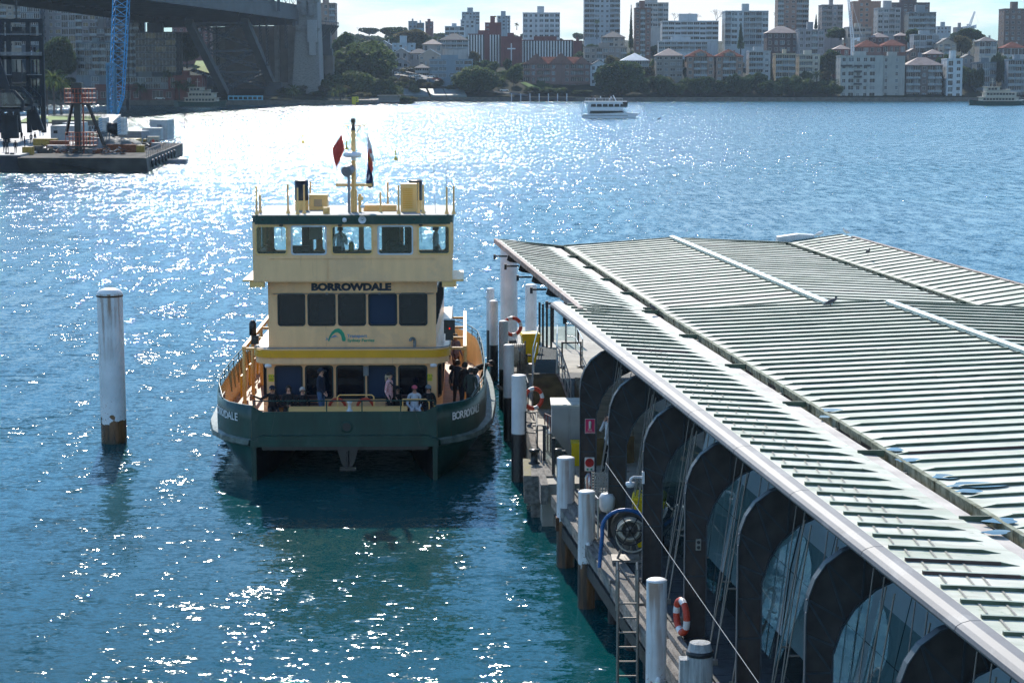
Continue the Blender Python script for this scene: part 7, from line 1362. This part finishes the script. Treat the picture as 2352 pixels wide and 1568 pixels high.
# ---------------------------------------------------------------- boats on the harbour
farcream = mat('hazed_cream_paint', (.48, .43, .34), .5)  # ferry cream made whiter: the haze of distance is put into the colour
def far_ferry(label, x, y, Y, L_, rz=0, hullm=green, upm=cream, s=1):
    p = At(x, y, Y); o = thing('ferry', label, 'ferry', (p.x, Y, 0), rz); h = L_ / 2
    b = MB(); sec = [(-h, .25), (-h + 2.2, .9), (-h + 5, 1), (h - 5, 1), (h - 2.2, .9), (h, .25)]
    vs = [];
    for xx, f in sec: vs += [(xx, -4.4 * f, 1.5 + .9 * (abs(xx) / h) ** 2), (xx * .97, -4.1 * f, -.4), (xx * .97, 4.1 * f, -.4), (xx, 4.4 * f, 1.5 + .9 * (abs(xx) / h) ** 2)]
    b.add(vs, [(i * 4 + j, (i + 1) * 4 + j, (i + 1) * 4 + (j + 1) % 4, i * 4 + (j + 1) % 4) for i in range(5) for j in range(4)] + [(0, 1, 2, 3), (20, 23, 22, 21)]); b.build('hull', hullm, o)
    for (x0, x1, z0, z1, nm, wz) in ((-h + 5, h - 3.5, 1.4, 3.6, 'main_cabin', 2.2), (-h + 6.5, h - 4.5, 3.6, 5.6, 'upper_cabin', 4.4), (-h + 7, -h + 12.5, 5.6, 7.9, 'wheelhouse', 6.6)):
        b = MB(); b.bb(x0, x1, -3.6, 3.6, z0, z1); b.bb(x0 - .6, x1 + .6, -3.9, 3.9, z1 - .15, z1 + .02); c = b.build(nm, upm, o); n = int((x1 - x0 - 1) / 1.35); b = MB(); [b.bb(x0 + .5 + k * 1.35, x0 + 1.55 + k * 1.35, -3.64, -3.6, wz, wz + .85) for k in range(n)]; b.build('window', g_dark, c)
    b = MB(); b.tube((-h + 10, 0, 7.9), (-h + 10, 0, 11.5), .12, 6); b.bb(-h + 9, -h + 11, -.05, .05, 10, 10.15); b.build('mast', upm, o)
    b = MB(); b.bb(1, 4, -1.5, 1.5, 5.6, 6.6); b.bb(h - 8, h - 6.5, -1, 1, 5.6, 7); b.build('roof_box', upm, o)
    b = MB(); b.tube((-h + 1, -3, 2.9), (h - 1, -3, 2.9), .06, 4); b.tube((-h + 6, -3.7, 6.4), (h - 4, -3.7, 6.4), .05, 4); b.build('rail', hullm, o); return o
far_ferry('green and cream ferry steaming past the right-edge flats', 2289, 241, 890, 24.2, upm=farcream); far_ferry('green and cream ferry under the bridge at the far left quay', 460, 243, 865, 22, 0, upm=farcream)
def cruise():
    Y = 618; p = At(1402, 270, Y); o = thing('cruise_boat', 'white double-deck catamaran cruise boat heading right with passengers on its roof', 'boat', (p.x, Y, 0), -.04); h = 8.5
    b = MB(); b.prism([(-h, .0), (h - 1.2, -.1), (h, 1.5), (h - 3, 1.7), (-h + .4, 1.15), (-h, .8)], -2.8, 2.8, T=lambda q: Vector((q.x, q.z, q.y))); b.build('hull', whitem, o); b = MB(); b.bb(-h + .2, h - 3.3, -2.83, -2.8, .72, .86); b.build('stripe', navy, o)
    b = MB(); b.prism([(-h + 1.6, 1.2), (h - 3.0, 1.2), (h - 5.2, 2.95), (-h + 1.6, 2.95)], -2.6, 2.6, T=lambda q: Vector((q.x, q.z, q.y))); b.build('lower_cabin', whitem, o)
    b = MB(); b.prism([(-h + 1.6, 2.95), (h - 4.2, 2.95), (h - 5.0, 4.85), (-h + 1.9, 4.85)], -2.4, 2.4, T=lambda q: Vector((q.x, q.z, q.y))); b.bb(-h + .6, h - 3.6, -2.6, 2.6, 4.85, 5.0); b.build('upper_cabin', whitem, o)
    b = MB(); b.prism([(-h + 2.2, 1.35), (h - 4.0, 1.35), (h - 5.0, 2.2), (-h + 2.5, 2.2)], -2.64, -2.61, T=lambda q: Vector((q.x, q.z, q.y))); [b.prism([(-h + 2.6 + k * 1.75, 3.35), (-h + 4.2 + k * 1.75, 3.35), (-h + 4.05 + k * 1.75, 4.2), (-h + 2.75 + k * 1.75, 4.2)], -2.44, -2.41, T=lambda q: Vector((q.x, q.z, q.y))) for k in range(6)]; b.build('window', g_dark, o)
    b = MB(); b.tube((-h + 1, -2.4, 5.9), (h - 5, -2.4, 5.9), .04, 4); [b.tube((-h + 1 + k, -2.4, 5), (-h + 1 + k, -2.4, 5.9), .03, 4) for k in range(12)]; b.bb(-h - .3, -h - .2, -2.5, 2.5, .6, 2.0); [b.tube((-h + .2, y, .8), (-h + .2, y, 4.9), .06, 5) for y in (-2.4, 2.4)]; b.build('rail', whitem, o)
    b = MB(); b.beam((h - 6.8, 0, 5), (h - 7.7, 0, 6.8), .5, .3); b.build('radar_arch', whitem, o); b = MB(); b.bb(h - 5.0, h - 3.4, -1.6, 1.6, 3.3, 4.9); b.build('wheelhouse', g_dark, o); return p
cpz = cruise()
foam = mat('wake_foam', (.55, .58, .6), .7, 0, .1, 2, .3, 3)
b = MB(); 
for (x0, x1, y, Y_, w_) in ((1092, 1335, 271, 618, 1.2), ): a, c = G(x0, y, .02), G(x1, y, .02); b.add([a, c + Vector((0, -w_, 0)), c + Vector((0, w_, 0)), a + Vector((0, .5, 0))], [(0, 1, 2, 3)])
# ---------------------------------------------------------------- left quay, terminal frame, barge and crane
quay = mat('quay_paving', (.30, .29, .28), .7, 0, .15, .8); qdark = mat('quay_face', (.04, .04, .045), .8, 0, .3, .5)
a0 = G(45, 356, 2.2); b = MB(); poly = [(-120, a0.y), (a0.x, a0.y), (G(60, 340, 2.2).x + 2, 330), (At(118, 0, 420).x, 420), (At(238, 0, 430).x, 432), (At(238, 0, 540).x, 560), (-230, 600), (-200, 300)]
b.prism(poly, -1.5, 2.2); setting(b.build('quay', quay)); b = MB(); b.bb(-120, a0.x + .1, a0.y - .5, a0.y - .01, -1, 2.1); setting(b.build('quay_edge', qdark))
b = MB(); b.add([(At(80, 0, 470).x, 450, 2.5), (At(225, 0, 450).x, 450, 2.5), (At(225, 0, 520).x, 520, 2.5), (At(60, 0, 520).x, 520, 2.5)], [(0, 1, 2, 3)]); setting(b.build('lawn', lawn))
b = MB(); b.bb(At(118, 0, 433).x, At(238, 0, 431).x, 430, 431, -1, 3.4); o = b.build('seawall', stone); tag(o, 'dark seawall at the end of the left promenade behind the barge', 'seawall')
p0, p1 = At(104, 0, 524), At(240, 0, 470); b = MB(); n = 46
for k in range(n): f = k / n; x = p0.x + (p1.x - p0.x) * f; y = p0.y + (p1.y - p0.y) * f; b.bb(x - .06, x + .06, y - .06, y + .06, 2.3, 4.1)
b.beam((p0.x, p0.y, 4.0), (p1.x, p1.y, 4.0), .1, .1); b.beam((p0.x, p0.y, 2.8), (p1.x, p1.y, 2.8), .1, .1); o = b.build('fence', darkm); tag(o, 'black iron fence along the promenade below the palms', 'fence')
navs = mat('terminal_steel', (.005, .011, .017), .7, 0, .25, 1)
tm = thing('passenger_terminal', 'dark blue steel frame tower with glass lifts and slanting gangways at the left edge', 'terminal', (At(50, 0, 330).x, 330, 2.2)); tc_ = tm.location.copy()
def tb(mb, x0, y0, x1, y1, w_, Y=330, Y2=None): mb.beam(At(x0, y0, Y) - tc_, At(x1, y1, Y2 or Y) - tc_, w_, w_)
b = MB()
for (x0, x1) in ((4, 4), (19, 24), (64, 68), (94, 101)):
    for dY in (0, 9): tb(b, x0, 47, x1, 305, 0.7, 330 + dY)
for y0, w_ in ((48, .6), (86, .45), (91, .6), (132, .7), (176, .6), (226, .45)): tb(b, -30, y0, 98, y0, w_); tb(b, -30, y0, 98, y0, w_ * .8, 339)
b.build('steel_frame', navs, tm)
b = MB(); 
for x0, y0, x1, y1 in ((-20, 95, 30, 240), (-30, 160, 18, 330), (0, 265, 14, 320), (8, 262, 26, 318), (22, 258, 34, 316), (38, 255, 44, 305), (70, 240, 82, 300), (76, 245, 96, 300)): tb(b, x0, y0, x1, y1, .8, 322)
for x in (8, 20, 33): tb(b, x, 265, x + 3, 318, .9, 316)
b.build('raking_strut', navs, tm)
b = MB(); 
for (x0, x1, y0, y1, Y) in ((20, 62, 52, 82, 333), (64, 94, 52, 82, 333)): a, c = At(x0 + 8, y1, Y) - tc_, At(x1 - 12, y0 + 10, Y) - tc_; b.bb(a.x, c.x, a.y, a.y + 5, a.z, c.z)
a, c = At(24, 88, 331) - tc_, At(60, 73, 331) - tc_; b.bb(a.x, c.x, a.y - 1, a.y + 6, a.z, c.z); a, c = At(28, 190, 326) - tc_, At(50, 166, 326) - tc_; b.bb(a.x, c.x, a.y, a.y + 3, a.z, c.z); b.build('lift_machinery', darkm, tm)
tg = glass('terminal_glass', (.5, .6, .63), .93, gc=(.5, .55, .6))
for (x0, x1, y0, y1, Y) in ((26, 62, 138, 168, 331), (68, 92, 138, 172, 331), (68, 92, 180, 222, 331), (78, 96, 228, 262, 331)): a, c = At(x0, y1, Y) - tc_, At(x1, y0, Y) - tc_; b = MB(); b.quad((a.x, a.y, a.z), (c.x, a.y, a.z), (c.x, a.y, c.z), (a.x, a.y, c.z)); b.build('glass_wall', tg, tm); b = MB(); [b.bb(a.x + (c.x - a.x) * k / 3 - .08, a.x + (c.x - a.x) * k / 3 + .08, a.y - .1, a.y + .1, a.z, c.z) for k in range(4)]; b.build('mullion', navs, tm)
for (x0, x1, x2, y0, y1, Y) in ((-20, 32, 52, 210, 254, 312), (2, 48, 72, 202, 246, 322)):
    b = MB(); P_ = [At(x0, y0, Y), At(x1, y0, Y), At(x2, y0 + 22, Y), At(x2, y1, Y), At(x0, y1, Y)]; n = 5
    for i in range(n): b.beam(P_[i] - tc_, P_[(i + 1) % n] - tc_, .45, .45); b.beam(P_[i] - tc_ + Vector((0, 6, 0)), P_[(i + 1) % n] - tc_ + Vector((0, 6, 0)), .4, .4)
    b.beam(At(x0, y1 - 4, Y) - tc_ + Vector((0, 3, 0)), At(x2, y1 - 4, Y) - tc_ + Vector((0, 3, 0)), 6, .5); b.build('gangway_frame', navs, tm); b = MB(); b.add([q - tc_ for q in P_], [tuple(range(5))]); b.build('gangway_glass', tg, tm)
b = MB()
for y0 in (121, 124, 127, 172, 79): tb(b, 0, y0, 96, y0, .12, 329)
b.build('rails', steel_g, tm); b = MB(); tb(b, 38, 47, 36, -40, .25, 330); b.build('cable_mast', darkm, tm)
# barge
rsthull = mat('worn_barge_hull', (.045, .042, .042), .7, .1, .5, .4, .3, 3, c2=(.10, .085, .075)); bdeck = mat('barge_deck', (.09, .08, .07), .95, 0, .5, .8, .2, 4, c2=(.20, .18, .15), spec=.15)
bl, br2 = G(37, 393, 0), G(339, 398, 0); yb = 268; bx0, bx1 = At(37, 0, 270).x, At(337, 0, 270).x
bg_ = thing('work_barge', 'long rusty dark work barge loaded with gear and a crane beside the left quay', 'barge', ((bx0 + bx1) / 2, 268, 0)); bw = (bx1 - bx0) / 2
b = MB(); sk = -6.5
b.add([(-bw, 0, 1.9), (bw - .2, 0, 1.9), (bw + sk + 1.5, 60, 1.9), (-bw + sk, 60, 1.9), (-bw, 1.5, -.5), (bw, .6, -.5), (bw + sk + 1.5, 60, -.5), (-bw + sk, 60, -.5)], [(0, 1, 2, 3), (0, 4, 5, 1), (1, 5, 6, 2), (3, 2, 6, 7), (0, 3, 7, 4)]); b.build('hull', rsthull, bg_)
b = MB(); b.add([(-bw + .1, .1, 1.915), (bw - .4, .1, 1.915), (bw + sk + 1.2, 59.6, 1.915), (-bw + sk + .2, 59.6, 1.915)], [(0, 1, 2, 3)]); b.build('deck', bdeck, bg_)
b = MB(); rr2 = random.Random(9)
for k in range(22): f = k / 21; x = bw - .3 + (sk + 1.5) * f; b.tube((x, 1 + 58 * f, 1.9), (x, 1 + 58 * f, 3.0), .05, 5)
b.beam((bw - .3, 1, 2.95), (bw + sk + 1.2, 59, 2.95), .07, .07); b.beam((bw - .3, 1, 2.45), (bw + sk + 1.2, 59, 2.45), .05, .05); b.build('guard_rail', rustedge, bg_)
for k in range(8): f = .08 + k * .085; b = MB(); b.torus((bw + (sk + 1.5) * f + .25, 60 * f, 1.0), .42, .2, 'X', 14, 6); b.build('tyre_fender', black, bg_)
def deckp(x, y, z=1.92): return G(x, y, z)
def crate(label, x, y, w_, d, h, m, name='crate', cat='crate', roof=None, group=None, detail=None):
    p = deckp(x, y); o = thing(name, label, cat, p, RB.uniform(-.15, .15), group); b = MB(); b.bb(-w_ / 2, w_ / 2, 0, d, .0, h); n = max(2, int(w_ / .5))
    for k in range(n + 1): b.bb(-w_ / 2 + w_ * k / n - .04, -w_ / 2 + w_ * k / n + .04, -.06, -.001, .02, h - .02)
    b.bb(-w_ / 2 - .03, w_ / 2 + .03, -.05, d + .02, h, h + .07); b.build('body', m, o)
    if detail: detail(o, w_, h)
    return o
contm = mat('container_white', (.45, .46, .46), .6, 0, .15, 1); contg = mat('container_grey', (.22, .24, .26), .6, 0, .15, 1)
def logo_p(o, w_, h): b = MB(); b.bb(-w_ * .38, -w_ * .22, -.075, -.061, h * .55, h * .72); b.build('placard', black, o)
crate('white shipping container with a small black placard behind the black mast', 145, 327, 3.9, 6, 2.6, contm, 'container', 'container', detail=logo_p)
crate('second white container standing behind the first, mostly hidden', 165, 318, 3.0, 6, 2.6, contm, 'container', 'container')
crate('tall white site hut with an air conditioner at the right end of the barge', 365, 322, 2.9, 4, 3.3, contm, 'site_hut', 'hut', detail=lambda o, w_, h: MB().bb(-.2, .5, -.3, -.07, 2.1, 2.6).build('air_conditioner', contg, o))
crate('low white container in front of the tall site hut', 348, 325, 3.0, 3, 2.1, contm, 'container', 'container')
crate('pale chemical locker with a red diamond sign', 352, 336, 1.7, 1.2, 1.4, mat('locker_cream', (.40, .36, .28), .6), 'locker', 'locker', detail=lambda o, w_, h: MB().add([(0, -.08, h * .2), (.35, -.08, h * .5), (0, -.08, h * .8), (-.35, -.08, h * .5)], [(0, 1, 2, 3)]).build('red_diamond', lifered, o))
crate('grey generator cabinet at the foot of the right strut', 222, 345, 1.6, 1.2, 1.7, contg, 'generator', 'generator'); crate('dark green machine box right of the black mast', 213, 340, 1.2, 1.2, 1.9, grf, 'generator', 'generator')
crate('grey flat-topped tank right of the crane', 306, 330, 2.6, 4, 1.9, contg, 'tank', 'tank')
rust2 = mat('rust_orange_steel', (.22, .07, .03), .8, 0, .4, 3); yelp = mat('dull_yellow_paint', (.35, .22, .03), .6, 0, .3, 3)
for k, (x, y, w_, h, m, l_) in enumerate(((80, 352, 1.6, .9, bdeck, 'grey pallet of gear at the left end of the barge'), (103, 340, 3.4, 1.3, yelp, 'yellow framed equipment skid'), (98, 352, 2.4, .6, bdeck, 'low heap of rope crates at the front left'), (135, 342, 2.6, 1.1, rust2, 'rusty open frame behind the front deck'), (140, 350, 3.8, .9, contg, 'stack of grey steel racks'), (118, 346, 1.4, .7, rust2, 'small rust-red crate behind the rope crates'), (262, 350, 2.2, 1.0, rust2, 'reddish steel frame right of the strut'), (285, 350, 3.2, 1.0, rust2, 'long rust-red trestle near the barge corner'), (330, 342, 2.2, .8, bdeck, 'brown crate of chains by the right rail'), (345, 334, 2.2, .9, yelp, 'yellowish tool box by the right rail'), (322, 350, 1.0, .9, yelp, 'small yellow drum box at the barge corner'), (187, 352, 3.0, .5, contg, 'flat grey plate stack below the mast'), (230, 353, 2.0, .6, rust2, 'low rust-coloured box at the front edge'), (355, 342, 1.6, .8, contg, 'grey bin halfway along the right rail'), (62, 356, 1.2, 1.0, yelp, 'yellow post box at the barge left corner'))): crate(l_, x, y, w_, 1.4, h, m, detail=None)
for (x, y, l_) in ((112, 350, 'tangled heap of hoses and scrap at the front left of the barge'), (160, 352, 'heap of steel offcuts beside the black mast foot'), (305, 345, 'jumble of rusty bars behind the barge front corner'), (338, 338, 'orange-brown heap of netting by the barge right rail'), (250, 355, 'low scatter of chain and plate along the barge front edge')):
    p = deckp(x, y); b = MB(); r4 = random.Random(int(x))
    for k in range(70):
        q = Vector((r4.gauss(0, 1.2), r4.uniform(-.8, 2.5), abs(r4.gauss(0, .4)))); d = Vector((r4.gauss(0, 1), r4.gauss(0, 1), r4.gauss(0, .35))).normalized() * r4.uniform(.3, 1.1); b.beam(q - d / 2, q + d / 2, r4.uniform(.04, .2), r4.uniform(.04, .16), r4.choice((0, 0, 1, 2)))
    o = b.build('scrap_heap', [rsthull, rust2, contg], None, p); tag(o, l_, 'scrap heap'); setting(o, 'stuff')
tarp = mat('grey_tarpaulin', (.10, .105, .10), .7, 0, .4, .9, .6, 3, c2=(.20, .20, .18))
for (x, y, rx, ry, rz_, l_) in ((235, 336, 3.2, 3.5, 2.0, 'grey tarpaulin heap left of the crane base'), (262, 343, 3.4, 3, 1.7, 'wide tarpaulin-covered mound in front of the crane'), (292, 344, 2.6, 3, 1.5, 'lower tarpaulin mound right of the crane')):
    p = deckp(x, y); r3 = random.Random(int(x)); b = MB(); n = 20; vs = []
    for j in range(9):
        for i in range(n): a = 2 * math.pi * i / n; rr_ = math.cos(j / 8 * math.pi / 2); k = 1 + r3.uniform(-.14, .14); vs.append((math.cos(a) * rx * rr_ * k, math.sin(a) * ry * rr_ * k, rz_ * math.sin(j / 8 * math.pi / 2) * k))
    b.add(vs, [(j * n + i, j * n + (i + 1) % n, (j + 1) * n + (i + 1) % n, (j + 1) * n + i) for j in range(8) for i in range(n)], 0, True); o = b.build('tarpaulin', tarp, None, p); tag(o, l_, 'tarpaulin')
# spud mast with red cages
mp_ = deckp(181, 352); sm = thing('spud_mast', 'black steel mast with two red railed platforms and raking struts on the barge', 'mast', mp_); mY = mp_.y; mc = mp_.copy()
b = MB(); zt_ = At(0, 190, mY).z - mc.z; b.bb(-.42, .42, -.42, .42, 0, zt_); b.bb(-.75, .75, -.5, .5, zt_ - 1.6, zt_); b.build('column', black, sm)
for (x0, y0), (x1, y1) in (((166, 238), (152, 310)), ((201, 238), (240, 335)), ((180, 352), (240, 356))): b = MB(); b.beam(At(x0, y0, mY) - mc, At(x1, y1, mY + 2) - mc, .35, .35); b.build('strut', black, sm)
redc = mat('cage_red', (.42, .07, .03), .5, 0, .2, 3)
for y0, y1 in ((204, 236), (304, 334)):
    za, zb2 = At(0, y1, mY).z - mc.z, At(0, y0, mY).z - mc.z; b = MB(); X0, X1 = At(147, 0, mY).x - mc.x, At(210, 0, mY).x - mc.x
    for dy in (-1.4, 1.4):
        for k in range(9): x = X0 + (X1 - X0) * k / 8; b.tube((x, dy, za), (x, dy, zb2), .045, 5)
        for f in (0, .33, .66, 1): b.tube((X0, dy, za + (zb2 - za) * f), (X1, dy, za + (zb2 - za) * f), .045, 5)
    for x in (X0, X1): [b.tube((x, -1.4, za + (zb2 - za) * f), (x, 1.4, za + (zb2 - za) * f), .045, 5) for f in (0, .33, .66, 1)]
    b.build('cage', redc, sm); b = MB(); b.bb(X0, X1, -1.4, 1.4, za - .25, za); b.build('platform', black, sm)
b = MB(); b.tube((.75, 0, 0), (.75, 0, At(0, 215, mY).z - mc.z), .12, 6); b.build('red_pipe', redc, sm)
# crane
cb = mat('crane_blue', (.04, .32, .62), .4, .05, .12, 2); cY = 318; cc = At(256, 320, cY); cn_ = thing('crawler_crane', 'light blue lattice boom crane with striped white counterweights on the barge', 'crane', cc)
def lattice(mb, a, c, w0, w1, n, t=.10, nrm=Vector((0, 1, 0))):
    a, c = Vector(a), Vector(c); d = (c - a).normalized(); s = d.cross(nrm).normalized(); q = s.cross(d).normalized(); cor = [(-1, -1), (1, -1), (1, 1), (-1, 1)]
    P = lambda f, k: a.lerp(c, f) + (s * cor[k][0] + q * cor[k][1]) * (w0 + (w1 - w0) * f) / 2
    for k in range(4): mb.beam(P(0, k), P(1, k), t * 1.9, t * 1.9)
    for i in range(n):
        f0, f1 = i / n, (i + 1) / n
        for k in range(4): mb.beam(P(f0, k), P(f1, (k + 1) % 4) if i % 2 else P(f1, (k + 1) % 4), t, t); mb.beam(P(f0, (k + 1) % 4), P(f0, k), t * .8, t * .8)
b = MB(); J0, J1, J2 = At(263, 262, cY) - cc, At(268, 220, cY) - cc, At(279.5, -10, cY) - cc; J3 = J2 + (J2 - J1) * .5
lattice(b, J0, J1, .9, 2.0, 3, .085); lattice(b, J1, J3, 2.0, 2.3, 17, .07); b.build('boom', cb, cn_)
b = MB(); lattice(b, At(256, 262, cY - 3) - cc, At(255, 150, cY - 3) - cc, .9, 1.2, 12, .08); a = At(244, 152, cY - 3) - cc; c = At(266, 145, cY - 3) - cc; b.bb(a.x, c.x, a.y - .4, a.y + .4, a.z, c.z); b.beam(At(245, 152, cY - 3) - cc, At(247, 262, cY - 3) - cc, .22, .22); b.beam(At(265, 152, cY - 3) - cc, At(268, 262, cY - 3) - cc, .22, .22); b.build('gantry', mat('crane_grey_blue', (.08, .20, .30), .5, 0, .2, 2), cn_)
strp = mat('stripe_blue', (.12, .30, .45), .5); cw_ = mat('counterweight_white', (.50, .51, .50), .5, 0, .12, 1.5)
for x0, x1 in ((227, 243), (270, 285)):
    a, c = At(x0, 310, cY - 5) - cc, At(x1, 270, cY - 5) - cc; b = MB(); n = 4
    for k in range(n): b.bb(a.x, c.x, a.y, a.y + 2.5, a.z + (c.z - a.z) * k / n + .02, a.z + (c.z - a.z) * (k + 1) / n - .02)
    W_ = (c.x - a.x); 
    for k in range(7): z = a.z + .1 + k * .36; b.add([(a.x if x0 > 250 else a.x, a.y - .01, z), (a.x + W_ * .5, a.y - .01, z + .3), (a.x + W_ * .5, a.y - .01, z + .45), (a.x, a.y - .01, z + .15)], [(0, 1, 2, 3)], 1)
    b.build('counterweight', [cw_, strp], cn_)
b = MB(); a, c = At(244, 318, cY - 3) - cc, At(270, 272, cY - 3) - cc; b.bb(a.x, c.x, a.y, a.y + 6, a.z, c.z - 1); b.lathe([(.001, -1.2), (.8, -1.2), (.8, 1.2), (.001, 1.2)], ((a.x + c.x) / 2, a.y - .4, a.z + 1.6), 16, axis='X'); b.build('winch_house', darkm, cn_)
b = MB(); a, c = At(236, 316, cY - 2) - cc, At(292, 313, cY - 2) - cc; b.bb(a.x - 1, c.x + 1, a.y, a.y + 7, -.6, .0); b.bb(a.x + .5, c.x - .5, a.y + 1, a.y + 6, -1.6, -.6); b.build('carrier', yelp, cn_)
b = MB()
for (x0, y0, x1, y1) in ((262, -5, 247, 262), (266, -5, 249, 262), (296, -10, 294, 235), (299, -10, 295, 235)): b.tube(At(x0, y0, cY) - cc, At(x1, y1, cY) - cc, .035, 4)
a = At(294, 240, cY) - cc; b.box(a, (.5, .3, 1.8)); b.build('hoist_ropes', darkm, cn_)
# tower crane on the hill, small crane
def tower_crane(label, x, yb, ym, jx, jy, Y, w_=1.4):
    p = At(x, yb, Y); o = thing('tower_crane', label, 'crane', p); b = MB(); lattice(b, (0, 0, 0), At(x, ym, Y) - p, w_, w_, 10, .18); b.build('mast', whitem, o); b = MB(); lattice(b, At(x, ym, Y) - p, At(jx, jy, Y) - p, w_, w_ * .5, 22, .14); b.build('jib', whitem, o); b = MB(); b.tube(At(jx, jy, Y) - p, At(x + 22, ym - 8, Y) - p, .07, 4); b.beam(At(x, ym, Y) - p, At(x + 17, ym - 4, Y) - p, 1.0, .8); b.bb((At(x + 13, 0, Y) - p).x, (At(x + 18, 0, Y) - p).x, -1, 1, (At(x, ym + 3, Y) - p).z, (At(x, ym - 4, Y) - p).z); b.build('counter_jib', whitem, o)
tower_crane('white luffing tower crane rising behind the large cream waterfront block', 1958, 130, 92, 1947, -25, 1085); tower_crane('small distant tower crane on the white scaffolded building', 2226, 66, 62, 2239, 27, 1850, 2)
# people on the left quay and others far off
ppl = [c for c in COL.objects if c.name.startswith('person')][:0]
src = [person('person in dark clothes standing at the front of the left quay', G(36, 352, 2.2), .5, 'stand', C_blk, C_navy), person('person in a pale jacket walking on the left quay beside one in black', G(81, 330, 2.2), 2.5, 'stand', C_brn, C_wht), person('person in white shirt standing by the small bench on the quay', G(109, 291, 2.2), 1, 'stand', C_shirt, C_gry)]
for i, (x, y, z, k, l_) in enumerate(((57, 341, 2.2, 0, 'person in black behind the barge left corner'), (10, 350, 2.2, 0, 'left one of a pair in dark clothes at the quay front'), (17, 351, 2.2, 0, 'right one of a pair in dark clothes at the quay front'), (72, 332, 2.2, 0, 'person in black carrying orange bags on the quay'), (92, 312, 2.2, 1, 'left one of two people in pale clothes near the quay railing'), (99, 311, 2.2, 1, 'right one of two people in pale clothes near the quay railing'), (50, 326, 2.2, 0, 'person in dark clothes under the terminal struts'), (207, 309, 2.2, 0, 'person among the group on the promenade right of the black mast'), (213, 309, 2.2, 1, 'paler person among the group on the promenade'), (219, 309, 2.2, 0, 'rightmost dark person in the promenade group'))):
    dup(src[k], G(x, y, z), RB.uniform(0, 6), l_, 'people on the left quay')
for i, (x, y) in enumerate(((71, 132), (80, 132))): dup(src[1 - i], At(x, y - 2, 330), 3.1, ('pale' if i == 0 else 'dark') + ' figure at the rail high in the steel terminal frame', 'people in the terminal')
for i, x in enumerate((1361, 1368, 1381, 1389, 1402, 1405)): dup(src[i % 3], (At(x, 0, 618).x, 618.5, 5.0), .5 * i, ('first', 'second', 'third', 'fourth', 'fifth', 'sixth')[i] + ' passenger from the left standing on the roof of the white cruise boat', 'passengers on the cruise boat roof')
# small punt by the barge
p = G(388, 376, 0); o = thing('punt', 'small flat grey work punt floating off the barge right side', 'boat', p); b = MB(); b.bb(-2.6, 2.6, -1.1, 1.1, -.2, .5); b.bb(-2.65, 2.65, -1.15, -1.0, .5, .62); b.bb(-2.65, 2.65, 1.0, 1.15, .5, .62); b.build('hull', contg, o); b = MB(); b.bb(-1.6, -.9, -.4, .4, .5, 1.2); b.build('motor', black, o)
for i, (x, y, z) in enumerate(((18, 395, 0), (2, 395, 0))): b = MB(); q = G(x, y, z); b.lathe([(.3, -2), (.3, 2.4), (.001, 2.45)], (0, 0, 0), 10); o = b.build('fender_pile', darkm, None, (q.x, 272.5 + i, 0)); tag(o, ('right' if i == 0 else 'left') + ' dark fender pile in front of the quay at the frame corner', 'pile')
# ---------------------------------------------------------------- haze over the harbour
hzm = bpy.data.materials.new('harbour_haze'); hzm.use_nodes = True; t_ = hzm.node_tree; t_.nodes.clear(); o_ = t_.nodes.new('ShaderNodeOutputMaterial'); v_ = t_.nodes.new('ShaderNodeVolumePrincipled')
v_.inputs['Color'].default_value = (.62, .76, .90, 1); v_.inputs['Density'].default_value = .00008; v_.inputs['Anisotropy'].default_value = .1
t_.links.new(v_.outputs[0], o_.inputs['Volume'])
b = MB(); b.bb(-1500, 1500, -50, 2700, -3, 140); hz = b.build('haze', hzm); setting(hz, 'stuff')
